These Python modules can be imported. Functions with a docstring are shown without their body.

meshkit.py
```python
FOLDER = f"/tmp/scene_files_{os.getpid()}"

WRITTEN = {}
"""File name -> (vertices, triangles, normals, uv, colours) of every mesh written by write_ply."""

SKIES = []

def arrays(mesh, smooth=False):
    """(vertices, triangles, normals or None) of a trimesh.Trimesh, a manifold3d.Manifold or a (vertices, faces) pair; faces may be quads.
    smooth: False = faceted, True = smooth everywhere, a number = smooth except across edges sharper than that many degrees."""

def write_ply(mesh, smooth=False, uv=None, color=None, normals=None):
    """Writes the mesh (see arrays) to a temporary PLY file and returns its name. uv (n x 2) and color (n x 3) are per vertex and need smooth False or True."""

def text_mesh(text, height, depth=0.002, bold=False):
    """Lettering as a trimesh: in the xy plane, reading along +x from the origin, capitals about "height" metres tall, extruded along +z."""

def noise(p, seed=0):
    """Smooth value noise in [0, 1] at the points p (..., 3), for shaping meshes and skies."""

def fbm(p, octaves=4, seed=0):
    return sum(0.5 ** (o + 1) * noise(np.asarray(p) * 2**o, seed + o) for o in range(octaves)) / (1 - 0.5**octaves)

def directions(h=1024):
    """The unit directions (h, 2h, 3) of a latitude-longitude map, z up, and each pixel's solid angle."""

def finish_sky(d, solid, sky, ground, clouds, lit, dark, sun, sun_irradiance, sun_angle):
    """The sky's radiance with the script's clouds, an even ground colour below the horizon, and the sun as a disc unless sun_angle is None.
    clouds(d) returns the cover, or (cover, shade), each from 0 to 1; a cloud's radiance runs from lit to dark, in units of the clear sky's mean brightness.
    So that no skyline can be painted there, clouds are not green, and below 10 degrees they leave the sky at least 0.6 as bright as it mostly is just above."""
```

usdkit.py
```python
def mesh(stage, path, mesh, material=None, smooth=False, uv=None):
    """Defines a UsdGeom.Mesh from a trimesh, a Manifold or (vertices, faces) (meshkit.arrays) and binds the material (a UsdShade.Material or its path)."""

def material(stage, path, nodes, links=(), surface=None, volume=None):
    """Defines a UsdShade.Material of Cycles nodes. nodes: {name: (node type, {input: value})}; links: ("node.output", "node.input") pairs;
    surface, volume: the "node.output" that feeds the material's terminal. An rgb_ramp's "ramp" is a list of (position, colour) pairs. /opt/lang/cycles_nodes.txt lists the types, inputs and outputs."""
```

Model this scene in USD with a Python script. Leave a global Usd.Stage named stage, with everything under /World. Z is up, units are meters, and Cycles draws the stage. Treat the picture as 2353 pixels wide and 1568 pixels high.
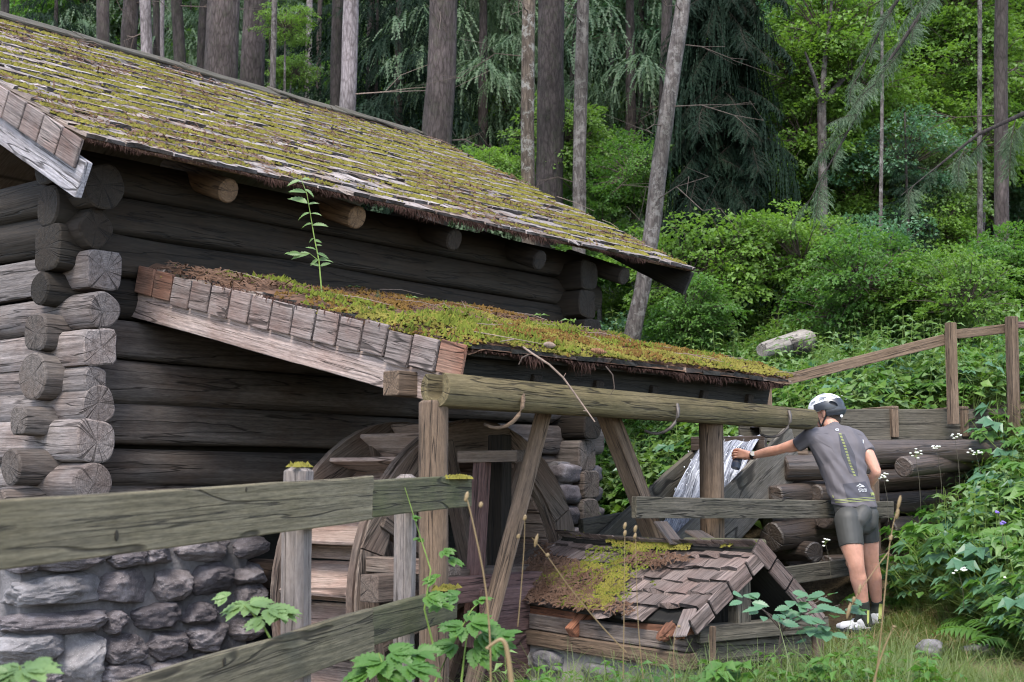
import math, random
import numpy as np, trimesh, manifold3d as m3, usdkit, meshkit
from pxr import Usd, UsdGeom, UsdLux, UsdShade, Sdf, Gf, Vt
from scipy.interpolate import RBFInterpolator, PchipInterpolator

stage = Usd.Stage.CreateInMemory()
UsdGeom.SetStageUpAxis(stage, 'Z'); UsdGeom.SetStageMetersPerUnit(stage, 1.0)
UsdGeom.Xform.Define(stage, '/World'); UsdGeom.Scope.Define(stage, '/World/Looks')

# ---------------------------------------------------------------- camera
CAM_Z, FPX, PITCH = 1.12, 3200.0, math.atan(316 / 3200.0)     # focal length in units of a picture 2353 wide
cam = UsdGeom.Camera.Define(stage, '/World/camera')
cam.CreateHorizontalApertureAttr(36.0); cam.CreateVerticalApertureAttr(24.0)
cam.CreateFocalLengthAttr(36.0 * FPX / 2353.0)
cam.CreateClippingRangeAttr(Gf.Vec2f(0.1, 1000.0))
cam.CreateFStopAttr(4.5); cam.CreateFocusDistanceAttr(9.6)
EXPOSURE = 2.1
cam.CreateExposureAttr(EXPOSURE)
cp, sp = math.cos(PITCH), math.sin(PITCH)
cam.AddTransformOp().Set(Gf.Matrix4d(1,0,0,0, 0,-sp,cp,0, 0,-cp,-sp,0, 0,0,CAM_Z,1))

# ---------------------------------------------------------------- sky and sun (thin bright overcast)
SUN_ELEV, SUN_AZ = math.radians(58), math.atan2(-0.22, -0.97)     # azimuth as atan2(x, y) of the direction to the sun
sd = np.array([math.sin(SUN_AZ)*math.cos(SUN_ELEV), math.cos(SUN_AZ)*math.cos(SUN_ELEV), math.sin(SUN_ELEV)])
dome = UsdLux.DomeLight.Define(stage, '/World/sky')
sky_mat = usdkit.material(stage, '/World/Looks/sky', {
    'sky': ('sky_texture', {'sky_type': 'single_scattering', 'sun_disc': False, 'sun_elevation': SUN_ELEV, 'sun_rotation': SUN_AZ, 'aerosol_density': 1.6}),
    'tc': ('texture_coordinate', {}),
    'n': ('noise_texture', {'scale': 2.2, 'detail': 5.0, 'roughness': 0.6}),
    'r': ('rgb_ramp', {'ramp': [(0.45, (0, 0, 0)), (0.75, (0.8, 0.8, 0.8))]}),
    'mx': ('mix_color', {'b': (5.2, 5.3, 5.5), 'use_clamp': False}),
    'bg': ('background_shader', {'strength': 0.15})},
    [('tc.generated', 'n.vector'), ('n.fac', 'r.fac'), ('r.color', 'mx.fac'), ('sky.color', 'mx.a'), ('mx.result', 'bg.color')], surface='bg.background')
UsdShade.MaterialBindingAPI.Apply(dome.GetPrim()).Bind(sky_mat)
dome.GetPrim().SetCustomDataByKey('kind', 'structure')
sun = UsdLux.DistantLight.Define(stage, '/World/sun')
sun.CreateIntensityAttr(0.4); sun.CreateAngleAttr(20.0); sun.CreateColorAttr(Gf.Vec3f(1.0, 0.94, 0.86)); sun.CreateNormalizeAttr(True)
def look_rot(zaxis):
    z = np.asarray(zaxis, float); z /= np.linalg.norm(z)
    x = np.cross([0, 0, 1.0], z); x /= np.linalg.norm(x); y = np.cross(z, x)
    return x, y, z
_x, _y, _z = look_rot(sd)
sun.AddTransformOp().Set(Gf.Matrix4d(*_x, 0, *_y, 0, *_z, 0, 0, 0, 30, 1))

# ---------------------------------------------------------------- helpers
def ray(px, py):
    u, v = (px - 1176.5) / FPX, (py - 784.0) / FPX
    return np.array([u, cp + v*sp, sp - v*cp])
EYE = np.array([0, 0, CAM_Z])
def at(px, py, Y):
    d = ray(px, py); return EYE + d * (Y / d[1])
C0 = np.array([-2.62, 9.30, 0.0])                                # hut's reference corner; t runs along its long wall, n out of that wall
ALPHA = math.radians(39.2)
TD = np.array([math.sin(ALPHA), math.cos(ALPHA), 0]); ND = np.array([math.cos(ALPHA), -math.sin(ALPHA), 0]); ZD = np.array([0, 0, 1.0])
def H(t, n, z): return C0 + TD*t + ND*n + ZD*z
def hn(px, py, n):
    "t, z where the ray meets the plane n = const"
    d = ray(px, py); s = (n - (EYE - C0) @ ND) / (d @ ND); p = EYE + d*s
    return (p - C0) @ TD, p[2]
def ht(px, py, t):
    d = ray(px, py); s = (t - (EYE - C0) @ TD) / (d @ TD); p = EYE + d*s
    return (p - C0) @ ND, p[2]

WM = {'/World': np.eye(4)}
USED = {}
def uniq(parent, name):
    k = parent + '/' + name
    n = USED.get(k, -1) + 1; USED[k] = n
    return k if n == 0 else f'{k}_{n:03d}'
def meta(prim, label=None, cat=None, group=None, kind=None):
    for k, v in (('label', label), ('category', cat), ('group', group), ('kind', kind)):
        if v: prim.SetCustomDataByKey(k, v)
    return prim
def set_m(xf, M):
    xf.AddTransformOp().Set(Gf.Matrix4d(*np.asarray(M, float).T.ravel()))
def path_of(p): return p if isinstance(p, str) else str(p.GetPath())
def T(x=0, y=0, z=0):
    M = np.eye(4); M[:3, 3] = (x, y, z) if np.ndim(x) == 0 else x; return M
def thing(name, label, cat, base=(0, 0, 0), group=None, kind=None, parent='/World'):
    p = uniq(path_of(parent), name); x = UsdGeom.Xform.Define(stage, p)
    M = T(*base); WM[p] = M; set_m(x, np.linalg.inv(WM[path_of(parent)]) @ M)
    return meta(x.GetPrim(), label, cat, group, kind)
def obj(name, mesh, mat, parent='/World', M=None, smooth=False, label=None, cat=None, group=None, kind=None):
    "mesh in its own frame, M places that frame in the world"
    par = path_of(parent); p = uniq(par, name); M = np.eye(4) if M is None else M
    x = usdkit.mesh(stage, p, mesh, mat if not isinstance(mat, str) else MAT[mat], smooth)
    WM[p] = M; set_m(x, np.linalg.inv(WM[par]) @ M)
    x.CreateDoubleSidedAttr(True)
    return meta(x.GetPrim(), label, cat, group, kind)
def frame(p0, p1, up=(0, 0, 1), roll=0.0):
    "4x4 with x from p0 to p1, z close to up"
    p0, p1 = np.asarray(p0, float), np.asarray(p1, float)
    x = p1 - p0; L = np.linalg.norm(x); x /= L
    y = np.cross(up, x); y /= np.linalg.norm(y); z = np.cross(x, y)
    c, s = math.cos(roll), math.sin(roll); y, z = y*c + z*s, z*c - y*s
    M = np.eye(4); M[:3, 0], M[:3, 1], M[:3, 2], M[:3, 3] = x, y, z, p0
    return M, L
rng = np.random.default_rng(7)
def cat_mesh(ms):
    vs, fs, o = [], [], 0
    for v, f in ms:
        vs.append(v); fs.append(np.asarray(f) + o); o += len(v)
    return np.vstack(vs), np.vstack(fs)
def xf(mesh, M): return mesh[0] @ M[:3, :3].T + M[:3, 3], mesh[1]
def arr(m):
    if hasattr(m, 'to_mesh'):
        q = m.to_mesh(); return np.array(q.vert_properties[:, :3], float), np.array(q.tri_verts, int)
    return np.array(m.vertices, float), np.array(m.faces, int)
def loft(rings, caps=True):
    "rings: (k, n, 3) -> tube with cap fans"
    R = np.asarray(rings, float); k, n = R.shape[:2]
    i, j = np.meshgrid(np.arange(k-1), np.arange(n), indexing='ij')
    q = np.stack([i*n + j, i*n + (j+1) % n, (i+1)*n + (j+1) % n, (i+1)*n + j], -1).reshape(-1, 4)
    f = np.vstack([q[:, [0, 2, 1]], q[:, [0, 3, 2]]]); v = R.reshape(-1, 3)
    if caps:
        a, b = len(v), len(v)+1
        v = np.vstack([v, R[0].mean(0), R[-1].mean(0)])
        jn = np.arange(n); j2 = (jn+1) % n
        f = np.vstack([f, np.stack([np.full(n, a), jn, j2], 1), np.stack([np.full(n, b), (k-1)*n + j2, (k-1)*n + jn], 1)])
    return v, f
def log(L, r0, r1=None, n=18, seg=9, wob=0.04, flat=0.0, bend=0.02, seed=0, chamfer=0.012, tilt0=0.0, tilt1=0.0, tip=1.0):
    "hewn or round log from x = 0 to L; flat squares its section off a little"
    r1 = r0 if r1 is None else r1
    xs = np.concatenate([[0, chamfer], np.linspace(0, L, seg)[1:-1], [L-chamfer, L]])
    th = np.arange(n) / n * 2*math.pi + 0.13
    rs = []
    for x in xs:
        r = (r0 + (r1-r0)*x/L)
        r *= tip + (1-tip)*min(1, max(0, (x-.18)/.35))
        if x == 0 or x == L: r -= chamfer
        rad = r*(1 + wob*2*(meshkit.noise(np.stack([np.full(n, x*0.9), np.cos(th)*1.3 + seed*7.1, np.sin(th)*1.3], -1), seed) - 0.5))
        if flat:
            c, s = np.abs(np.cos(th)), np.abs(np.sin(th)); p = 2 + 6*flat
            rad = rad*(1-0.07*flat) / ((c**p + s**p)**(1/p))
        b = bend*(meshkit.noise(np.array([x*0.5, seed*3.3, 1.0]), seed+5) - 0.5)*2
        ring = np.stack([np.full(n, x), rad*np.cos(th)+b, rad*np.sin(th)+b*0.6], -1)
        if x == 0 or x == chamfer: ring[:, 0] += tilt0*ring[:, 1]
        if x == L or x == L-chamfer: ring[:, 0] += tilt1*ring[:, 1]
        rs.append(ring)
    return loft(rs)
def board(L, w, h, seg=6, wob=0.004, seed=0, bev=0.005, taper=1.0):
    "sawn board along x; w in y, h in z"
    xs = np.concatenate([[0, bev], np.linspace(0, L, seg)[1:-1], [L-bev, L]])
    rs = []
    for i, x in enumerate(xs):
        k = bev if x in (0, L) else 0.0
        s = 1 + (taper-1)*x/L
        a, b = w*s/2-k, h*s/2-k
        c = bev
        ring = np.array([[x, a, -b+c], [x, a, b-c], [x, a-c, b], [x, -a+c, b], [x, -a, b-c], [x, -a, -b+c], [x, -a+c, -b], [x, a-c, -b]])
        ring[:, 1:] += (meshkit.noise(np.stack([np.full(8, x*2.1), ring[:, 1]*4 + seed*5.7, ring[:, 2]*4], -1), seed)[:, None]-0.5)*2*wob
        rs.append(ring)
    return loft(rs)
def put_board(name, p0, p1, w, h, mat, parent, up=(0, 0, 1), roll=0.0, **k):
    lab = {q: k.pop(q) for q in ('label', 'cat', 'group', 'kind') if q in k}
    M, L = frame(p0, p1, up, roll)
    return obj(name, board(L, w, h, seed=int(rng.integers(1e6)), **k), mat, parent, M, smooth=25, **lab)
def put_log(name, p0, p1, r0, mat, parent, r1=None, roll=0.0, **k):
    lab = {q: k.pop(q) for q in ('label', 'cat', 'group', 'kind') if q in k}
    d = np.asarray(p1, float)-np.asarray(p0, float)
    M, L = frame(p0, p1, (0, 0, 1) if abs(d[2]) < 0.9*np.linalg.norm(d) else (0.3, 1, 0), roll)
    return obj(name, log(L, r0, r1, seed=int(rng.integers(1e6)), **k), mat, parent, M, smooth=40, **lab)
def tube(pts, rad, n=6):
    p = np.asarray(pts, float); rad = np.broadcast_to(rad, (len(p),))
    t = np.gradient(p, axis=0); t /= np.linalg.norm(t, axis=1, keepdims=True)+1e-12
    a = np.cross(t, np.where(np.abs(t[:, 2:]) < 0.9, [0, 0, 1.0], [1.0, 0, 0])); a /= np.linalg.norm(a, axis=1, keepdims=True)+1e-12
    b = np.cross(t, a); an = np.arange(n)*2*math.pi/n
    return loft(p[:, None] + rad[:, None, None]*(np.cos(an)[None, :, None]*a[:, None] + np.sin(an)[None, :, None]*b[:, None]))
def blob(size, seed=0, rough=0.25, sub=2, sq=0.0, freq=1.6):
    "boulder-like lump"
    s = trimesh.creation.icosphere(sub); v = np.array(s.vertices)
    if sq: p = 2+6*sq; v = v / (np.abs(v)**p).sum(1, keepdims=True)**(1/p)
    v = v*(1 + rough*2*(meshkit.fbm(v*freq + seed*3.7, 3, seed) - 0.5))[:, None]
    return v*np.asarray(size), np.array(s.faces)
def RZ(a):
    M = np.eye(4); c, s = math.cos(a), math.sin(a); M[:2, :2] = [[c, -s], [s, c]]; return M
def RX(a):
    M = np.eye(4); c, s = math.cos(a), math.sin(a); M[1:3, 1:3] = [[c, -s], [s, c]]; return M
def RY(a):
    M = np.eye(4); c, s = math.cos(a), math.sin(a); M[0, 0], M[0, 2], M[2, 0], M[2, 2] = c, s, -s, c; return M
def S(a, b=None, c=None):
    return np.diag([a, a if b is None else b, a if c is None else c, 1.0])
# ---------------------------------------------------------------- materials
MAT = {}
def wood(name, dark, light, stain, stain_amt=0.5, moss=0.0, rough=0.85, ring=22.0, streak=34.0, spec=0.25, tint=0.25, lich=0.0, end=1.0):
    "solid wood in the piece's own frame, grain along x"
    n = {'tc': ('texture_coordinate', {}), 'oi': ('object_info', {}), 'ro': ('vector_math', {'math_type': 'scale', 'vector1': (37.0, 11.0, 23.0)}),
         'add': ('vector_math', {'math_type': 'add'}),
         'mp': ('mapping', {'scale': (1.3, streak, streak)}),
         'g': ('noise_texture', {'scale': 1.0, 'detail': 6.0, 'roughness': 0.62, 'distortion': 0.3}),
         'gr': ('rgb_ramp', {'ramp': [(0.22, dark), (0.46, tuple(0.42*a+0.58*b for a, b in zip(dark, light))), (0.75, light)]}),
         'w': ('wave_texture', {'wave_type': 'rings', 'rings_direction': 'x', 'scale': ring, 'distortion': 3.2, 'detail': 2.0, 'detail_scale': 1.2}),
         'mpw': ('mapping', {'scale': (0.25, 1.0, 1.0)}),
         'wr': ('rgb_ramp', {'ramp': [(0.0, (0.55, 0.55, 0.55)), (0.6, (1, 1, 1)), (1.0, (1.08, 1.05, 1.0))]}),
         'mw': ('mix_color', {'blend_type': 'multiply', 'fac': 0.45}),
         's': ('noise_texture', {'scale': 2.4, 'detail': 5.0, 'roughness': 0.65}),
         'sr': ('rgb_ramp', {'ramp': [(0.42, (0, 0, 0)), (0.68, (stain_amt,)*3)]}),
         'ms': ('mix_color', {'b': stain}),
         'cr': ('noise_texture', {'scale': 1.0, 'detail': 3.0, 'roughness': 0.55}), 'sxc': ('separate_xyz', {}), 'atc': ('math', {'math_type': 'arctan2'}), 'atk': ('math', {'math_type': 'multiply', 'value2': 1.15}), 'xk': ('math', {'math_type': 'multiply', 'value2': 0.55}), 'rk': ('math', {'math_type': 'multiply', 'value2': 91.0}), 'mpc': ('combine_xyz', {}),
         'crr': ('rgb_ramp', {'ramp': [(0.486, (1, 1, 1)), (0.496, (0.14, 0.13, 0.12)), (0.504, (0.14, 0.13, 0.12)), (0.514, (1, 1, 1))]}),
         'mc': ('mix_color', {'blend_type': 'multiply', 'fac': 0.8}), 'sk': ('noise_texture', {'scale': 1.0, 'detail': 7.0, 'roughness': 0.75}), 'mpk': ('mapping', {'scale': (14.0, 95.0, 95.0)}), 'skr': ('rgb_ramp', {'ramp': [(0.32, (0.62, 0.61, 0.60)), (0.5, (0.98, 0.98, 0.98)), (0.68, (1.3, 1.3, 1.32))]}), 'mk': ('mix_color', {'blend_type': 'multiply', 'fac': 1.0, 'use_clamp': False}),
         'hv': ('hsv', {}), 'tv': ('map_range', {'from_min': 0.0, 'from_max': 1.0, 'to_min': 1-tint, 'to_max': 1+tint}),
         'bh': ('math', {'math_type': 'multiply'}), 'bb': ('rgb_to_bw', {}),
         'bp': ('bump', {'strength': 0.85, 'distance': 0.014}),
         'p': ('principled_bsdf', {'roughness': rough, 'specular_ior_level': spec})}
    l = [('oi.random', 'ro.scale'), ('tc.object', 'add.vector1'), ('ro.vector', 'add.vector2'), ('add.vector', 'mp.vector'), ('mp.vector', 'g.vector'), ('g.fac', 'gr.fac'),
         ('tc.object', 'mpw.vector'), ('mpw.vector', 'w.vector'), ('w.fac', 'wr.fac'), ('gr.color', 'mw.a'), ('wr.color', 'mw.b'),
         ('add.vector', 's.vector'), ('s.fac', 'sr.fac'), ('sr.color', 'ms.fac'), ('mw.result', 'ms.a'),
         ('tc.object', 'sxc.vector'), ('sxc.y', 'atc.value1'), ('sxc.z', 'atc.value2'), ('atc.value', 'atk.value1'), ('sxc.x', 'xk.value1'), ('oi.random', 'rk.value1'), ('atk.value', 'mpc.x'), ('xk.value', 'mpc.y'), ('rk.value', 'mpc.z'), ('mpc.vector', 'cr.vector'), ('cr.fac', 'crr.fac'), ('ms.result', 'mc.a'), ('crr.color', 'mc.b'),
         ('oi.random', 'tv.value'), ('tv.result', 'hv.value'), ('add.vector', 'mpk.vector'), ('mpk.vector', 'sk.vector'), ('sk.fac', 'skr.fac'), ('mc.result', 'mk.a'), ('skr.color', 'mk.b'), ('mk.result', 'hv.color'),
         ('crr.color', 'bb.color'), ('bb.val', 'bh.value1'), ('g.fac', 'bh.value2'), ('bh.value', 'bp.height'), ('bp.normal', 'p.normal')]
    out = 'hv.color'
    if end < 1:                                                       # end faces are multiplied darker
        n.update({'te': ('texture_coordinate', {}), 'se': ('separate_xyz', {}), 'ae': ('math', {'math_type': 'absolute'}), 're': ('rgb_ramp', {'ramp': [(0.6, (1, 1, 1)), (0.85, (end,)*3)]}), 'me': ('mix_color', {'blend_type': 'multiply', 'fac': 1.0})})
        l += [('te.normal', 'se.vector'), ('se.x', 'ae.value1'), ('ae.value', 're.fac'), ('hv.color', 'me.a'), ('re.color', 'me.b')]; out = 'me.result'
    if moss or lich:
        n.update({'ge': ('geometry', {}), 'sx': ('separate_xyz', {}), 'mn': ('noise_texture', {'scale': 9.0, 'detail': 4.0, 'roughness': 0.7}),
                  'ma': ('math', {'math_type': 'multiply_add', 'value2': 0.35 if moss else 0.0, 'value3': 0.0}),
                  'mb': ('math', {'math_type': 'add'}), 'mr': ('rgb_ramp', {'ramp': [(0.75-moss*0.3, (0, 0, 0)), (0.95-moss*0.25, (min(1, moss*1.4 or lich),)*3)]}),
                  'mm': ('mix_color', {'b': (0.11, 0.12, 0.015) if moss else (0.30, 0.31, 0.28)})})
        l += [('ge.normal', 'sx.vector'), ('sx.z', 'ma.value1'), ('add.vector', 'mn.vector'), ('ma.value', 'mb.value1'), ('mn.fac', 'mb.value2'), ('mb.value', 'mr.fac'), ('mr.color', 'mm.fac'), ('hv.color', 'mm.a')]
        out = 'mm.result'
    l.append((out, 'p.base_color'))
    MAT[name] = usdkit.material(stage, f'/World/Looks/{name}', n, l, surface='p.BSDF')
wood('log_shaded', (0.0036, 0.0028, 0.002), (0.0205, 0.0158, 0.0112), (0.014, 0.008, 0.004), 0.55)  # darker copy for logs under roofs, their shade put into the colour
wood('log_half_shaded', (0.020, 0.016, 0.0135), (0.100, 0.086, 0.078), (0.05, 0.028, 0.016), 0.5)  # mid tone for sheltered wall logs, part of their shade in the colour
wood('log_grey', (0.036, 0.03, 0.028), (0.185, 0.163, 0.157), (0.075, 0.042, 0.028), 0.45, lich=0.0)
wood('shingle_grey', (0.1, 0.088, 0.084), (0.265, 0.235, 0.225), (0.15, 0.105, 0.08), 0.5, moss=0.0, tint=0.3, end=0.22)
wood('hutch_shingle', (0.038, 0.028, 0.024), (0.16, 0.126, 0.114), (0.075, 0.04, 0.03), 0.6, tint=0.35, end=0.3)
wood('verge_rust', (0.055, 0.032, 0.022), (0.19, 0.115, 0.085), (0.13, 0.04, 0.018), 0.7, tint=0.2)
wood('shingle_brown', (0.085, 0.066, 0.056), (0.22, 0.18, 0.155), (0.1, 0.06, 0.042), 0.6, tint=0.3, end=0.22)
wood('verge_wood', (0.05, 0.039, 0.035), (0.2, 0.168, 0.158), (0.085, 0.036, 0.022), 0.55, tint=0.22)
wood('fascia_wood', (0.1, 0.078, 0.068), (0.29, 0.235, 0.215), (0.12, 0.065, 0.048), 0.5, tint=0.1, ring=16)
wood('barge_wood', (0.1, 0.093, 0.1), (0.26, 0.25, 0.265), (0.13, 0.11, 0.105), 0.4, tint=0.1, ring=14)
wood('rail_wood', (0.054, 0.046, 0.029), (0.138, 0.119, 0.077), (0.072, 0.06, 0.03), 0.5, tint=0.12, ring=12)
wood('rail_moss', (0.03, 0.028, 0.016), (0.085, 0.078, 0.045), (0.04, 0.045, 0.014), 0.7, tint=0.12, lich=0.5)
wood('post_grey', (0.06, 0.05, 0.043), (0.19, 0.163, 0.15), (0.095, 0.072, 0.056), 0.5, tint=0.1, lich=0.4)
wood('post_brown', (0.045, 0.031, 0.021), (0.14, 0.098, 0.068), (0.065, 0.042, 0.024), 0.5, tint=0.15)
wood('gutter_wood', (0.04, 0.031, 0.014), (0.12, 0.096, 0.05), (0.055, 0.045, 0.015), 0.55, ring=11, tint=0.05)
wood('wheel_wood', (0.04, 0.03, 0.024), (0.125, 0.098, 0.08), (0.07, 0.035, 0.024), 0.5, tint=0.2)
wood('paddle_wood', (0.08, 0.056, 0.044), (0.235, 0.18, 0.152), (0.14, 0.07, 0.05), 0.5, tint=0.18)
wood('pink_wood', (0.0495, 0.0281, 0.0248), (0.1276, 0.0792, 0.0726), (0.0704, 0.0308, 0.0242), 0.5, tint=0.12)
wood('flume_wood', (0.026, 0.022, 0.016), (0.09, 0.08, 0.062), (0.034, 0.031, 0.018), 0.6, tint=0.12)
wood('chute_wood', (0.050, 0.044, 0.037), (0.165, 0.150, 0.130), (0.05, 0.045, 0.03), 0.6, tint=0.1)
wood('wet_log', (0.006, 0.0045, 0.0035), (0.058, 0.041, 0.031), (0.022, 0.015, 0.009), 0.7, rough=0.5, spec=0.5, tint=0.3)
wood('rotten_wood', (0.056, 0.02, 0.012), (0.208, 0.088, 0.048), (0.04, 0.024, 0.016), 0.6, tint=0.3)
wood('eave_wood', (0.048, 0.0285, 0.015), (0.1445, 0.0914, 0.051), (0.048, 0.028, 0.016), 0.5)
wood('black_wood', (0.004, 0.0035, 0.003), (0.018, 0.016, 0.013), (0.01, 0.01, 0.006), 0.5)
wood('dead_wood', (0.08, 0.072, 0.064), (0.24, 0.22, 0.2), (0.07, 0.05, 0.04), 0.4)

def rock(name, c1, c2, c3, scale=6.0, rough=0.9, bump=0.6, fleck=0.5):
    MAT[name] = usdkit.material(stage, f'/World/Looks/{name}', {
        'tc': ('texture_coordinate', {}), 'oi': ('object_info', {}), 'ro': ('vector_math', {'math_type': 'scale', 'vector1': (17.0, 31.0, 9.0)}), 'add': ('vector_math', {'math_type': 'add'}),
        'n': ('noise_texture', {'scale': scale, 'detail': 8.0, 'roughness': 0.7, 'distortion': 0.4}),
        'r': ('rgb_ramp', {'ramp': [(0.3, c1), (0.52, c2), (0.72, c3)]}),
        'f': ('voronoi_texture', {'scale': 90.0}), 'fr': ('rgb_ramp', {'ramp': [(0.0, (fleck,)*3), (0.25, (0, 0, 0))]}),
        'mf': ('mix_color', {'b': (0.42, 0.40, 0.42)}),
        'tv': ('map_range', {'to_min': 0.6, 'to_max': 1.35}), 'th': ('map_range', {'to_min': 0.46, 'to_max': 0.54}), 'hv': ('hsv', {}),
        'n2': ('noise_texture', {'scale': scale*3.2, 'detail': 9.0, 'roughness': 0.72}), 'bp': ('bump', {'strength': bump, 'distance': 0.03}),
        'p': ('principled_bsdf', {'roughness': rough, 'specular_ior_level': 0.3})},
        [('oi.random', 'ro.scale'), ('tc.object', 'add.vector1'), ('ro.vector', 'add.vector2'), ('add.vector', 'n.vector'), ('n.fac', 'r.fac'), ('add.vector', 'f.vector'), ('f.distance', 'fr.fac'), ('fr.color', 'mf.fac'), ('r.color', 'mf.a'),
         ('oi.random', 'tv.value'), ('tv.result', 'hv.value'), ('oi.random', 'th.value'), ('th.result', 'hv.hue'), ('mf.result', 'hv.color'), ('hv.color', 'p.base_color'), ('add.vector', 'n2.vector'), ('n2.fac', 'bp.height'), ('bp.normal', 'p.normal')], surface='p.BSDF')
rock('stone', (0.025, 0.021, 0.023), (0.084, 0.073, 0.077), (0.175, 0.161, 0.171))
rock('stone_pale', (0.06, 0.056, 0.058), (0.13, 0.122, 0.125), (0.2, 0.19, 0.195))
rock('mortar', (0.065, 0.06, 0.062), (0.135, 0.126, 0.128), (0.21, 0.2, 0.203), scale=7, bump=0.8, fleck=0.2)
rock('concrete', (0.1105, 0.1008, 0.0845), (0.1885, 0.1723, 0.156), (0.234, 0.2145, 0.2015), scale=4, bump=0.4, fleck=0.1)

def leaf(name, c1, c2, trans=0.45, rough=0.5, scale=1.5, spec=0.35, tint=0.25, tcol=None):
    tcol = tcol or (c2[0]*1.5+0.02, c2[1]*1.7, c2[2]*0.7)
    MAT[name] = usdkit.material(stage, f'/World/Looks/{name}', {
        'ge': ('geometry', {}), 'n': ('noise_texture', {'scale': scale, 'detail': 3.0, 'roughness': 0.6}),
        'oi': ('object_info', {}), 'r': ('rgb_ramp', {'ramp': [(0.3, c1), (0.7, c2)]}), 'ri': ('map_range', {'to_min': 1-tint, 'to_max': 1+tint}), 'hv': ('hsv', {}),
        'p': ('principled_bsdf', {'roughness': rough, 'specular_ior_level': spec}), 't': ('translucent_bsdf', {}), 'mt': ('mix_color', {'blend_type': 'multiply', 'fac': 1.0, 'b': (1.4, 1.45, 0.75), 'use_clamp': False}),
        'm': ('mix_closure', {'fac': trans})},
        [('ge.position', 'n.vector'), ('n.fac', 'r.fac'), ('ge.random_per_island', 'ri.value'), ('ri.result', 'hv.value'), ('r.color', 'hv.color'), ('hv.color', 'p.base_color'),
         ('hv.color', 'mt.a'), ('mt.result', 't.color'), ('p.BSDF', 'm.closure1'), ('t.BSDF', 'm.closure2')], surface='m.closure')
leaf('leaf_bright', (0.072, 0.15, 0.024), (0.15, 0.262, 0.045))
leaf('leaf_mid', (0.045, 0.12, 0.022), (0.1, 0.205, 0.035))
leaf('leaf_herb', (0.045, 0.12, 0.022), (0.105, 0.215, 0.035), trans=0.4)
leaf('leaf_blue', (0.05, 0.125, 0.065), (0.1, 0.2, 0.105), trans=0.3, rough=0.4)  # bluish leaves; on far crowns the tint stands in for haze
leaf('leaf_pale', (0.1, 0.17, 0.06), (0.16, 0.25, 0.085), trans=0.35)
leaf('grass_green', (0.06, 0.092, 0.02), (0.125, 0.165, 0.04), trans=0.35)
leaf('grass_dry', (0.15, 0.105, 0.045), (0.26, 0.185, 0.095), trans=0.2)
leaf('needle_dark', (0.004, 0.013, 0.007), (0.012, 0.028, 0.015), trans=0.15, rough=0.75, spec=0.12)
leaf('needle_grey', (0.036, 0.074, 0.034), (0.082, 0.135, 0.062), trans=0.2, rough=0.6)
leaf('moss', (0.11, 0.1, 0.018), (0.205, 0.182, 0.04), trans=0.15, rough=0.9, spec=0.1, scale=5)
leaf('moss_green', (0.078, 0.098, 0.014), (0.14, 0.16, 0.022), trans=0.15, rough=0.9, spec=0.1, scale=5)
leaf('moss_rust', (0.085, 0.045, 0.012), (0.150, 0.088, 0.022), trans=0.1, rough=0.9, spec=0.1, scale=5)
leaf('fringe', (0.028, 0.014, 0.010), (0.075, 0.040, 0.030), trans=0.05, rough=0.9, spec=0.1, scale=8)
leaf('litter', (0.06, 0.032, 0.02), (0.14, 0.085, 0.058), trans=0.05, rough=0.9, spec=0.1, scale=8)
leaf('petal_white', (0.60, 0.60, 0.55), (0.75, 0.75, 0.72), trans=0.2)
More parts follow.
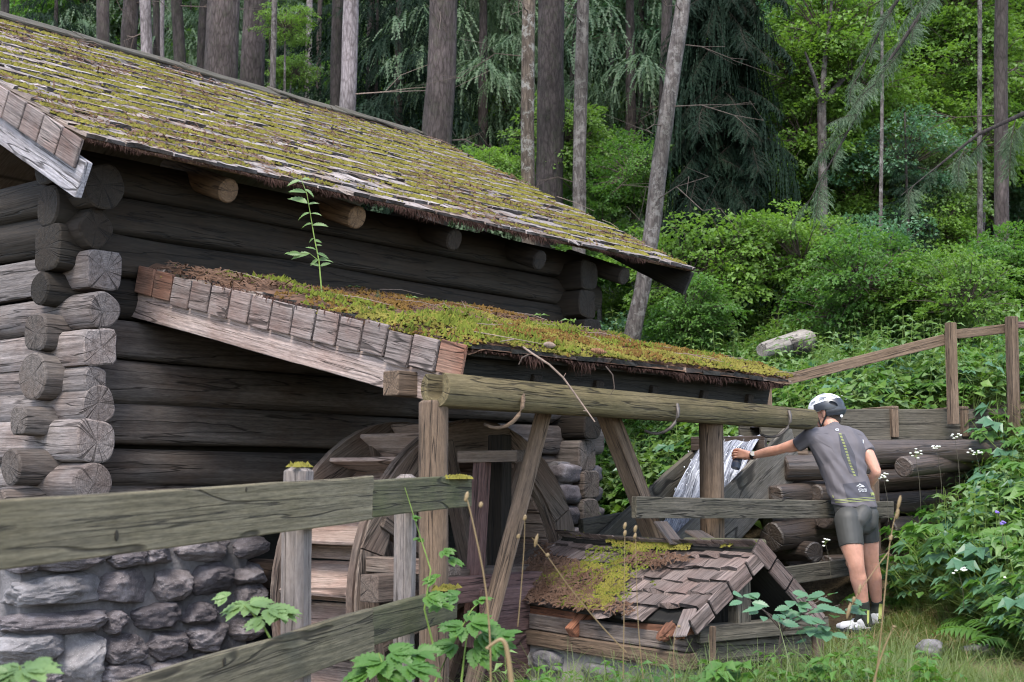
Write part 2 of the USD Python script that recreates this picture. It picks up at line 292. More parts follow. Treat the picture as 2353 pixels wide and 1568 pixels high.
leaf('petal_violet', (0.20, 0.13, 0.50), (0.28, 0.20, 0.62), trans=0.2)

def plain(name, col, rough=0.6, spec=0.4, noise=0.0, nscale=20, metal=0.0, bump=0.0, col2=None, **kw):
    n = {'p': ('principled_bsdf', {'roughness': rough, 'specular_ior_level': spec, 'metallic': metal, 'base_color': col, **kw})}; l = []
    if noise or bump or col2:
        c2 = col2 or tuple(min(1, c*(1+noise)) for c in col); c1 = col if col2 else tuple(c*(1-noise) for c in col)
        n.update({'tc': ('texture_coordinate', {}), 'n': ('noise_texture', {'scale': nscale, 'detail': 5.0, 'roughness': 0.6}), 'r': ('rgb_ramp', {'ramp': [(0.32, c1), (0.68, c2)]}), 'bp': ('bump', {'strength': bump, 'distance': 0.01})})
        l = [('tc.object', 'n.vector'), ('n.fac', 'r.fac'), ('r.color', 'p.base_color')]
        if bump: l += [('n.fac', 'bp.height'), ('bp.normal', 'p.normal')]
    MAT[name] = usdkit.material(stage, f'/World/Looks/{name}', n, l, surface='p.BSDF')
plain('skin', (0.35, 0.182, 0.128), 0.5, 0.4, noise=0.12, nscale=25, subsurface_weight=0.12, subsurface_scale=0.01)
plain('jersey', (0.0782, 0.0714, 0.0782), 0.75, 0.25, noise=0.12, nscale=9)
plain('jersey_panel', (0.0367, 0.0355, 0.044), 0.7, 0.3, noise=0.1, nscale=9)
plain('shorts', (0.0306, 0.0306, 0.0281), 0.6, 0.35, noise=0.12, nscale=14)
plain('lime', (0.22, 0.25, 0.07), 0.6)
plain('white_paint', (0.4406, 0.4468, 0.4651), 0.35, 0.5)
plain('black_plastic', (0.016, 0.018, 0.022), 0.35, 0.5)
plain('black_matte', (0.014, 0.014, 0.015), 0.7, 0.3)
plain('sock', (0.022, 0.026, 0.022), 0.85, 0.2)
plain('hair', (0.030, 0.020, 0.014), 0.6, 0.3, noise=0.4, nscale=160, bump=0.5)
plain('lens', (0.02, 0.02, 0.025), 0.1, 0.6)
plain('bottle', (0.030, 0.038, 0.060), 0.25, 0.5)
plain('iron', (0.045, 0.038, 0.034), 0.6, 0.5, noise=0.4, metal=0.4)
plain('cone_brown', (0.13, 0.065, 0.035), 0.8, 0.2, noise=0.5, nscale=120)
plain('twig', (0.15, 0.112, 0.09), 0.85, 0.2, noise=0.3, nscale=40)
plain('twig_black', (0.020, 0.017, 0.012), 0.9, 0.2)
plain('twig_dark', (0.055, 0.042, 0.034), 0.85, 0.2, noise=0.4, nscale=30)
plain('stem_green', (0.10, 0.15, 0.03), 0.6, 0.3, noise=0.2)
plain('stem_dark', (0.05, 0.045, 0.03), 0.7, 0.3, noise=0.2)

def bark(name, dark, light, patch, patch_amt, pscale=7.0, vs=0.25, bump=0.8):
    MAT[name] = usdkit.material(stage, f'/World/Looks/{name}', {
        'ge': ('geometry', {}), 'mp': ('mapping', {'scale': (1, 1, vs)}), 'n': ('noise_texture', {'scale': 15.0, 'detail': 8.0, 'roughness': 0.78}), 'r': ('rgb_ramp', {'ramp': [(0.36, dark), (0.62, light)]}),
        'v': ('voronoi_texture', {'scale': 20.0, 'feature': 'distance_to_edge'}), 'vr': ('rgb_ramp', {'ramp': [(0.0, (0.45, 0.43, 0.42)), (0.18, (1, 1, 1))]}), 'mv': ('mix_color', {'blend_type': 'multiply', 'fac': 0.8}),
        'pn': ('noise_texture', {'scale': pscale, 'detail': 7.0, 'roughness': 0.8}), 'pr': ('rgb_ramp', {'ramp': [(0.52, (0, 0, 0)), (0.57, (patch_amt,)*3)]}), 'mx': ('mix_color', {'b': patch}),
        'bn': ('noise_texture', {'scale': 0.9, 'detail': 3.0}), 'br': ('rgb_ramp', {'ramp': [(0.3, (0.6, 0.6, 0.58)), (0.7, (1.25, 1.22, 1.22))]}), 'mb': ('mix_color', {'blend_type': 'multiply', 'fac': 1.0, 'use_clamp': False}),
        'bp': ('bump', {'strength': bump, 'distance': 0.05}), 'p': ('principled_bsdf', {'roughness': 0.9, 'specular_ior_level': 0.2})},
        [('ge.position', 'mp.vector'), ('mp.vector', 'n.vector'), ('n.fac', 'r.fac'), ('mp.vector', 'v.vector'), ('v.distance', 'vr.fac'), ('r.color', 'mv.a'), ('vr.color', 'mv.b'), ('ge.position', 'pn.vector'), ('pn.fac', 'pr.fac'), ('pr.color', 'mx.fac'), ('mv.result', 'mx.a'),
         ('ge.position', 'bn.vector'), ('bn.fac', 'br.fac'), ('mx.result', 'mb.a'), ('br.color', 'mb.b'), ('mb.result', 'p.base_color'), ('n.fac', 'bp.height'), ('bp.normal', 'p.normal')], surface='p.BSDF')
bark('bark_brown', (0.027, 0.0216, 0.0203), (0.0765, 0.063, 0.0607), (0.0405, 0.045, 0.027), 0.3)
bark('bark_dark', (0.015, 0.0126, 0.012), (0.051, 0.0432, 0.042), (0.027, 0.033, 0.018), 0.35)
bark('bark_pale', (0.114, 0.099, 0.102), (0.24, 0.216, 0.222), (0.072, 0.06, 0.06), 0.4, pscale=9)
bark('bark_lichen', (0.045, 0.0348, 0.027), (0.12, 0.096, 0.075), (0.252, 0.252, 0.234), 0.6, pscale=6)
bark('bark_grey', (0.0408, 0.036, 0.0336), (0.1152, 0.1032, 0.096), (0.1728, 0.168, 0.1584), 0.5, pscale=8)

MAT['ground'] = usdkit.material(stage, '/World/Looks/ground', {
    'ge': ('geometry', {}), 'n': ('noise_texture', {'scale': 1.1, 'detail': 8.0, 'roughness': 0.7}), 'r': ('rgb_ramp', {'ramp': [(0.3, (0.035, 0.028, 0.018)), (0.5, (0.075, 0.058, 0.036)), (0.7, (0.13, 0.10, 0.065))]}),
    'n2': ('noise_texture', {'scale': 40.0, 'detail': 6.0, 'roughness': 0.7}), 'bp': ('bump', {'strength': 0.7, 'distance': 0.04}),
    'r2': ('rgb_ramp', {'ramp': [(0.35, (0.55, 0.55, 0.55)), (0.65, (1.3, 1.25, 1.2))]}), 'mx': ('mix_color', {'blend_type': 'multiply', 'fac': 1.0, 'use_clamp': False}),
    'p': ('principled_bsdf', {'roughness': 0.95, 'specular_ior_level': 0.15})},
    [('ge.position', 'n.vector'), ('n.fac', 'r.fac'), ('ge.position', 'n2.vector'), ('n2.fac', 'r2.fac'), ('r.color', 'mx.a'), ('r2.color', 'mx.b'), ('mx.result', 'p.base_color'), ('n2.fac', 'bp.height'), ('bp.normal', 'p.normal')], surface='p.BSDF')
MAT['water'] = usdkit.material(stage, '/World/Looks/water', {
    'tc': ('texture_coordinate', {}), 'mp': ('mapping', {'scale': (2.2, 30.0, 6.0)}), 'n': ('noise_texture', {'scale': 1.0, 'detail': 10.0, 'roughness': 0.82, 'distortion': 0.5}),
    'r': ('rgb_ramp', {'ramp': [(0.38, (0.03, 0.033, 0.04)), (0.48, (0.13, 0.14, 0.17)), (0.60, (0.45, 0.47, 0.53))]}), 'bp': ('bump', {'strength': 0.8, 'distance': 0.03}),
    'p': ('principled_bsdf', {'roughness': 0.5, 'specular_ior_level': 0.5, 'transmission_weight': 0.0, 'ior': 1.33})},
    [('tc.object', 'mp.vector'), ('mp.vector', 'n.vector'), ('n.fac', 'r.fac'), ('r.color', 'p.base_color'), ('n.fac', 'bp.height'), ('bp.normal', 'p.normal')], surface='p.BSDF')
plain('foam', (0.52, 0.54, 0.58), 0.5, 0.4)
# ---------------------------------------------------------------- ground
_hill = PchipInterpolator([-30, 0, 6, 9, 12, 13, 16, 22, 30, 45, 60, 100, 160, 260], [-1.2, -0.42, -0.12, 0.0, 0.55, 0.85, 1.62, 3.2, 5.9, 11.6, 18.5, 37, 55, 70])
_ctrl = np.array([  # x, y, z of known ground
    (0, 0, -.45), (-3, 2, -.45), (3, 1, -.35), (-2, 5, -.42), (-.8, 5.6, -.25), (-.3, 6.6, -.12), (.4, 6.4, -.14), (.9, 6.6, -.12), (1.5, 6.7, -.05), (2.6, 7.2, .0), (2.6, 8.6, -.02), (2.6, 10.4, -.03), (3.4, 9.5, .0), (1.9, 9.3, .0),
    (4.6, 8.5, .15), (4.4, 10.2, .6), (3.3, 10.9, .10), (3.75, 10.8, .5), (4.15, 11, .85), (4.6, 11.2, 1.05), (3.9, 11.6, .15), (4.6, 11.6, 1.05), (5.5, 11.5, 1.05), (5.5, 9.5, .6), (-2.4, 7.8, -.5), (-1.6, 7.6, -.5), (-.7, 7.7, -.55), (-.2, 8.4, -.75), (-1.0, 9.2, -.8), (0.3, 9.6, -.7), (-3.4, 8.4, -.5),
    (1.2, 10.3, -.5), (1.8, 11.3, -.25), (2.6, 11.6, -.05), (3.3, 11.8, .0), (3.9, 12.3, .2), (4.6, 12.2, 1.0), (.6, 11.6, -.2), (-4, 10, -.3), (-3, 12, .0), (-1, 12, .1), (-4, 14, .6),
    (0.7, 13.3, .62), (1.3, 13.2, .75), (2.0, 13.4, 1.0), (2.8, 13.2, 1.42), (3.6, 13.0, 1.55), (4.5, 13.0, 1.6), (6, 13, 1.7), (1.0, 16, 1.62), (3, 16, 2.0), (5, 16, 2.2), (7, 16, 2.3), (-4, 18, 2.0), (0, 20, 2.65), (4, 20, 2.95), (8, 20, 3.1),
    (-12, 8, 0), (12, 8, 1.2), (-12, 20, 2.5), (12, 22, 3.4), (0, 28, 5.2), (-10, 30, 5.9), (10, 30, 5.9), (0, -10, -.7), (-10, -3, -.5), (10, -3, -.3), (0, 40, 9.6), (20, 40, 9.6), (-20, 40, 9.6), (-25, 10, .1), (25, 10, .8), (25, 30, 5.9), (-25, 30, 5.9)])
_rbf = RBFInterpolator(_ctrl[:, :2], _ctrl[:, 2] - _hill(_ctrl[:, 1]), kernel='linear', smoothing=0.02)
def ground_z(x, y):
    x, y = np.broadcast_arrays(np.asarray(x, float), np.asarray(y, float)); q = np.stack([x.ravel(), y.ravel()], -1)
    far = np.clip((np.hypot(q[:, 0], q[:, 1]-12) - 22)/14, 0, 1)
    r = _rbf(q)*(1-far)
    b = 0.10*(meshkit.fbm(np.stack([q[:, 0]*1.3, q[:, 1]*1.3, q[:, 0]*0], -1), 4, 3) - 0.5) + far*3.0*(meshkit.noise(np.stack([q[:, 0]*.05, q[:, 1]*.05, q[:, 0]*0], -1), 9) - 0.5)
    return (_hill(np.clip(q[:, 1], -30, 260)) + r + b).reshape(x.shape)
gx = np.unique(np.concatenate([np.arange(-8, 9.01, .16), -8-np.cumsum(np.linspace(.2, 9, 26)), 9+np.cumsum(np.linspace(.2, 9, 26))]))
gy = np.unique(np.concatenate([np.arange(1, 24, .16), 1-np.cumsum(np.linspace(.2, 3, 14)), 24+np.cumsum(np.linspace(.2, 9, 44))]))
GX, GY = np.meshgrid(gx, gy); GZ = ground_z(GX, GY)
i, j = np.meshgrid(np.arange(len(gy)-1), np.arange(len(gx)-1), indexing='ij'); nx = len(gx)
gq = np.stack([i*nx+j, i*nx+j+1, (i+1)*nx+j+1, (i+1)*nx+j], -1).reshape(-1, 4)
obj('ground', (np.stack([GX, GY, GZ], -1).reshape(-1, 3), np.vstack([gq[:, [0, 1, 2]], gq[:, [0, 2, 3]]])), 'ground', smooth=True, kind='structure')

# ---------------------------------------------------------------- log mill
mill = thing('log_mill', 'old log mill with notched corner logs and a long mossy shingle roof', 'mill', tuple(C0))
NW = 0.0                                                        # log centre plane of the long wall
seam_px = [352, 444, 536, 632, 731, 826, 925, 1026, 1118, 1212]
seam = [hn(268, y, 0.12)[1] for y in seam_px]
T0, T1 = -0.34, 4.85                                            # corners
btip = [-.62, -.60, -.60, -.62, -.64, -.66, -.74, -.80, -.86]
for k in range(9):
    zc, r = (seam[k]+seam[k+1])/2, (seam[k]-seam[k+1])/2
    tip = btip[k]; end = T1 + 0.42 + 0.15*math.sin(k*2.3)
    put_log('wall_log', H(tip, NW, zc), H(end, NW, zc), r*(1.0+.06*math.sin(k*4.1)), 'log_half_shaded' if k > 3 else 'log_shaded', mill, r1=r*0.97, flat=[.2, .1, .5, 0, .4, 0, .5, 0, .3][k], n=24, seg=22, wob=.09, bend=.03, tip=[1, 1.05, 1.05, .74, .92, .97, .68, .9, .72][k], tilt0=0.03*math.sin(k))
atip = [.34, .30, .30, .36, .37, .38, .40, .42, .44]
ends = [(236, 424, 105, 0), (222, 520, 84, .1), (243, 622, 97, .9), (235, 715, 82, 0), (234, 799, 90, .85), (216, 868, 60, .3), (227, 925, 92, 0), (223, 1016, 102, .35), (217, 1112, 92, .2), (212, 1205, 90, .3)]
for k, (px, py, hh, fl) in enumerate(ends):                     # logs of the end wall, ends facing the wheel side
    n_ = atip[min(k, 8)]+.02*math.sin(k*5); t, z = hn(px, py, n_); r = hh/2/FPX*np.linalg.norm(H(t, n_, z)-EYE)*.97
    put_log('end_log', H(t, n_, z), H(T0, -4.9, z), r, 'log_grey' if k > 1 else 'log_shaded', mill, r1=.135, flat=fl, n=26, seg=12, wob=.10, tilt0=.05*math.cos(k*3), roll=k*.7 if fl < .3 else .08*math.sin(k*3))
for k in range(9):
    put_log('end_log', H(T1, .36+.03*math.sin(k*4), seam[k+1]), H(T1, -4.9, seam[k+1]), (seam[k]-seam[k+1])/2, 'log_half_shaded' if k > 5 else 'log_shaded', mill, flat=.4, n=20, seg=8, wob=.10)
obj('inner_wall', board(T1-T0-.1, 4.7, 3.0, wob=0), 'black_wood', mill, frame(H(T0+.12, -2.45, 1.35), H(T1-.1, -2.45, 1.35))[0])  # unseen black box added to put dark shade behind the log gaps
# roof of the mill
NE = 0.60
te0, ZE = hn(195, 327, NE); te1, _ = hn(1592, 632, NE)
RUN, RISE = 3.56, 1.90
SL = math.hypot(RUN, RISE); US = (-ND*RUN + ZD*RISE)/SL; UN = np.cross(TD, US); UN = UN if UN[2] > 0 else -UN
def R(t, s, h=0.0): return C0 + TD*t + ND*NE + ZD*ZE + US*s + UN*h
def fr(o, x, y, z):
    M = np.eye(4); M[:3, 0], M[:3, 1], M[:3, 2], M[:3, 3] = x, y, z, o; return M
def shingle(L, w, th, seed):
    r = np.random.default_rng(seed)
    x = np.array([-L*0, L]); j = lambda a: r.normal(0, a)
    b = th*(1+j(.2)); e = th*.45
    sk = j(.006)
    v = np.array([[j(.009), -w/2, 0], [j(.009), w/2, 0], [L, w/2, 0], [L, -w/2, 0], [j(.004), -w/2+.002, b], [sk, w/2-.002, b*(1+j(.12))], [L, w/2, e], [L, -w/2, e]])
    m = (v[0]+v[1])/2 + [j(.012), 0, 0]; mt = (v[4]+v[5])/2 + [j(.006), 0, j(.003)]
    v = np.vstack([v, m, mt])                                   # 8 bottom middle, 9 top middle of the butt
    f = [[4, 9, 7], [9, 6, 7], [9, 5, 6], [0, 8, 9], [0, 9, 4], [8, 1, 5], [8, 5, 9], [0, 4, 7], [0, 7, 3], [1, 2, 6], [1, 6, 5], [0, 3, 8], [8, 3, 2], [8, 2, 1], [3, 7, 6], [3, 6, 2]]
    return v, np.array(f)
def shingle_field(parent, origin, ta, tb, Rf, slope, rows, mats, keep, width=(.12, .2), axes=None, length_k=1.75, th=.02, lift=.03, name='shingle', seed=1, skip=()):
    "rows of shingles; the keep nearest to the camera are parts, the rest one part"
    r = np.random.default_rng(seed); e = slope/rows; X, Y, Z = axes; items = []
    for k in range(rows):
        t = ta - r.uniform(0, width[0])
        while t < tb:
            w = r.uniform(*width); t0, t1 = max(t, ta), min(t+w, tb); t += w
            if t1-t0 < .03 or (k, int((t0-ta)/.12)) in skip: continue
            s0 = k*e + r.normal(0, .007); p = Rf((t0+t1)/2, s0, lift + r.normal(0, .001))
            L = min(e*length_k, slope-s0+.01)
            ti = -(th*1.1)/max(L, .1) + r.normal(0, .006)           # the butt lies on the row below
            yaw = r.normal(0, .008); ro = r.normal(0, .01)
            x = X + Y*yaw + Z*ti; x /= np.linalg.norm(x); y = Y - x*(Y@x) + Z*ro; y /= np.linalg.norm(y); z = np.cross(x, y)
            if z @ Z < 0: y = -y; z = -z
            items.append((np.linalg.norm(p-EYE), fr(p, x, y, z), shingle(L, (t1-t0)*.985, th*r.uniform(.92, 1.12), int(r.integers(1e9))), mats[int(r.integers(len(mats)))]))
    items.sort(key=lambda q: q[0])
    for d, M, m, mt in items[:keep]: obj(name, m, mt, parent, M)
    if items[keep:]: obj('far_shingles', cat_mesh([xf(m, np.linalg.inv(fr(origin, X, Y, Z)) @ M) for d, M, m, mt in items[keep:]]), mats[0], parent, fr(origin, X, Y, Z), kind='stuff')
roof = thing('roof', None, None, tuple(R(te0, 0)), parent=mill)
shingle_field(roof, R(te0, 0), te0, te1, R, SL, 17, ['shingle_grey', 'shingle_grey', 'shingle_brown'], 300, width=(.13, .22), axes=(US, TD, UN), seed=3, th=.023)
obj('roof_deck', board(SL, te1-te0-.04, .028, seg=3, wob=0), 'eave_wood', roof, fr(R((te0+te1)/2, .02, .012), US, np.cross(UN, US), UN))
USb = (-ND*RUN - ZD*RISE)/SL; RB = R(0, SL)
obj('back_slope', board(SL, te1-te0, .06, seg=3, wob=0), 'shingle_brown', roof, fr(R((te0+te1)/2, SL, .02), USb, np.cross(np.cross(TD, USb), USb)*0 - TD, np.cross(USb, -TD)))
s_ = te0-.06
while s_ < te1-.35:                                             # ridge boards lap over each other
    L = 0.95 + .25*rng.random()
    put_board('ridge_board', R(s_, SL-.10, .075+.012*rng.random()), R(min(s_+L+.1, te1-.3), SL-.10, .062), .24, .022, 'flume_wood', roof, up=UN, wob=.012)
    s_ += L
for k in range(17):                                             # verge boards on the near gable
    s0 = k*SL/17
    M = fr(R(te0-.026, s0-.01, -.075), US, np.cross(UN, US), UN)
    obj('verge_board', board(SL/17-.012, .024, .185, seg=3, wob=.004, seed=k), 'verge_wood', roof, M, smooth=25)
M = fr(R(te0+.015, -.09, -.215), US, np.cross(UN, US), UN); obj('bargeboard', board(SL, .05, .235, seg=8, wob=.006, seed=5), 'barge_wood', roof, M, smooth=25)
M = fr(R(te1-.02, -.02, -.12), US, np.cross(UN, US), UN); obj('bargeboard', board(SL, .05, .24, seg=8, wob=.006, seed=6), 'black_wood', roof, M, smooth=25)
for px, py, mt, r in ((527, 440, 'eave_wood', .085), (822, 500, 'eave_wood', .09), (1045, 552, 'log_shaded', .09), (1240, 596, 'log_shaded', .09), (1436, 636, 'log_shaded', .085)):
    t, z = hn(px, py, .48); put_log('rafter_tail', H(t, .48, z), H(t, -.2, z+.25), r, mt, roof, n=14, seg=4)
def tufts(pts, nrm, size, r, n=4, h=1.0):
    "small ragged cones standing on pts"
    N = len(pts); a = r.uniform(0, 2*math.pi, N); sz = size*r.uniform(.5, 1.5, N)
    ax = np.cross(nrm, [0.3, 0.5, 0.81]); ax /= np.linalg.norm(ax, axis=1, keepdims=True); by = np.cross(nrm, ax)
    vs = []
    for k in range(n):
        an = a + k*2*math.pi/n; q = sz*r.uniform(.6, 1.3, N)
        vs.append(pts + ax*(np.cos(an)*q)[:, None] + by*(np.sin(an)*q)[:, None] - nrm*(sz*.15)[:, None])
    vs.append(pts + nrm*(sz*h*r.uniform(.5, 1.2, N))[:, None] + ax*(sz*r.normal(0, .35, N))[:, None] + by*(sz*r.normal(0, .35, N))[:, None])
    V = np.stack(vs, 1).reshape(-1, 3); b = np.arange(N)[:, None]*(n+1)
    F = np.concatenate([np.concatenate([b+k, b+(k+1) % n, b+n], 1) for k in range(n)])
    return V, F
r_ = np.random.default_rng(11)
def roof_scatter(n, seed, thr, sc, ta, tb, slope, Rf, h0, rise=None, edge=None, oct_=4):
    r = np.random.default_rng(seed); t = r.uniform(ta, tb, n); s = r.uniform(0.02, slope-.12, n)
    m = meshkit.fbm(np.stack([t*sc[0], s*sc[1], t*0+seed], -1), oct_, seed)
    if edge is not None: m = m + edge((t-ta)/(tb-ta), s/slope)
    k = m > thr; t, s, m = t[k], s[k], m[k]
    return np.array([Rf(a, b, 0) for a, b in zip(t, s)]) + np.outer(np.full(len(t), 1.0), [0, 0, 0]), t, s, m
e17 = SL/17
P, t_, s_, m_ = roof_scatter(105000, 21, .47, (2.6, 8.5), te0, te1, SL, R, 0, oct_=5, edge=lambda a, b: .06*np.sin(np.pi*np.clip(b*1.15, 0, 1)) - .03 + .05*np.sin(3*np.pi*a))
ph = (s_/e17) % 1.0
keep = (ph > .24 + .26*r_.random(len(ph))) & (ph < .985)
P, ph = P[keep], ph[keep]; P = P + np.outer(.046 + .012*(1-ph), UN)
obj('moss', (lambda m: (m[0]-R(te0, 0), m[1]))(tufts(P, np.tile(UN, (len(P), 1)), .014, r_, 4, .75)), 'moss', roof, T(*R(te0, 0)), kind='stuff')
P, t_, s_, m_ = roof_scatter(9000, 31, .58, (1.2, 2.0), te0, te1, SL, R, 0, edge=lambda a, b: .08*a)
P = P + np.outer(np.full(len(P), .058), UN)
def needles(P, n_, L, r, w=.004):
    "fallen needles and bark bits"
    N = len(P); a = r.uniform(0, 2*math.pi, N); ax = np.cross(n_, [0.3, .5, .81]); ax /= np.linalg.norm(ax); by = np.cross(n_, ax)
    d = np.outer(np.cos(a), ax)+np.outer(np.sin(a), by)+np.outer(r.normal(0, .25, N), n_); e = np.cross(d, n_); e /= np.linalg.norm(e, axis=1, keepdims=True)
    l = (L*r.uniform(.4, 1.6, N))[:, None]
    V = np.stack([P-e*w, P+e*w, P+d*l+e*w, P+d*l-e*w, P+n_*.006+d*l*.5], 1).reshape(-1, 3); b = np.arange(N)[:, None]*5
    return V, np.concatenate([np.concatenate([b+q[0], b+q[1], b+q[2]], 1) for q in ((0, 1, 4), (1, 2, 4), (2, 3, 4), (3, 0, 4))])
obj('needle_litter', (lambda m: (m[0]-R(te0, 0), m[1]))(needles(P, UN, .05, r_, .005)), 'litter', roof, T(*R(te0, 0)), kind='stuff')
tw = []
for k in range(60):
    a, b = r_.uniform(te0, te1), r_.uniform(.2, SL-.3); q = R(a, b, .075); d = TD*r_.normal(0, 1)+US*r_.normal(-.2, .5); d /= np.linalg.norm(d); L = r_.uniform(.15, .55)
    tw.append(tube([q, q+d*L*.5+UN*.02*r_.random()+TD*.02*r_.normal(), q+d*L], [.003, .0025, .0015], 4))
obj('fallen_twigs', (lambda m: (m[0]-R(te0, 0), m[1]))(cat_mesh(tw)), 'twig', roof, T(*R(te0, 0)), kind='stuff')
def fringe(pA, pB, n, L, seed, out):
    "needles and rootlets hanging under an eave"
    r = np.random.default_rng(seed); vs, fs = [], []
    clump = meshkit.fbm(np.stack([np.linspace(0, 14, n), np.zeros(n), np.zeros(n)], -1), 4, seed)
    for k in range(n):
        u = (k + r.random())/n; p = pA + (pB-pA)*u + out*r.uniform(-.03, .015); l = L*r.uniform(.2, 1.0)*(max(clump[k]-.28, .05)*2.6)
        d = np.array([r.normal(0, .3), r.normal(0, .3), -1]); w = r.uniform(.002, .005); e = (pB-pA)/np.linalg.norm(pB-pA)*w; q = p+d*l*.5+r.normal(0, .006, 3)
        vs.append(np.array([p-e, p+e, q+e, q-e, p+d*l])); fs.append(np.array([[0, 1, 2], [0, 2, 3], [3, 2, 4]]))
    return cat_mesh(list(zip(vs, fs)))
obj('needle_fringe', (lambda m: (m[0]-R(te0, 0), m[1]))(fringe(R(te0, .0, .025), R(te1, .0, .025), 3000, .062, 5, ND)), 'fringe', roof, T(*R(te0, 0)), kind='stuff')

# stone foundation
def cobble(size, seed):
    "broken field stone: the hull of scattered points, edges worn"
    r = np.random.default_rng(seed); d = r.normal(0, 1, (34, 3)); d /= np.linalg.norm(d, axis=1, keepdims=True); p = 2.9; d = d/(np.abs(d)**p).sum(1, keepdims=True)**(1/p)*r.uniform(.92, 1.05, (34, 1))
    t = trimesh.convex.convex_hull(d)
    for _ in range(4): t = t.subdivide()
    v = np.array(t.vertices); fs = np.array(t.faces)
    e = np.unique(np.sort(np.vstack([fs[:, [0, 1]], fs[:, [1, 2]], fs[:, [2, 0]]]), 1), axis=0); deg = np.bincount(e.ravel(), minlength=len(v))[:, None]
    for _ in range(6):
        a = np.zeros_like(v); np.add.at(a, e[:, 0], v[e[:, 1]]); np.add.at(a, e[:, 1], v[e[:, 0]]); v = v+.5*(a/deg-v)
    v = v*(1+.26*(meshkit.fbm(v*3.4+seed, 5, seed)-.5))[:, None]
    return v*np.asarray(size)*1.04, fs
NF = 0.34
found = thing('foundation', None, None, tuple(H(-.5, NF, 0)), parent=mill)
tf0, ztop = hn(46, 1228, NF); tf1, _ = hn(560, 1300, NF)
def rough_box(L, D, Hh, seed, amp=.02):
    b = trimesh.creation.box((L, D, Hh))
    while len(b.faces) < 2500: b = b.subdivide()
    v = np.array(b.vertices); v += (meshkit.fbm(v*6+seed, 4, seed)[:, None]-.5)*2*amp*np.sign(v)*np.array([1, 1, 1])
    return v, np.array(b.faces)
zb = -.9
obj('mortar', rough_box(tf1-tf0, .5, ztop-zb, 3, .045), 'mortar', found, fr(H((tf0+tf1)/2, NF-.225, (ztop+zb)/2), TD, -ND, ZD), smooth=40)
stones = [(430, 735, 500, 150), (810, 715, 200, 150), (1035, 685, 225, 160), (1320, 665, 310, 200), (1660, 645, 220, 165), (370, 945, 520, 190), (822, 922, 345, 200), (1122, 900, 235, 205), (1380, 870, 262, 205), (1635, 840, 210, 160),
          (360, 1165, 600, 150), (730, 1160, 120, 150), (1010, 1112, 280, 170), (1290, 1105, 225, 150), (1640, 1005, 235, 215), (190, 1330, 330, 190), (510, 1420, 310, 320), (800, 1340, 265, 190), (1090, 1300, 240, 185), (1365, 1255, 290, 175), (1610, 1200, 220, 150),
          (800, 1500, 300, 140), (1100, 1480, 280, 150), (1400, 1440, 280, 160), (200, 1540, 300, 170), (1660, 1400, 250, 170), (150, 760, 120, 130)]
for k, (cx, cy, w, h) in enumerate(stones):
    px, py = cx*.3418, cy*.3418+1032.3
    t, z = hn(px, py, NF-.01); d = np.linalg.norm(H(t, NF, z)-EYE)
    sw, sh = w*.3418*d/FPX/2/.84, h*.3418*d/FPX/2
    obj('stone', cobble((sw*1.10, .17, sh*1.10), k+3), 'stone_pale' if k in (15, 16, 5) else 'stone', found, fr(H(t, NF-.02, z), TD, -ND, ZD), smooth=50)
# pier under the far corner
tq0, zq = hn(1262, 1062, .2)
obj('mortar', rough_box(.55, .5, zq-zb, 5, .03), 'mortar', found, fr(H(T1-.05, -.02, (zq+zb)/2), TD, -ND, ZD), smooth=40)
for k in range(9):
    obj('stone', blob((.16+.03*(k % 2), .13, .085), seed=k+60, rough=.27, sub=2, sq=.35), 'stone', found, fr(H(T1-.2+.3*(k % 2), .2, zq-.1-.19*(k//2)), TD, -ND, ZD), smooth=50)
for z in (hn(20, 1335, .2)[1], hn(20, 1375, .2)[1]): put_log('sill_log', H(-.62, .25, z), H(-.62, -3, z), .07, 'log_grey', mill, flat=.7)
# ---------------------------------------------------------------- lean-to roof over the wheel
shelter = thing('wheel_shelter', 'mossy lean-to roof on round posts sheltering the water wheel', 'lean-to', tuple(H(0, 2.95, 0)))
NLE = 3.06; tl0, ZL = hn(1083, 792, NLE); tl1, _ = hn(1820, 892, NLE); zw = hn(276, 602, .14)[1]
LRUN, LRISE = NLE-.14, zw-ZL
LS = math.hypot(LRUN, LRISE); LU = (-ND*LRUN + ZD*LRISE)/LS; LN = np.cross(TD, LU); LN = LN if LN[2] > 0 else -LN
def RL(t, s, h=0.0): return C0 + TD*t + ND*NLE + ZD*ZL + LU*s + LN*h
lroof = thing('roof', None, None, tuple(RL(tl0, 0)), parent=shelter)
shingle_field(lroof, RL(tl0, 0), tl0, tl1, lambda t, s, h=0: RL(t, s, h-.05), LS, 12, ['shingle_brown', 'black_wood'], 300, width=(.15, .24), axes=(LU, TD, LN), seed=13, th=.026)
obj('roof_deck', board(LS, tl1-tl0-.06, .03, seg=3, wob=0), 'black_wood', lroof, fr(RL((tl0+tl1)/2, .04, -.052), LU, np.cross(LN, LU), LN))
obj('under_beam', board(tl1-tl0-.1, .10, .14, seg=5), 'black_wood', lroof, frame(RL(tl0+.05, .18, -.14), RL(tl1-.05, .18, -.14), LN)[0])
nv = 15
for k in range(nv):
    s0 = k*LS/nv
    obj('verge_board', board(LS/nv-.014-.006*rng.random(), .026, .175+.012*rng.random(), seg=3, wob=.005, seed=40+k), 'verge_rust' if k in (14, 13, 0) else 'verge_wood', lroof, fr(RL(tl0-.028-.004*rng.random(), s0, -.105+.008*rng.normal()), LU, np.cross(LN, LU), LN), smooth=25)
obj('fascia_board', board(LS-.02, .05, .17, seg=10, wob=.006, seed=77), 'fascia_wood', lroof, fr(RL(tl0+.012, .06, -.27), LU, np.cross(LN, LU), LN), smooth=25)
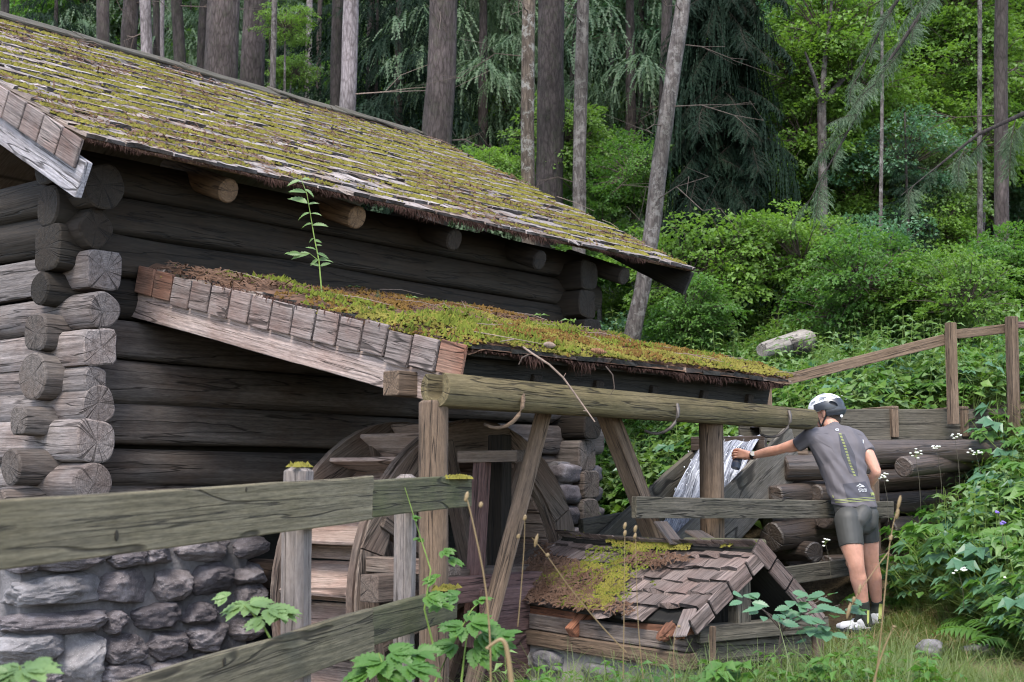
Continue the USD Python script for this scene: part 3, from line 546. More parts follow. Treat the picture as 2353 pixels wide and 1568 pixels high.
for k in range(5): t = tl0+.75+k*.62; obj('rafter', board(LS-.1, .08, .12, seg=4), 'log_shaded', lroof, fr(RL(t, .1, -.20), LU, np.cross(LN, LU), LN))
def lean_h(t, s): return .12*(meshkit.fbm(np.stack([np.asarray(t)*2.0, np.asarray(s)*2.0, np.asarray(t)*0], -1), 4, 8)-.25)*np.clip(np.asarray(s)*6+.1, 0, 1)*np.clip((np.asarray(t)-tl0)*7+.05, 0, 1) - .035*np.clip(1-(np.asarray(t)-tl0)*12, 0, 1)
def moss_cover(n, seed, thr, mat, size, edge, sc=(1.5, 1.7), h=1.0, nm='moss', lift=.0):
    P, t, s, m = roof_scatter(n, seed, thr, sc, tl0-.03, tl1+.02, LS+.06, lambda a, b, c: RL(a, b-.02, lift), 0, edge=edge)
    r = np.random.default_rng(seed+1)
    P = P + np.outer(.03*np.clip((m-thr)*9, 0, 1) + lean_h(t, s) - .012, LN)
    return obj(nm, (lambda q: (q[0]-RL(tl0, 0), q[1]))(tufts(P, np.tile(LN, (len(P), 1))+r.normal(0, .25, (len(P), 3)), size, r, 4, h)), mat, lroof, T(*RL(tl0, 0)), kind='stuff')
front = lambda a, b: .24*np.clip(.62-b, -.8, .55) - .10*np.clip(b-.75, 0, 1)
moss_cover(42000, 41, .575, 'moss', .0115, front, h=.9)
moss_cover(10000, 43, .60, 'moss_green', .012, lambda a, b: front(a, b)*.6, sc=(3, 3), h=1.6, lift=.008)
moss_cover(15000, 47, .60, 'moss_rust', .0115, lambda a, b: front(a, b)*.55+.09*a, sc=(2.2, 2.6), h=1.0, lift=.008)
mound_t = np.linspace(0, 1, 60)
P, t_, s_, m_ = roof_scatter(11000, 51, .46, (1.2, 1.2), tl0, tl1, LS, lambda a, b, c: RL(a, b, .008), 0, edge=lambda a, b: .3*(b-.5)); P = P + np.outer(lean_h(t_, s_), LN)
obj('needle_litter', (lambda q: (q[0]-RL(tl0, 0), q[1]))(needles(P, LN, .055, r_, .005)), 'litter', lroof, T(*RL(tl0, 0)), kind='stuff')
# bumpy humus bed under the moss
hb_t, hb_s = np.meshgrid(np.linspace(tl0-.015, tl1, 90), np.linspace(-.01, LS, 70)); nz = lean_h(hb_t, hb_s)
hv = np.array([RL(a, b, -.02+c) for a, b, c in zip(hb_t.ravel(), hb_s.ravel(), nz.ravel())]) - RL(tl0, 0)
ii, jj = np.meshgrid(np.arange(69), np.arange(89), indexing='ij'); q4 = np.stack([ii*90+jj, ii*90+jj+1, (ii+1)*90+jj+1, (ii+1)*90+jj], -1).reshape(-1, 4)
obj('humus_bed', (hv, np.vstack([q4[:, [0, 1, 2]], q4[:, [0, 2, 3]]])), 'litter', lroof, T(*RL(tl0, 0)), smooth=True, kind='stuff')
obj('needle_fringe', (lambda m: (m[0]-RL(tl0, 0), m[1]))(fringe(RL(tl0, .0, -.03), RL(tl1, .0, -.03), 1500, .075, 15, ND)), 'fringe', lroof, T(*RL(tl0, 0)), kind='stuff')
obj('needle_fringe', (lambda m: (m[0]-RL(tl0, 0), m[1]))(fringe(RL(tl0-.03, .0, -.0), RL(tl0-.03, LS*.95, -.0), 420, .07, 16, -TD)), 'fringe', lroof, T(*RL(tl0, 0)), kind='stuff')
tw = []
for k in range(34):
    a, b = r_.uniform(tl0, tl1), r_.uniform(.05, LS); q = RL(a, b, .02+float(lean_h(a, b))); d = TD*r_.normal(0, 1)+LU*r_.normal(0, .6); d /= np.linalg.norm(d); L = r_.uniform(.12, .6)
    tw.append(tube([q, q+d*L*.5+LN*.03*r_.random()+TD*.02*r_.normal(), q+d*L+LN*.015], [.003, .0025, .0015], 4))
obj('fallen_twigs', (lambda m: (m[0]-RL(tl0, 0), m[1]))(cat_mesh(tw)), 'twig', lroof, T(*RL(tl0, 0)), kind='stuff')
# posts, beam, braces
tb, zbm = hn(903, 881, 2.62)
put_board('beam', H(tb-.02, 2.62, zbm), H(tl1-.1, 2.62, zbm-.03), .12, .135, 'post_brown', shelter)
tp, zp = hn(997, 930, 2.93)
put_log('post', H(tp, 2.93, zp+.02), H(tp-.0, 2.93, -.75), .078, 'post_brown', shelter, wob=.02, n=16)
tr_, zr = hn(1638, 990, 2.90)
put_log('post', H(tr_, 2.90, zr+.1), H(tr_, 2.90, -.45), .083, 'post_brown', shelter, wob=.02, n=16)
tA, zA = hn(1252, 955, 2.80); tB, zB = hn(1088, 1440, 2.80)
put_log('brace', H(tA, 2.80, zA+.05), H(tB-.05*.5, 2.80, zB-.35*1.2), .05, 'post_brown', shelter, wob=.03, n=14)
tA, zA = hn(1398, 962, 2.80); tB, zB = hn(1512, 1215, 2.80)
put_board('brace', H(tA-.02, 2.80, zA+.05), H(tB+.17, 2.80, zB-.38), .10, .115, 'post_brown', shelter, up=ND)
# gutter: a hollowed log
from shapely.geometry import Point, box as sbox, Polygon
tg0, zg0 = hn(1000, 892, 2.97); tg1, zg1 = hn(1857, 962, 2.97)
sec = Point(0, 0).buffer(.103, 24).intersection(sbox(-1, -1, 1, .078)).difference(sbox(-.052, -.012, .052, 1)).difference(Point(0, -.012).buffer(.052, 12))
g = trimesh.creation.extrude_polygon(sec, 1.0, engine='earcut'); Lg = np.linalg.norm(H(tg1, 2.97, zg1)-H(tg0, 2.97, zg0))
gv = np.array(g.vertices); gk = 20
pl = np.array(sec.exterior.coords)[:-1]
rings = []
for k in range(gk):
    u = k/(gk-1); sc = 1.0-.17*u
    wv = 1+.02*(meshkit.noise(np.stack([np.full(len(pl), u*6), pl[:, 0]*9, pl[:, 1]*9], -1), 4)-.5)
    rings.append(np.stack([np.full(len(pl), u*Lg), -pl[:, 0]*sc*wv, pl[:, 1]*sc*wv], -1))
gm = loft(rings, caps=False); gf = np.array(g.faces); n0 = len(pl)
tri = trimesh.creation.triangulate_polygon(Polygon(pl), engine='earcut'); tv, tf = np.array(tri[0]), np.array(tri[1])
capA = np.stack([np.zeros(len(tv)), -tv[:, 0], tv[:, 1]], -1); capB = np.stack([np.full(len(tv), Lg), -tv[:, 0]*.83, tv[:, 1]*.83], -1)
gmesh = cat_mesh([gm, (capA, tf), (capB, tf[:, ::-1])])
gut = obj('gutter', gmesh, 'gutter_wood', shelter, frame(H(tg0, 2.97, zg0), H(tg1, 2.97, zg1))[0], smooth=35)
for px, py in ((1188, 935), (1548, 955), (1808, 968)):
    t, z = hn(px, py, 3.08)
    a = np.linspace(-.5, 2.4, 9); c = H(t, 2.97, z)
    obj('gutter_hook', tube([c + ND*.115*math.cos(x-.2) - ZD*.115*math.sin(x-.2) + TD*(-.05*x+.05) for x in a], np.linspace(.014, .009, 9), 7), 'iron' if px != 1188 else 'post_brown', shelter, smooth=60)
# ---------------------------------------------------------------- water wheel
WT, WZ, WR, WN0, WN1 = 1.25, .40, 1.10, 1.42, 2.02
wheel = thing('mill_wheel', 'wooden bucket water wheel in shade under the lean-to roof', 'water wheel', tuple(H(WT, (WN0+WN1)/2, WZ)))
def W(a, r, n): return H(WT + r*math.cos(a), n, WZ + r*math.sin(a))
def arc_seg(a0, a1, r0, r1, na, nb, k=7):
    rs = []
    for a in np.linspace(a0, a1, k): rs.append([W(a, r0, na), W(a, r1, na), W(a, r1, nb), W(a, r0, nb)])
    return loft(np.array(rs))
for n, nb in ((WN0-.05, WN0), (WN1, WN1+.05)):
    for k in range(8):
        a = k*math.pi/4+.1; m = arc_seg(a+.004, a+math.pi/4-.004, WR-.23, WR, n, nb)
        M = frame(W(a, WR-.1, n), W(a+.78, WR-.1, n), ND)[0]
        obj('rim_segment', xf(m, np.linalg.inv(M)), 'wheel_wood', wheel, M)
    for k in range(8):
        a = k*math.pi/4+.49; m = arc_seg(a+.004, a+math.pi/4-.004, WR-.2, WR-.015, n+(.052 if n > 1.9 else -.022), n+(.072 if n > 1.9 else -.002))
        M = frame(W(a, WR-.1, n), W(a+.78, WR-.1, n), ND)[0]
        obj('rim_facing', xf(m, np.linalg.inv(M)), 'wheel_wood', wheel, M)
npad = 22
for k in range(npad):
    a = k*2*math.pi/npad + .05
    p0, p1 = W(a+.20, WR-.02, WN0+.002), W(a, WR-.24, WN0+.002)
    M = fr((p0+p1)/2, ND, (p1-p0)/np.linalg.norm(p1-p0), np.cross(ND, (p1-p0)/np.linalg.norm(p1-p0)))
    obj('paddle', board(WN1-WN0-.004, np.linalg.norm(p1-p0), .028, seg=3, seed=k), 'paddle_wood', wheel, M, smooth=25)
    p0, p1 = W(a-.02, WR-.225, WN0+.002), W(a+2*math.pi/npad-.03, WR-.225, WN0+.002)
    M = fr((p0+p1)/2, ND, (p1-p0)/np.linalg.norm(p1-p0), np.cross(ND, (p1-p0)/np.linalg.norm(p1-p0)))
    obj('sole_board', board(WN1-WN0-.004, np.linalg.norm(p1-p0), .025, seg=3, seed=k+50), 'paddle_wood', wheel, M, smooth=25)
put_log('axle', H(WT, -.1, WZ), H(WT, 2.62, WZ), .13, 'wheel_wood', wheel, n=18, wob=.02)
for n in (WN0-.03, WN1+.03):
    for k in range(4):
        a = k*math.pi/4+.3
        put_board('spoke', W(a, -(WR-.1), n+.012*k-.02), W(a, WR-.1, n+.012*k-.02), .07, .11, 'wheel_wood', wheel, up=ND)
bear = thing('wheel_bearing_frame', 'timber trestle of reddish beams carrying the axle of the water wheel', 'trestle', tuple(H(WT, 2.4, -.6)))
tbb, zbb = hn(830, 1352, 2.30)
put_board('bearing_beam', H(tbb, 2.36, zbb), H(tbb+1.9, 2.36, zbb), .14, .15, 'wheel_wood', bear)
put_board('bolt_washer', H(tbb+.2, 2.435, zbb+.01), H(tbb+.2, 2.455, zbb+.01), .06, .06, 'iron', bear, roll=.78)
put_board('crosspiece', H(tbb+.28, 2.1, zbb+.115), H(tbb+.28, 2.75, zbb+.115), .10, .085, 'wheel_wood', bear)
t, z = hn(1110, 1060, 2.45); t2, z2 = hn(1082, 1330, 2.45); put_board('leaning_post', H(t, 2.45, z), H(t2, 2.45, z2-.4), .06, .10, 'pink_wood', bear, up=ND)
put_board('post_cap', H(t-.02, 2.3, z+.03), H(t+.06, 2.7, z+.03), .12, .07, 'wheel_wood', bear)
t, z = hn(1148, 1000, 2.30); put_board('upright', H(t, 2.30, z), H(t, 2.30, -.7), .10, .12, 'log_shaded', bear, up=ND)
t, z = hn(1010, 1352, 2.55); t2, z2 = hn(1250, 1352, 2.55); put_board('sill_beam', H(t-.1, 2.55, z-.02), H(t2+.3, 2.55, z-.02), .12, .14, 'pink_wood', bear)
t, z = hn(1130, 1400, 2.66); put_board('plank', H(t-.05, 2.62, z-.02), H(t+.6, 2.62, z-.02), .03, .26, 'pink_wood', bear)
put_board('plank', H(t-.05, 2.62, z-.30), H(t+.6, 2.62, z-.30), .03, .26, 'pink_wood', bear)

# ---------------------------------------------------------------- chute and its water
CN0, CN1 = 1.60, 2.27
chute = thing('water_chute', 'steep open plank chute carrying white water down to the wheel', 'chute', tuple(H(3.8, 1.93, 0)))
tc1, zc1 = hn(1812, 978, CN1); tc0, zc0 = hn(1560, 1226, CN1)
sl = (zc1-zc0)/(tc1-tc0)
tcE = tc0 - .55; zcE = zc0 - sl*.55                                # lower end
up_c = np.array([0, 0, 1.0])
D1 = H(tc1, CN1, zc1)-H(tcE, CN1, zcE); D1 /= np.linalg.norm(D1); Uc = np.cross(ND, D1); Uc = Uc if Uc[2] > 0 else -Uc
def side(n, t0, t1, h, mt, nm='side_board'):
    a, b = H(t0, n, zcE+sl*(t0-tcE)), H(t1, n, zcE+sl*(t1-tcE))
    M, L = frame(a-Uc*h/2, b-Uc*h/2, Uc); obj(nm, board(L, .05, h, seg=8, wob=.006, seed=int(n*100)), mt, chute, M, smooth=25)
side(CN1, tcE, tc1, .44, 'chute_wood'); side(CN0-.03, tcE-.3, tc1-.1, .44, 'flume_wood')
M, L = frame(H(tcE, (CN0+CN1)/2, zcE)-Uc*.40, H(tc1-.05, (CN0+CN1)/2, zcE+sl*(tc1-.05-tcE))-Uc*.40, Uc); obj('floor_board', board(L, CN1-CN0, .05, seg=4), 'wet_log', chute, M)
tl_, zl_ = hn(1672, 1003, 1.93)                                     # lip
put_board('lip_board', H(tl_+.0, CN0-.02, zl_-.06), H(tl_+.0, CN1+.02, zl_-.06), .05, .12, 'wet_log', chute)
wr = []
for k in range(60):
    u = k/59; t = tl_+.06 - u*(tl_-tcE+.05)
    surf = zcE+sl*(t-tcE) - .36
    z = surf if u > .34 else (zl_ - (u/.34)**1.5*(zl_-(zcE+sl*((tl_+.06-.34*(tl_-tcE+.05))-tcE)-.36)))
    row = []
    for q in range(26):
        lo = .12*max(0, 1-u*1.8); n = CN0+.01+lo + (CN1-CN0-.04-lo)*q/25
        row.append(H(t, n, z + .045*(meshkit.fbm(np.array([t*4.5, n*9, u*2.0]), 4, 6)-.5)*(.3+u*1.4) + .035*math.sin(n*31+2*math.sin(t*3))*(.3 if u < .2 else 1)))
    wr.append(row)
wr = np.array(wr); kk, qq = wr.shape[:2]; ii, jj = np.meshgrid(np.arange(kk-1), np.arange(qq-1), indexing='ij'); q4 = np.stack([ii*qq+jj, ii*qq+jj+1, (ii+1)*qq+jj+1, (ii+1)*qq+jj], -1).reshape(-1, 4)
rw = np.random.default_rng(12); strands = []
for k in range(110):
    a, c = int(rw.integers(0, 50)), int(rw.integers(1, 25)); m = int(rw.integers(3, 9)); q = wr[a:min(a+m, 60), c] + np.array([0, 0, 1])*rw.uniform(.004, .045)*np.sin(np.linspace(.3, 2.9, len(wr[a:min(a+m, 60), c])))[:, None] + ND*rw.normal(0, .012)
    strands.append(tube(q, np.linspace(1, .2, len(q))*rw.uniform(.0015, .004), 4))
for k in range(300):
    a, c = int(rw.integers(8, 59)), int(rw.integers(0, 26)); strands.append(xf(blob((.005, .005, .007), sub=1, rough=.2, seed=k % 9), T(*(wr[a, c]+np.array([0, 0, rw.uniform(.01, .12)])+ND*rw.normal(0, .02)))))
Mw = frame(H(tcE, 1.93, zcE), H(tc1, 1.93, zc1))[0]
obj('water_spray', xf(cat_mesh(strands), np.linalg.inv(Mw)), 'foam', '/World', Mw, smooth=True, kind='stuff', label='white strands and drops flying off the rushing water', cat='water')
obj('falling_water', xf((wr.reshape(-1, 3), np.vstack([q4[:, [0, 1, 2]], q4[:, [0, 2, 3]]])), np.linalg.inv(Mw)), 'water', '/World', Mw, smooth=True, kind='stuff', label='white water rushing down the wooden chute', cat='water')
a, za = hn(1335, 1203, 1.5); b, zb2 = hn(1465, 1187, 1.5)
put_board('end_board', H(a, 1.5, za-.07), H(b, 1.5, zb2-.05), .05, .2, 'flume_wood', chute)

# ---------------------------------------------------------------- flume on the bank
F0 = at(1745, 976, 12.35); F1 = at(2420, 972, 13.3)
flume = thing('flume', 'weathered plank flume running level along the bank behind the cyclist', 'flume', (float(F0[0]), float(F0[1]), 1.2))
FD = (F1-F0)/np.linalg.norm(F1-F0); FL = np.linalg.norm(F1-F0); FP = np.array([FD[1], -FD[0], 0]); FP /= np.linalg.norm(FP)     # towards the camera
def Fp(u, p, z): q = F0 + FD*u + FP*p; return np.array([q[0], q[1], F0[2]+(F1[2]-F0[2])*u/FL + z])
def fu(px): # distance along the flume at a picture column
    d = ray(px, 970); A = np.array([[FD[0], -d[0]], [FD[1], -d[1]]]); return np.linalg.solve(A, -(F0+FP*.2)[:2])[0]
for a, b in ((-.1, fu(2044)), (fu(2046), fu(2208)), (fu(2210), FL+.6)):
    put_board('side_plank', Fp(a, .20, 0), Fp(b, .20, 0), .035, .25, 'flume_wood', flume)
    put_board('side_plank', Fp(a, -.20, 0), Fp(b, -.20, 0), .035, .25, 'flume_wood', flume)
    put_board('bottom_plank', Fp(a, 0, -.14), Fp(b, 0, -.14), .46, .03, 'flume_wood', flume)
for px in (2050, 2211):
    u = fu(px)
    put_board('clamp', Fp(u, .235, -.13), Fp(u, .235, .125), .07, .04, 'post_brown', flume, up=FP)
    put_board('clamp', Fp(u, -.25, .135), Fp(u, .26, .135), .07, .03, 'post_brown', flume)
    put_board('bearer', Fp(u-.05, -.35, -.20), Fp(u-.05, .36, -.20), .22, .09, 'wet_log', flume)
for p in (-.15, .15): put_log('stringer', Fp(-.3, p, -.32), Fp(FL+.8, p, -.34), .085, 'wet_log', flume)
obj('water_surface', board(FL+.6, .38, .01, wob=0), 'lens', flume, frame(Fp(0, 0, -.02), Fp(FL, 0, -.02))[0])
rail = thing('flume_handrail', 'handrail of square posts and sloping rails above the flume', 'railing', tuple(Fp(1, -.25, 0)))
def rp(px, py, Y=12.95): return at(px, py, Y)
for px, y0, y1, w in ((2184, 742, 950, .078), (2324, 728, 975, .085)):
    a, b = rp(px, y0, 12.5), rp(px+6, y1, 12.5); put_board('post', b-[0, 0, .1], a, w, w, 'post_brown', rail, up=FP)
a, b = rp(1760, 853, 12.6), rp(1762, 930, 12.6); put_board('post', b-[0, 0, .1], a, .075, .075, 'post_brown', rail, up=FP)
put_board('rail', rp(1772, 882, 12.56), rp(2172, 781, 12.56), .04, .10, 'post_brown', rail)
put_board('rail', rp(2194, 769, 12.55), rp(2314, 755, 12.6), .04, .085, 'post_brown', rail)
put_board('rail', rp(2336, 747, 12.6), rp(2480, 752, 12.7), .04, .06, 'pink_wood', rail)

# ---------------------------------------------------------------- low plank barrier behind the cyclist
bar = thing('plank_barrier', 'low barrier of rough planks on posts in front of the stacked logs', 'fence', tuple(H(3.3, 3.0, 0)))
t0, z0 = hn(1456, 1166, 3.02); t1, z1 = hn(2050, 1172, 3.02)
put_board('rail', H(t0, 3.02, z0), H(t1, 3.02, z1), .04, .135, 'flume_wood', bar)
a, za = hn(1822, 1322, 3.02); b, zb_ = hn(1975, 1304, 3.02); put_board('rail', H(a-.2, 3.02, za), H(t1-.1, 3.02, zb_+.02), .04, .13, 'flume_wood', bar)
t, z = hn(2003, 1090, 2.95); put_board('post', H(t, 2.95, -.2), H(t, 2.95, z), .09, .09, 'post_brown', bar, up=TD)

# ---------------------------------------------------------------- stacked logs under the flume
crib_log_txt = [
    ('thick weathered log topping the stack beside the cyclist', 1800, 1078, 2010, 1074, 11.7, 11.9, .105, 'wet_log', 0),
    ('splintered log jutting out above the plank barrier', 1770, 1136, 1930, 1118, 11.45, 12.3, .085, 'wet_log', .3),
    ('dark log lying just under the splintered one', 1880, 1140, 2010, 1125, 11.7, 12.4, .075, 'wet_log', 0),
    ('dark wet log under the barrier rail, cut end facing out', 1768, 1232, 1960, 1205, 11.45, 12.3, .115, 'wet_log', 0),
    ('round wet log low in the stack, end cut showing', 1885, 1278, 1800, 1268, 11.45, 12.0, .085, 'wet_log', 0),
    ('dark log wedged behind the thigh of the cyclist', 1890, 1190, 2030, 1180, 11.6, 12.3, .09, 'wet_log', 0),
    ('lowest dark log behind the calf of the cyclist', 1900, 1300, 2040, 1290, 11.6, 12.2, .08, 'wet_log', 0),
    ('long mossy log under the flume near the white umbels', 1990, 1042, 2320, 1030, 11.9, 12.6, .10, 'wet_log', 0),
    ('dark round log below the mossy one under the flume', 2080, 1078, 2230, 1060, 11.8, 12.6, .09, 'wet_log', 0),
    ('short block propping the flume beside the chute', 1760, 1042, 1850, 1040, 12.0, 12.1, .06, 'post_brown', .8)]
for lab, x0, y0, x1, y1, Y0, Y1, r, mt, fl in crib_log_txt:
    put_log('stacked_log', at(x0, y0, Y0), at(x1, y1, Y1), r, mt, '/World', wob=.10, n=20, seg=12, flat=fl, bend=.05, label=lab, cat='log', group='logs stacked under the flume')

for j, (x0, y0, x1, y1, Y0, Y1, r) in enumerate([(1770, 1085, 2080, 1080, 12.5, 12.8, .12), (1790, 1150, 2120, 1140, 12.4, 12.8, .11), (1760, 1195, 2100, 1190, 12.4, 12.7, .10), (1780, 1255, 2100, 1240, 12.3, 12.7, .11), (1990, 1105, 2260, 1085, 12.4, 12.8, .10), (2010, 1160, 2240, 1140, 12.3, 12.7, .10), (1800, 1310, 2120, 1300, 12.2, 12.6, .10), (2040, 1215, 2240, 1200, 12.2, 12.6, .10), (2060, 1050, 2300, 1035, 12.6, 13.0, .09)]):
    put_log('stacked_log', at(x0, y0, Y0), at(x1, y1, Y1), r, 'wet_log', '/World', wob=.10, n=16, seg=8, bend=.05, label='dark wet log deep in the shaded back of the stack under the flume', cat='log', group='logs at the back of the stack')  # logs added so the recess under the flume reads dark

# ---------------------------------------------------------------- little shingled hutch
AP = at(1752, 1252, 7.6)
hr = np.array([-.574, .819, 0]); hm = np.array([-.819, -.574, 0]); HLn, HQ, HDROP = 1.78, .56, .37
HS = math.hypot(HQ, HDROP)
hutch = thing('shingled_hutch', 'low stone hutch with a sagging shingle roof patched with moss', 'hutch', (float(AP[0]-.5), float(AP[1]+.4), 0.05))
def hut_side(sgn):
    HQ, HDROP = (.56, .37) if sgn > 0 else (.46, .40); HS = math.hypot(HQ, HDROP)
    U = (-hm*sgn*HQ + ZD*HDROP)/HS; N = np.cross(hr, U); N = N if N[2] > 0 else -N
    base = AP + hm*sgn*HQ - ZD*HDROP
    sag = lambda t: -.025*math.sin(math.pi*t/HLn)
    return U, N, (lambda t, s, h=0.0: base + hr*t + U*s + N*(h-.055) + ZD*sag(t))
U1, N1, RH = hut_side(1); U2, N2, RH2 = hut_side(-1)
hroof = thing('roof', None, None, tuple(AP), parent=hutch)
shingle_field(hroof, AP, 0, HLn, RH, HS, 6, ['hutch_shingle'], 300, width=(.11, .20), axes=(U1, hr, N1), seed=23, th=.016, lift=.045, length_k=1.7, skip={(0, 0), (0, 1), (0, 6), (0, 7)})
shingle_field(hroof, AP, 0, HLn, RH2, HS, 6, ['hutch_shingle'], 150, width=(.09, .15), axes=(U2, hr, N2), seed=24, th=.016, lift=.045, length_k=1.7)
for Rf, U, N in ((RH, U1, N1), (RH2, U2, N2)):
    obj('roof_deck', board(HS-.06, HLn-.06, .025, seg=3, wob=0), 'black_wood', hroof, fr(Rf(HLn/2, .03, .02), U, np.cross(N, U), N))
    for k in range(4):
        obj('verge_board', board(HS/4-.012, .022, .095, seg=3, wob=.004, seed=k), 'hutch_shingle', hroof, fr(Rf(-.015, k*HS/4, .01), U, np.cross(N, U), N), smooth=25)
put_log('ridge_cap', AP+hr*(-.02)+ZD*.0, AP+hr*.62+ZD*-.01, .028, 'rail_moss', hroof, wob=.15); put_log('ridge_cap', AP+hr*.72-ZD*.02, AP+hr*HLn-ZD*.01, .028, 'black_wood', hroof, wob=.15)
put_board('broken_ridge_shingle', AP+hr*.62+hm*.06-ZD*.02, AP+hr*.86-hm*.02+ZD*.10, .09, .016, 'wet_log', hroof)
put_board('broken_ridge_shingle', AP+hr*.40+hm*.0+ZD*.0, AP+hr*.66-hm*.10+ZD*.05, .11, .015, 'wet_log', hroof)
for a, b, s in ((.06, .04, 0), (.17, .01, 1)):
    obj('rotten_wood', blob((.10, .05, .035), seed=s+90, rough=.4, sub=3), 'rotten_wood', hroof, fr(RH(a, b, -.02), U1, np.cross(N1, U1), N1))
put_board('loose_shingle', RH(.02, -.07, .0), RH(.06, .10, .05), .09, .014, 'verge_wood', hroof, up=N1)
put_board('rotten_batten', RH(.12, .02, -.03), RH(.55, .02, -.03), .05, .05, 'rotten_wood', hroof)
put_board('rotten_rafter', RH(.98, -.07, -.05), RH(.98, .2, -.03), .07, .07, 'rotten_wood', hroof)
put_board('batten', RH(1.0, .03, -.02), RH(1.75, .03, -.02), .05, .07, 'rotten_wood', hroof)
def HB(t, q, z): return AP + hr*t + hm*q + ZD*(z-AP[2])
put_board('eave_plate', HB(.03, HQ-.08, .27), HB(1.7, HQ-.08, .27), .09, .09, 'shingle_brown', hutch); put_board('eave_plate', HB(.03, HQ-.06, .175), HB(1.72, HQ-.06, .175), .10, .085, 'post_brown', hutch)
put_board('tie_beam', HB(.05, HQ-.1, .31), HB(.05, -HQ+.05, .31), .10, .085, 'flume_wood', hutch); put_board('sill', HB(.1, HQ-.1, .2), HB(.1, -HQ+.1, .2), .12, .12, 'flume_wood', hutch)
put_board('gable_post', HB(.06, .12, .32), HB(.06, .12, .66), .10, .08, 'flume_wood', hutch, up=hr); put_board('gable_post', HB(.06, -HQ+.1, .0), HB(.06, -HQ+.12, .34), .08, .08, 'post_brown', hutch, up=hr)
put_board('prop', HB(-.06, HQ-.12, .0), HB(-.05, HQ-.14, .36), .03, .03, 'post_brown', hutch, up=hr)
obj('gable_back', board(HLn-.5, .7, .5, wob=0, seg=3), 'black_wood', hutch, frame(HB(.3, 0, .2), HB(HLn-.2, 0, .2))[0])
obj('stone_base', rough_box(HLn-.22, .30, .5, 8, .025), 'concrete', hutch, fr(HB(HLn/2-.02, HQ-.20, -.11), hr, np.cross(ZD, hr), ZD), smooth=40)
for k, (t, z, w, h) in enumerate([(1.55, .04, .13, .06), (1.25, .06, .14, .055), (1.62, -.14, .13, .09), (1.3, -.13, .12, .08), (.95, -.12, .16, .07), (.5, -.14, .16, .08), (.2, -.13, .1, .08), (.75, .04, .15, .05)]):
    obj('stone', blob((w, .10, h), seed=k+30, rough=.22, sub=3, sq=.45), 'stone_pale' if k % 2 else 'concrete', hutch, fr(HB(t, HQ-.10, z), hr, np.cross(ZD, hr), ZD), smooth=50)
def hutch_sc(n, seed, thr, edge, sc=(2.5, 4)):
    r = np.random.default_rng(seed); t, s = r.uniform(0, HLn, n), r.uniform(0, HS, n); m = meshkit.fbm(np.stack([t*sc[0], s*sc[1], t*0], -1), 4, seed)+edge(t/HLn, s/HS); k = m > thr
    return np.array([RH(a, b, .085) for a, b in zip(t[k], s[k])])
for n, sd_, thr, mt, ed in ((15000, 61, .70, 'moss', lambda a, b: .17*np.exp(-((a-.50)/.13)**2)+.13*(b > .86)-.12*(a < .3)*(b < .8)), (5000, 63, .64, 'moss_green', lambda a, b: .14*np.exp(-((a-.5)/.2)**2))):
    P = hutch_sc(n, sd_, thr, ed); obj('moss', (lambda q: (q[0]-AP, q[1]))(tufts(P, np.tile(N1, (len(P), 1)), .007, r_, 4, .9)), mt, hroof, T(*AP), kind='stuff')
P = hutch_sc(9000, 65, .53, lambda a, b: .45*(a-.58)-.1*(b > .8)); obj('needle_litter', (lambda q: (q[0]-AP, q[1]))(needles(P, N1, .03, r_, .004)), 'litter', hroof, T(*AP), kind='stuff')

# ---------------------------------------------------------------- fence beside the camera
FA = np.array([-.85, 5.60, 0]); fd = np.array([.327, .945, 0]); fd /= np.linalg.norm(fd); fn = np.array([fd[1], -fd[0], 0])
def Fe(t, p, z): return FA + fd*t + fn*p + ZD*z
fence = thing('plank_fence', 'greenish plank fence on square posts running close past the camera', 'fence', tuple(Fe(0, 0, -.3)))
put_board('rail', Fe(-3.2, .075, .93), Fe(.52, .075, 1.035), .035, .19, 'rail_wood', fence, seg=14, wob=.008)
r2 = put_board('rail', Fe(.50, .07, 1.03), Fe(1.70, .085, 1.047), .04, .158, 'rail_moss', fence, seg=10, wob=.022, label='mossy dark end rail')
put_board('rail', Fe(-3.2, .075, .33), Fe(.52, .075, .477), .035, .182, 'rail_wood', fence, seg=14, wob=.008)
put_board('rail', Fe(.50, .07, .487), Fe(1.5, .08, .50), .04, .15, 'rail_moss', fence, seg=10, wob=.02)
for px, Yt, tp_, w in ((690, 0, 1072, .10), (931, 1.07, 1090, .088)):
    t = 0.0 if px == 690 else 1.06
    q = Fe(t, 0, 0); zt = 1.12 + (1100-tp_)/FPX*q[1]*1.0
    put_board('post', Fe(t, .0, -.6), Fe(t, .0, zt), w, w*1.05, 'post_grey', fence, up=fd, wob=.008, bev=.02, seg=10)
for t, p, z, r, n in ((1.55, .085, 1.12, .05, 260), (1.38, .085, .585, .05, 200), (.0, 0, 1.168, .022, 60)):
    r__ = np.random.default_rng(int(t*100)); P = Fe(t, p, z)+np.stack([fd*a*r*1.6+fn*b*.02 for a, b in zip(r__.normal(0, .7, n), r__.normal(0, .8, n))]); obj('moss', (lambda q: (q[0]-Fe(t, p, z), q[1]))(tufts(P, np.tile(ZD, (n, 1)), .014, r__, 4, 1.1)), 'moss', fence, T(*Fe(t, p, z)), kind='stuff')
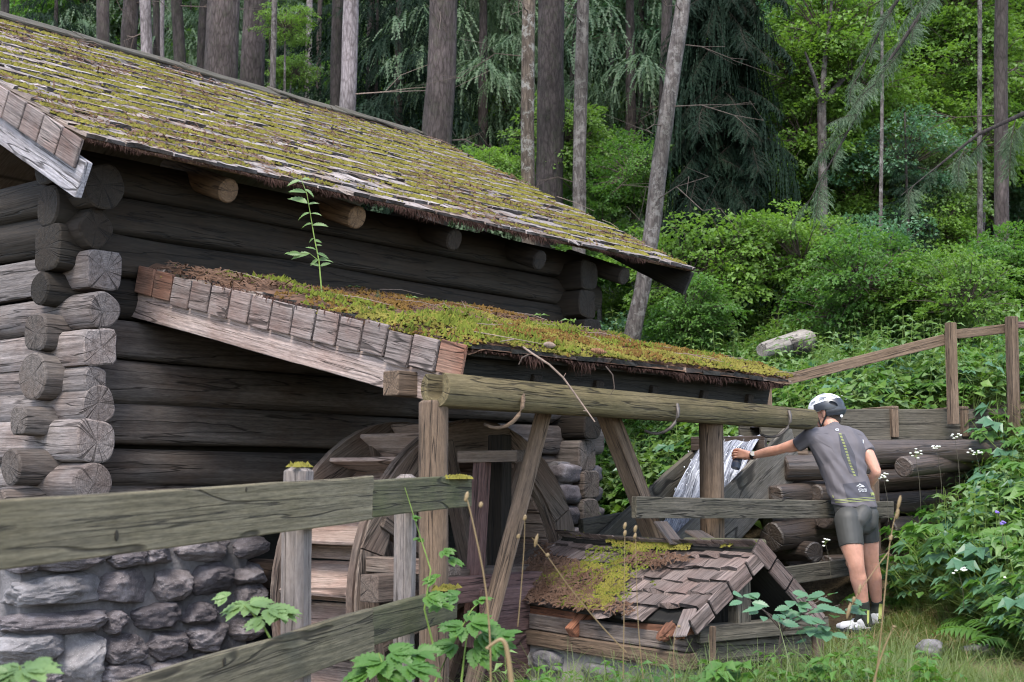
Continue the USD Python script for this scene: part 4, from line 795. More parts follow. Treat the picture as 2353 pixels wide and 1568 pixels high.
# ---------------------------------------------------------------- foliage kit
def nrmz(a): return a/np.maximum(np.linalg.norm(a, axis=-1, keepdims=True), 1e-9)
def leaves(P, D, U, L, Wd, fold=.18, droop=.25):
    "folded five-point leaves: P base, D direction, U face normal"
    D = nrmz(D); Sd = nrmz(np.cross(U, D)); U = np.cross(D, Sd); L = np.broadcast_to(L, len(P))[:, None]; Wd = np.broadcast_to(Wd, len(P))[:, None]
    V = np.stack([P, P+D*L*.45+Sd*Wd*.5+U*Wd*fold, P+D*L-U*L*droop, P+D*L*.45-Sd*Wd*.5+U*Wd*fold, P+D*L*.5-U*L*.04], 1).reshape(-1, 3)
    b = np.arange(len(P))[:, None]*5
    return V, np.concatenate([np.concatenate([b+q[0], b+q[1], b+q[2]], 1) for q in ((0, 4, 1), (1, 4, 2), (0, 3, 4), (4, 3, 2))])
def sphere_dirs(r, n): return nrmz(r.normal(0, 1, (n, 3)))
def leafy_crown(seed, nspray=70, nleaf=52, size=.055, flat=.75, gap=.42):
    "unit crown: tiers of flat sprays with gaps between them"
    r = np.random.default_rng(seed); Ps, Ds, Us, Ls = [], [], [], []; tw = []
    c = sphere_dirs(r, nspray*4)*(r.uniform(0.15, 1, nspray*4)**.5)[:, None]*[1, 1, flat]
    c = c[meshkit.noise(c*2.2+seed, seed) > gap][:nspray]
    for q in c:
        out = nrmz(q*[1, 1, .25] + r.normal(0, .25, 3)); rad = r.uniform(.16, .34); tilt = nrmz(np.array([0, 0, 1.0]) + out*r.uniform(-.1, .5) + r.normal(0, .18, 3))
        n = int(nleaf*rad*rad/.06); a = r.uniform(0, 2*math.pi, n); rr = rad*np.sqrt(r.uniform(0, 1, n))
        ax = nrmz(np.cross(tilt, [0.3, .7, .1])); ay = np.cross(tilt, ax); off = np.outer(np.cos(a)*rr, ax)+np.outer(np.sin(a)*rr, ay)
        P = q + off + np.outer(r.normal(0, .035, n) - .25*rr*rr/rad, [0, 0, 1]); D = nrmz(off + out*rad*.7 + r.normal(0, .35*rad, (n, 3)))
        U = nrmz(tilt + r.normal(0, .38, (n, 3))); Ps.append(P); Ds.append(D); Us.append(U); Ls.append(size*r.uniform(.6, 1.35, n))
        tw.append(tube([q*.25*np.array([1, 1, .8])-[0, 0, .15], q*.7-[0, 0, .04], q+out*rad*.6], [.012, .007, .002], 4))
    P, D, U, L = map(np.concatenate, (Ps, Ds, Us, Ls))
    return leaves(P, D, U, L, L*.75), cat_mesh(tw)
def feather(p0, d, up, L, w, r, n=7, droop=.15):
    "a needle twig: two crossed rows of narrow teeth"
    d = d/np.linalg.norm(d); s = np.cross(d, up); s = s/np.linalg.norm(s); u = np.cross(s, d); vs, fs = [], []
    xs = np.linspace(0, 1, n+1)
    ax = p0 + np.outer(xs*L, d) - np.outer((xs**2)*L*droop, [0, 0, 1])
    for k in range(n):
        a, b = ax[k], ax[k+1]; wk = w*(1-.6*xs[k])*r.uniform(.7, 1.2)
        f = (b-a)*1.1*max(1, n/6); o = len(vs)
        vs += [a, b, a+f*.9+s*wk+u*wk*.2, a+f*.9-s*wk+u*wk*.2, a+f*.8-np.array([0, 0, wk*.7])]
        fs += [[o, o+1, o+2], [o+1, o, o+3], [o, o+1, o+4]]
    return np.array(vs), np.array(fs)
def spruce_crown(seed, levels=20, per=6, spread=.20, n=15, w=.02, base=.1, sub=5):
    "unit-height spruce: whorls of small drooping boughs"
    r = np.random.default_rng(seed); kinds = [spruce_bough(seed*10+k, n=n, w=w, hang=.40, sub=sub, seg=6)[0] for k in range(3)]; ms = []
    for k in range(levels):
        u = k/(levels-1); z = base+(1-base)*u*.97; Rr = spread*(1-u)**.75*r.uniform(.85, 1.15)+.015
        for q in range(per if u < .8 else 4):
            L = Rr*r.uniform(.65, 1.15); ms.append(xf(kinds[q % 3], T(0, 0, z) @ RZ(q*2*math.pi/per+k*1.3+r.normal(0, .25)) @ RY(.30*(1-u)+r.normal(0, .14)-.1) @ S(L, L, L*(1.2-.4*u))))
    return cat_mesh(ms)
def spruce_bough(seed, n=46, w=.016, hang=.34, sub=9, seg=5):
    "unit bough along x with hanging twigs"
    r = np.random.default_rng(seed); ms, tws = [], []
    ax = lambda x: np.array([x, .04*math.sin(3*x+seed), -.28*x*x+.05*x])
    tws.append(tube([ax(x) for x in np.linspace(0, 1, 9)], np.linspace(.009, .0015, 9), 5))
    for j in range(n):
        x = .12+.88*(j+r.random())/n; p = ax(x); s_ = 1 if j % 2 else -1; l = hang*r.uniform(.45, 1.1)*(1-.45*x)
        d = np.array([.75, s_*r.uniform(.4, 1.0), -r.uniform(.15, 1.0)]); d /= np.linalg.norm(d); tip = p+d*l-np.array([0, 0, l*.25])
        tws.append(tube([p, p+d*l*.5, tip], [.0022, .0018, .001], 3))
        for q in range(sub):
            y = (q+.5)/sub; pp = p+d*l*y-np.array([0, 0, l*.25*y*y]); dd = d+np.array([0, 0, -.55])+r.normal(0, .45, 3); ms.append(feather(pp, dd, np.array([0, 0, 1.0])+r.normal(0, .3, 3), l*(3.4/sub)*r.uniform(.5, 1.2), w, r, seg, .3))
    return cat_mesh(ms), cat_mesh(tws)
def klass(name, parts):
    "a class prim whose children are meshes: [(name, mesh, material)]"
    p = '/World/' + name; stage.CreateClassPrim(p)
    for nm, m, mt in parts:
        x = usdkit.mesh(stage, f'{p}/{nm}', m, MAT[mt], False); x.CreateDoubleSidedAttr(True)
    return p
def inst(name, cls, M, parent='/World', **lab):
    par = path_of(parent); p = uniq(par, name); x = UsdGeom.Xform.Define(stage, p); WM[p] = M; set_m(x, np.linalg.inv(WM[par]) @ M)
    x.GetPrim().GetReferences().AddInternalReference(cls); x.GetPrim().SetInstanceable(True)
    return meta(x.GetPrim(), **lab)
LC = {}
for i_, (mt, sz) in enumerate((('leaf_bright', .060), ('leaf_bright', .070), ('leaf_mid', .060), ('leaf_mid', .070), ('leaf_blue', .062), ('leaf_pale', .055))):
    lv, tw_ = leafy_crown(100+i_, size=sz, nspray=84 if i_ < 4 else 70); LC[i_] = klass(f'leafy_crown_kind_{i_}', [('leaves', lv, mt), ('twigs', tw_, 'twig_dark')])
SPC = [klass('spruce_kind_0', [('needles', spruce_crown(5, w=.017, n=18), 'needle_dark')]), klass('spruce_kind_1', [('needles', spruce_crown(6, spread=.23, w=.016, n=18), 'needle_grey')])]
BG = []
for k, mt in enumerate(('needle_grey', 'needle_dark', 'needle_grey')):
    a_, b_ = spruce_bough(20+k, n=(60, 60, 70)[k], w=(.011, .021, .010)[k]); BG.append(klass(f'bough_kind_{k}', [('needles', a_, mt), ('stalk', b_, 'twig_black')]))

# ---------------------------------------------------------------- trees with trunks one can tell apart
def trunk_mesh(pts, rad, n=16, seed=0):
    p = np.asarray(pts, float); k = 26; s = np.linspace(0, 1, len(p)); q = np.linspace(0, 1, k)**1.15
    c = np.stack([PchipInterpolator(s, p[:, i])(q) for i in range(3)], -1); rr = np.interp(q, s, rad)
    a = np.arange(n)*2*math.pi/n
    z = (q*np.linalg.norm(p[-1]-p[0]))
    rr = rr*(1+.35*np.exp(-z/.45)); c[1:-1, :2] += (meshkit.noise(np.stack([z*.6, z*0+seed*3.1, z*0], -1), seed)[1:-1, None]-.5)*.05
    ring = c[:, None] + (rr[:, None]*(1+.10*(meshkit.noise(np.stack([np.repeat(z[:, None]*1.5, n, 1), np.repeat(np.cos(a)[None]*1.4, k, 0)+seed, np.repeat(np.sin(a)[None]*1.4, k, 0)], -1), seed)-.5)*2))[..., None]*np.stack([np.cos(a), np.sin(a), a*0], -1)[None]
    return loft(ring, caps=True)
def tree(label, cat, xb, yb, xt, yt, Y, w, mt, height=20, taper=.35, branches=0, group=None, name='tree', curve=None, crown=None, bl=1.2, bdir=None, bmat='twig_dark', seed=0, blo=.15, bhi=.5):
    r = np.random.default_rng(seed + int(xb)); A, B = at(xb, yb, Y), at(xt, yt, Y+.0)
    d = (B-A)/max(B[2]-A[2], .1); r0 = w/FPX*Y/2
    zb_ = float(ground_z(A[0], A[1])) - .25; base = A + d*(zb_-A[2])
    base[2] = zb_
    pts = [base]
    if curve: pts += [at(cx, cy, Y) for cx, cy in curve]
    top = B + d*max(1.0, (height-(B[2]-zb_)))*.6; top[2] = max(zb_+height, B[2]+1)
    pts += [B, top] if curve or True else [top]
    L = np.linalg.norm(top-base); rad = [r0*1.08]+[r0*(1-.25*np.linalg.norm(q-base)/L) for q in pts[1:-1]]+[r0*taper]
    t = thing(name, label, cat, tuple(base), group)
    obj('trunk', (lambda m: (m[0]-base, m[1]))(trunk_mesh(pts, rad, seed=seed+int(xb) % 97)), mt, t, T(*base), smooth=True)
    for k in range(branches):
        f = r.uniform(blo, bhi); p = base + (top-base)*f; p[:2] = [np.interp(p[2], [q[2] for q in pts], [q[i] for q in pts]) for i in (0, 1)]
        a = r.uniform(0, 2*math.pi) if bdir is None else bdir+r.normal(0, .7); h = np.array([math.cos(a), math.sin(a), 0]); l = bl*r.uniform(.35, 1.3)
        e = [p, p+h*l*.35+ZD*r.normal(.02, .06), p+h*l*.7-ZD*l*r.uniform(.02, .2)+r.normal(0, .05, 3), p+h*l-ZD*l*r.uniform(.05, .45)+r.normal(0, .06, 3)]
        ms = [tube(e, np.array([.016, .012, .008, .003])*(Y/20)*max(.6, min(1.4, r0*5)), 5)]
        for j in range(3):
            s_ = e[1+j % 2]; ms.append(tube([s_, s_+h*l*.2+r.normal(0, .12, 3), s_+h*l*.4+r.normal(0, .2, 3)], [.005*Y/20, .004*Y/20, .002*Y/20], 4))
        obj('branch', (lambda m: (m[0]-p, m[1]))(cat_mesh(ms)), bmat, t, T(*p))
    if crown is not None:
        for ck, cz, cs in crown: inst('crown', ck, T(float(np.interp(cz, [base[2], top[2]], [base[0], top[0]])), float(np.interp(cz, [base[2], top[2]], [base[1], top[1]])), cz) @ RZ(r.uniform(0, 6)) @ S(*cs), t)
    return t, base, top
spr = lambda z, h, k=0: [(SPC[k], z, (h*1.25, h*1.25, h))]
TR = [
 ('brown spruce trunk at the very edge above the roof', 8, 60, 8, 0, 24, 22, 'bark_dark', 3, None),
 ('dark brown spruce trunk standing first above the upper roof corner', 234, 90, 232, 0, 23, 33, 'bark_brown', 2, None),
 ('grey brown trunk just beside a slender pale one above the ridge', 299, 100, 302, 0, 24, 41, 'bark_brown', 2, None),
 ('slender pale speckled trunk between two darker spruces above the ridge', 335, 100, 333, 0, 23, 29, 'bark_pale', 2, None),
 ('narrow shaded trunk beside the pale speckled one', 358, 110, 357, 0, 27, 18, 'bark_dark', 1, None),
 ('thinnest pale pole in the row above the ridge', 375, 115, 374, 0, 26, 11, 'bark_pale', 0, None),
 ('pinkish pale pole behind the thinnest one', 387, 110, 385, 0, 31, 11, 'bark_pale', 0, None),
 ('dark trunk with short dead snags above the ridge', 411, 120, 406, 0, 23, 29, 'bark_dark', 4, None),
 ('shaded dark trunk partly hidden by the thickest spruce', 462, 160, 470, 0, 27, 24, 'bark_dark', 0, None),
 ('thickest grey brown spruce trunk rising behind the ridge', 508, 170, 514, 0, 21, 82, 'bark_brown', 2, None),
 ('broad rough trunk paired with the thickest spruce', 580, 180, 588, 0, 23, 60, 'bark_brown', 3, None),
 ('thin mossy brown sapling trunk beside the paired spruces', 625, 200, 632, 0, 20, 15, 'bark_grey', 3, None),
 ('pale trunk far back between the sapling and the brown snag', 708, 220, 709, 60, 32, 17, 'bark_pale', 0, None),
 ('dim slender trunk next to the pale far one', 731, 220, 735, 0, 30, 13, 'bark_brown', 0, None),
 ('dark rotting trunk tucked behind the palest trunk', 772, 230, 778, 0, 24, 30, 'bark_dark', 1, None),
 ('palest whitish spruce trunk with thin dry side branches', 801, 250, 806, 0, 20, 40, 'bark_pale', 9, None),
 ('hair thin brown pole in front of dark spruce boughs', 862, 260, 867, 0, 25, 8, 'bark_brown', 0, None),
 ('massive dark spruce trunk beyond the end of the ridge boards', 1000, 330, 1018, 0, 19, 72, 'bark_brown', 7, None),
 ('pinkish thin trunk far off in the hazy gap', 1122, 280, 1128, 0, 36, 11, 'bark_pale', 0, None),
 ('very thin distant pole right of the hazy gap trunk', 1100, 330, 1104, 120, 38, 8, 'bark_grey', 0, None),
 ('brown trunk blotched with white lichen behind the roof slope', 1214, 430, 1215, 0, 18.5, 33, 'bark_lichen', 9, None),
 ('broad dark spruce trunk directly behind the lichen blotched one', 1262, 440, 1268, 0, 20.5, 66, 'bark_dark', 5, None),
 ('thin black leaning stem behind the broad dark spruce', 1308, 230, 1324, 0, 24, 14, 'bark_dark', 0, None),
 ('slim grey lichen dotted trunk before the leaning birch', 1328, 480, 1338, 0, 19.5, 32, 'bark_grey', 8, None),
 ('pale broken trunk half hidden in leaves', 1366, 470, 1370, 360, 30, 17, 'bark_pale', 0, None),
 ('short pinkish trunk far back near the leaning birch', 1433, 480, 1433, 390, 32, 12, 'bark_pale', 0, None),
 ('dark trunk close behind the foot of the leaning birch', 1503, 750, 1524, 300, 22.5, 30, 'bark_dark', 2, None),
 ('tall straight purplish grey trunk behind the handrail', 2301, 600, 2300, 30, 18.6, 33, 'bark_brown', 8, None),
 ('thin grey pole beside the tall purplish trunk', 2249, 620, 2252, 380, 19.5, 13, 'bark_grey', 1, None),
 ('slim dark stem rising out of bushes near the dead log', 2022, 640, 2025, 330, 18.4, 9, 'bark_grey', 1, None),
 ('slim pale pole deep in the wood above the dead log', 1805, 560, 1812, 0, 24.5, 12, 'bark_grey', 2, None),
 ('straight dark pole right of the forked maple', 1952, 560, 1958, 0, 24, 15, 'bark_dark', 3, None),
 ('thin grey pole halfway between fork and purplish trunk', 2082, 560, 2079, 0, 23.5, 12, 'bark_grey', 3, None),
 ('slightly darker pole close beside the thin grey one in the bright wood', 2112, 560, 2117, 0, 25, 14, 'bark_brown', 2, None),
 ('slender trunk just before the tall purplish one', 2196, 580, 2193, 0, 24, 16, 'bark_grey', 3, None),
 ('pale pole between slim grey trunk and birch', 1402, 480, 1406, 0, 26, 14, 'bark_pale', 2, None),
 ('brown pole close behind the birch crown', 1468, 480, 1474, 0, 25, 17, 'bark_brown', 3, None),
 ('thin dark pole in the hazy gap', 1152, 330, 1157, 0, 28, 13, 'bark_dark', 2, None),
 ('thin grey pole between the palest trunk and the massive dark one', 930, 280, 934, 0, 27, 13, 'bark_grey', 2, None),
 ('hidden dark spruce stem behind the drooping dark boughs', 1655, 700, 1640, 0, 21, 30, 'bark_dark', 0, None)]
for k, (lab, xb, yb, xt, yt, Y, w, mt, nb, crown) in enumerate(TR):
    tree(lab, 'tree', xb, yb, xt, yt, Y, w, mt, height=19 if w > 25 else 15, branches=nb, crown=crown, seed=k, name='spruce_tree' if mt in ('bark_brown', 'bark_dark') else 'tree', bl=1.5, bdir=(-.5 if lab.startswith('palest') else None), bmat='twig' if 'pale' in mt else 'twig_dark', blo=.12, bhi=.52)
tree('curved leaning birch with mottled bark behind the roof end', 'tree', 1440, 775, 1568, 40, 17.2, 40, 'bark_grey', height=16, curve=[(1478, 660), (1505, 480), (1528, 300), (1548, 160)], branches=7, seed=77, name='birch_tree', bl=1.6)
# maple with a forked stem
def limb(t, pts, rad, mt='bark_grey', nm='limb'):
    o = np.asarray(pts[0]); return obj(nm, (lambda m: (m[0]-o, m[1]))(tube(pts, rad, 8)), mt, t, T(*o), smooth=True)
def forked(label, base_px, fork, arms, Y, w, mt, group=None):
    a = at(*base_px, Y); a[2] = float(ground_z(a[0], a[1]))-.2; f = at(*fork, Y)
    t = thing('maple_tree', label, 'tree', tuple(a), group); r0 = w/FPX*Y/2
    limb(t, [a, (a+f)/2+[.05, 0, 0], f], [r0*1.3, r0*1.05, r0], mt, 'trunk')
    for arm in arms:
        q = [f]+[at(x, y, Y+dy) for x, y, dy in arm]; limb(t, q, np.linspace(r0*.75, r0*.2, len(q)), mt)
    return t, f
mp_, f_ = forked('forked maple stem standing alone in the bright leaves', (1876, 640), (1888, 240), [[(1896, 130, 0), (1908, 40, .2), (1915, -60, .3)], [(1930, 190, .3), (1965, 150, .6), (1990, 90, .9)], [(1868, 170, -.2), (1850, 120, -.4)]], 19.6, 21, 'bark_grey')
for (x, y, s_, k_) in ((1830, 150, 1.5, 0), (1900, 60, 1.6, 1), (1960, 190, 1.3, 0), (1850, 300, 1.2, 1)): inst('crown', LC[k_], T(*at(x, y, 20.3)) @ RZ(x) @ S(s_*.75), mp_)
# big dark drooping spruce
tD, bD, topD = tree('huge dark spruce with heavy drooping boughs down to the shrubs', 'tree', 1668, 720, 1640, 0, 19.5, 26, 'bark_dark', height=17, seed=55, name='spruce_tree')
rb = np.random.default_rng(5)
inst('crown', SPC[0], T(bD[0], bD[1], bD[2]-.6) @ S(5.2, 5.2, 17.2), tD)
for k in range(150):
    y = rb.uniform(-90, 700); xc = np.interp(y, [0, 250, 450, 640], [1665, 1650, 1640, 1600]); p = at(xc+rb.normal(0, 25), y, 19.3); a = rb.uniform(0, 2*math.pi); s_ = rb.uniform(.75, 1.15)*np.interp(y, [0, 500, 700], [1.0, .95, .8])
    inst('bough', BG[1], T(*p) @ RZ(a) @ RY(rb.uniform(.25, .75)) @ S(s_), tD)
# ---------------------------------------------------------------- trees and bushes among the trunks
rt = np.random.default_rng(17)
def leafy(lab, px, py, Y, s, kind, group=None, name='leafy_tree', cat='tree', n=1, spread=.9):
    p = at(px, py, Y); g = float(ground_z(p[0], p[1])); t = thing(name, lab, cat, (p[0], p[1], g), group)
    top = p[2]+s*.3; q = np.array([p[0]+rt.normal(0, .2), p[1]+rt.normal(0, .2), g-.1])
    if top > g+.5: limb(t, [q, (q+p)/2+rt.normal(0, .12, 3)*[1, 1, 0], [p[0], p[1], top]], [.05*s**.5, .04*s**.5, .012], 'bark_grey', 'trunk')
    for k in range(n):
        o = np.zeros(3) if k == 0 else rt.normal(0, .55, 3)*s*spread*[1, 1, .9]; inst('crown', LC[kind if k % 3 else (kind ^ 1 if kind < 4 else kind)], T(*(p+o)) @ RZ(rt.uniform(0, 6)) @ RX(rt.normal(0, .12)) @ S(s*rt.uniform(.75, 1.1)), t)
    return t
# nearer ones that stand out
for lab, px, py, Y, s, k, n in (
    ('maple sapling leaning bright leaves between the sapling trunk and pale trunk', 655, 55, 21.5, .5, 1, 1), ('low bright leaves behind the snag near the thickest spruce', 672, 165, 24.5, .6, 0, 1),
    ('layered bright green beech sprays left of the lichen blotched trunk', 1120, 400, 18.6, .62, 0, 2), ('beech sprays crossing behind the slim grey trunk', 1290, 350, 21.5, .8, 1, 2),
    ('shady green bush between the slim grey trunk and the birch', 1410, 400, 23, .9, 2, 3), ('green bush low behind the roof edge near the pale broken trunk', 1370, 560, 20.5, .8, 2, 3),
    ('bright maple bush spreading just behind the drooping spruce', 1880, 360, 22.5, 1.2, 1, 4), ('leafy hazel bush above the dead log', 1800, 600, 18.5, 1.0, 0, 4),
    ('pale leaved willow bush standing above the sloping handrail', 2000, 610, 18.6, .9, 4, 4), ('tall leafy tree in the hazy gap with haze blue put into its leaf colour', 2200, 300, 27, 2.2, 4, 6),
    ('yellow green hazel bush near the tall purplish trunk', 2150, 560, 20.5, .9, 0, 4), ('leafy bush behind the end of the handrail', 2340, 650, 18, .9, 2, 4), ('small maple close above the handrail post', 2120, 650, 17, .75, 1, 3), ('dense shrub under the leaning birch', 1600, 740, 17.4, .6, 3, 3), ('bush of round leaves around the slim dark stem', 1950, 700, 17.2, .75, 3, 3)):
    leafy(lab, px, py, Y, s, k, None, 'leafy_bush' if 'bush' in lab or 'shrub' in lab else 'leafy_tree', 'bush' if 'bush' in lab or 'shrub' in lab else 'tree', n)
GR = 'leafy trees filling the wood'
for k in range(110):
    px = rt.uniform(-60, 2420); 
    if px < 1050 and rt.random() < .6: continue
    Y = rt.uniform(26, 42) if px > 1050 else rt.uniform(30, 44); py = rt.uniform(-60, 520) if px > 1050 else rt.uniform(-80, 330)
    if 1000 < px < 1330 and rt.random() < .85: continue
    kind = int(rt.choice([0, 1, 2, 3, 4, 5], p=[.22, .22, .14, .12, .18, .12])) if px > 1050 else int(rt.choice([0, 2, 3, 4]))
    leafy('green leafy tree growing among the trunks of the wood', px, py, Y, rt.uniform(1.2, 1.9), kind, GR, 'woodland_tree', 'tree', int(rt.integers(3, 7)))
for k in range(30):
    leafy('light green leafy tree in the bright part of the wood beyond the handrail', rt.uniform(1740, 2225), rt.uniform(-70, 400), rt.uniform(22.3, 29), rt.uniform(1.0, 1.6), int(rt.choice([0, 1, 5, 4], p=[.4, .3, .15, .15])), 'bright leafy trees beyond the handrail', 'woodland_tree', 'tree', int(rt.integers(2, 4)))
for px, py, Y in ((1770, 250, 22.3), (1800, 420, 21.2), (1842, 110, 22.6), (1868, 440, 20.9), (1930, 330, 21.4), (1985, 230, 22.0), (1990, 450, 20.8), (2045, 340, 21.3), (2060, 140, 22.5), (2120, 420, 21.0), (2150, 250, 21.8), (2205, 380, 21.4), (2235, 180, 22.4)):
    leafy('light green leafy tree in the bright part of the wood beyond the handrail', px, py, Y, rt.uniform(.8, 1.1), int(rt.choice([0, 1, 5, 4], p=[.4, .3, .2, .1])), 'bright leafy trees beyond the handrail', 'woodland_tree', 'tree', int(rt.integers(2, 4)))
GS = 'young spruces filling the wood'
for k in range(46):
    px = rt.uniform(-60, 2420)
    if px > 1500 and rt.random() < .65: continue
    Y = rt.uniform(34, 46) if px > 1500 else rt.uniform(28, 46); p = at(px, 300, Y); g = float(ground_z(p[0], p[1])); h = rt.uniform(6, 15)
    t = thing('woodland_spruce', 'spruce with soft green boughs growing among the trunks of the wood', 'tree', (p[0], p[1], g), GS)
    limb(t, [[p[0], p[1], g-.1], [p[0], p[1], g+h*.95]], [h*.011, .01], 'bark_brown', 'trunk'); inst('crown', SPC[int(rt.integers(2))], T(p[0], p[1], g) @ RZ(rt.uniform(0, 6)) @ S(h*1.1, h*1.1, h), t)
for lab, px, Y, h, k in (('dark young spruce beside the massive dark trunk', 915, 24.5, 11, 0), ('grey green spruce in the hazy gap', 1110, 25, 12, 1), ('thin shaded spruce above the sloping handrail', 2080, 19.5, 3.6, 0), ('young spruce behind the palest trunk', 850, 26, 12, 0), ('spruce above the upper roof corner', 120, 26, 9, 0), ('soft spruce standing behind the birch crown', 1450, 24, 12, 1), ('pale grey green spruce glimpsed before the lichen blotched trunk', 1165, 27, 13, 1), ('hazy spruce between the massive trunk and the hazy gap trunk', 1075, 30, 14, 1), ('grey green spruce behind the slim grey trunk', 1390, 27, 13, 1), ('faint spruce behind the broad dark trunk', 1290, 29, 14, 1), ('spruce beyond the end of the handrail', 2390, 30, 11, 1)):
    p = at(px, 300, Y); g = float(ground_z(p[0], p[1])); t = thing('spruce_tree', lab, 'tree', (p[0], p[1], g))
    limb(t, [[p[0], p[1], g-.1], [p[0], p[1], g+h*.95]], [h*.011, .01], 'bark_brown', 'trunk'); inst('crown', SPC[k], T(p[0], p[1], g) @ RZ(1.0) @ S(h, h, h), t)
# far wood on the slope that reads as one mass
def point_inst(name, protos, idx, pos, rotz, scale, tilt=None, **lab):
    p = uniq('/World', name); pi = UsdGeom.PointInstancer.Define(stage, p); UsdGeom.Scope.Define(stage, p+'/kinds'); rel = []
    for k, parts in enumerate(protos):
        q = f'{p}/kinds/kind_{k}'; UsdGeom.Xform.Define(stage, q)
        if isinstance(parts, str): stage.GetPrimAtPath(q).GetReferences().AddInternalReference(parts)
        else:
            for nm, m, mt in parts: usdkit.mesh(stage, f'{q}/{nm}', m, MAT[mt], False).CreateDoubleSidedAttr(True)
        rel.append(q)
    pi.CreatePrototypesRel().SetTargets([Sdf.Path(q) for q in rel])
    pi.CreateProtoIndicesAttr(Vt.IntArray.FromNumpy(np.asarray(idx, np.int32))); pi.CreatePositionsAttr(Vt.Vec3fArray.FromNumpy(np.asarray(pos, np.float32)))
    n = len(idx); s = np.broadcast_to(np.asarray(scale, np.float32).reshape(n, -1), (n, 3)); pi.CreateScalesAttr(Vt.Vec3fArray.FromNumpy(np.ascontiguousarray(s, dtype=np.float32)))
    tilt = np.zeros((n, 2)) if tilt is None else tilt
    cz, sz_ = np.cos(rotz/2), np.sin(rotz/2); cx, sx = np.cos(tilt[:, 0]/2), np.sin(tilt[:, 0]/2)
    Q = np.stack([cz*cx, cz*sx, sz_*sx, sz_*cx], -1)                      # w, x, y, z of Rz * Rx
    pi.CreateOrientationsAttr(Vt.QuathArray([Gf.Quath(float(a), float(b), float(c), float(d)) for a, b, c, d in Q]))
    return meta(pi.GetPrim(), **lab)
N = 420; fx = rt.uniform(-1, 1, N); fy = rt.uniform(38, 95, N); fx = fx*(fy*.46+4); fz = ground_z(fx, fy); kd = rt.choice(5, N, p=[.2, .2, .2, .25, .15])
fh = np.where(kd >= 3, rt.uniform(12, 20, N), rt.uniform(2.8, 5, N)); zo = np.where(kd >= 3, 0, rt.uniform(1, 7, N))
point_inst('distant_forest', [LC[0], LC[2], LC[4], SPC[1], SPC[0]], kd, np.stack([fx, fy, fz+zo], -1), rt.uniform(0, 6.28, N), fh, kind='stuff', label='far wood on the rising slope', cat='forest')
# boughs hanging into the picture from trees standing just outside it
tO = thing('overhanging_spruce', 'spruce whose long drooping grey green boughs hang across the bright wood', 'tree', (6.9, 14.2, float(ground_z(6.9, 14.2))))
limb(tO, [[6.9, 14.2, 1.4], [6.9, 14.2, 8], [6.8, 14.2, 15]], [.22, .18, .1], 'bark_brown', 'trunk')
for x0, y0, x1, y1, Y, n, k_ in ((2180, -60, 1850, 480, 13.6, 15, 0), (2420, 230, 2070, 450, 13.0, 6, 2), (2120, -80, 1960, 200, 14.4, 8, 2)):
    a, b = at(x0, y0, Y), at(x1, y1, Y-.3); mid = (a+b)/2+np.array([0, 0, .12])
    limb(tO, [[6.85, 14.2, a[2]+1.0], a, mid, b], [.05, .026, .016, .004], 'bark_dark', 'bough')
    for j in range(n):
        u = (j+.5)/n; p = a*(1-u)**2+2*u*(1-u)*mid+b*u*u; d = (b-a)/np.linalg.norm(b-a); an = math.atan2(d[1], d[0])+(.75 if j % 2 else -.75)+rb.normal(0, .2)
        inst('spray', BG[k_], T(*p) @ RZ(an) @ RY(.55+rb.normal(0, .15)) @ RX(rb.normal(0, .3)) @ S(rb.uniform(.4, .75)*(1-.3*u)), tO)
# dead log lying in the undergrowth
dl = thing('dead_log', 'bleached broken log lying among the undergrowth beyond the flume', 'log', tuple(at(1815, 800, 16.5)))
M, L = frame(at(1760, 810, 15.9), at(1854, 779, 16.6)); obj('stem', log(L, .09, .13, n=18, seg=16, wob=.25, bend=.08, seed=3), 'dead_wood', dl, M, smooth=30)
put_log('snag', at(1815, 786, 16.2), at(1862, 773, 16.3), .05, 'dead_wood', dl, r1=.03, wob=.3); put_log('snag', at(1828, 804, 16.1), at(1868, 797, 16.2), .06, 'black_wood', dl, r1=.05, wob=.3)
put_log('snag', at(1768, 799, 16.0), at(1795, 780, 16.1), .035, 'dead_wood', dl, r1=.012, wob=.3)
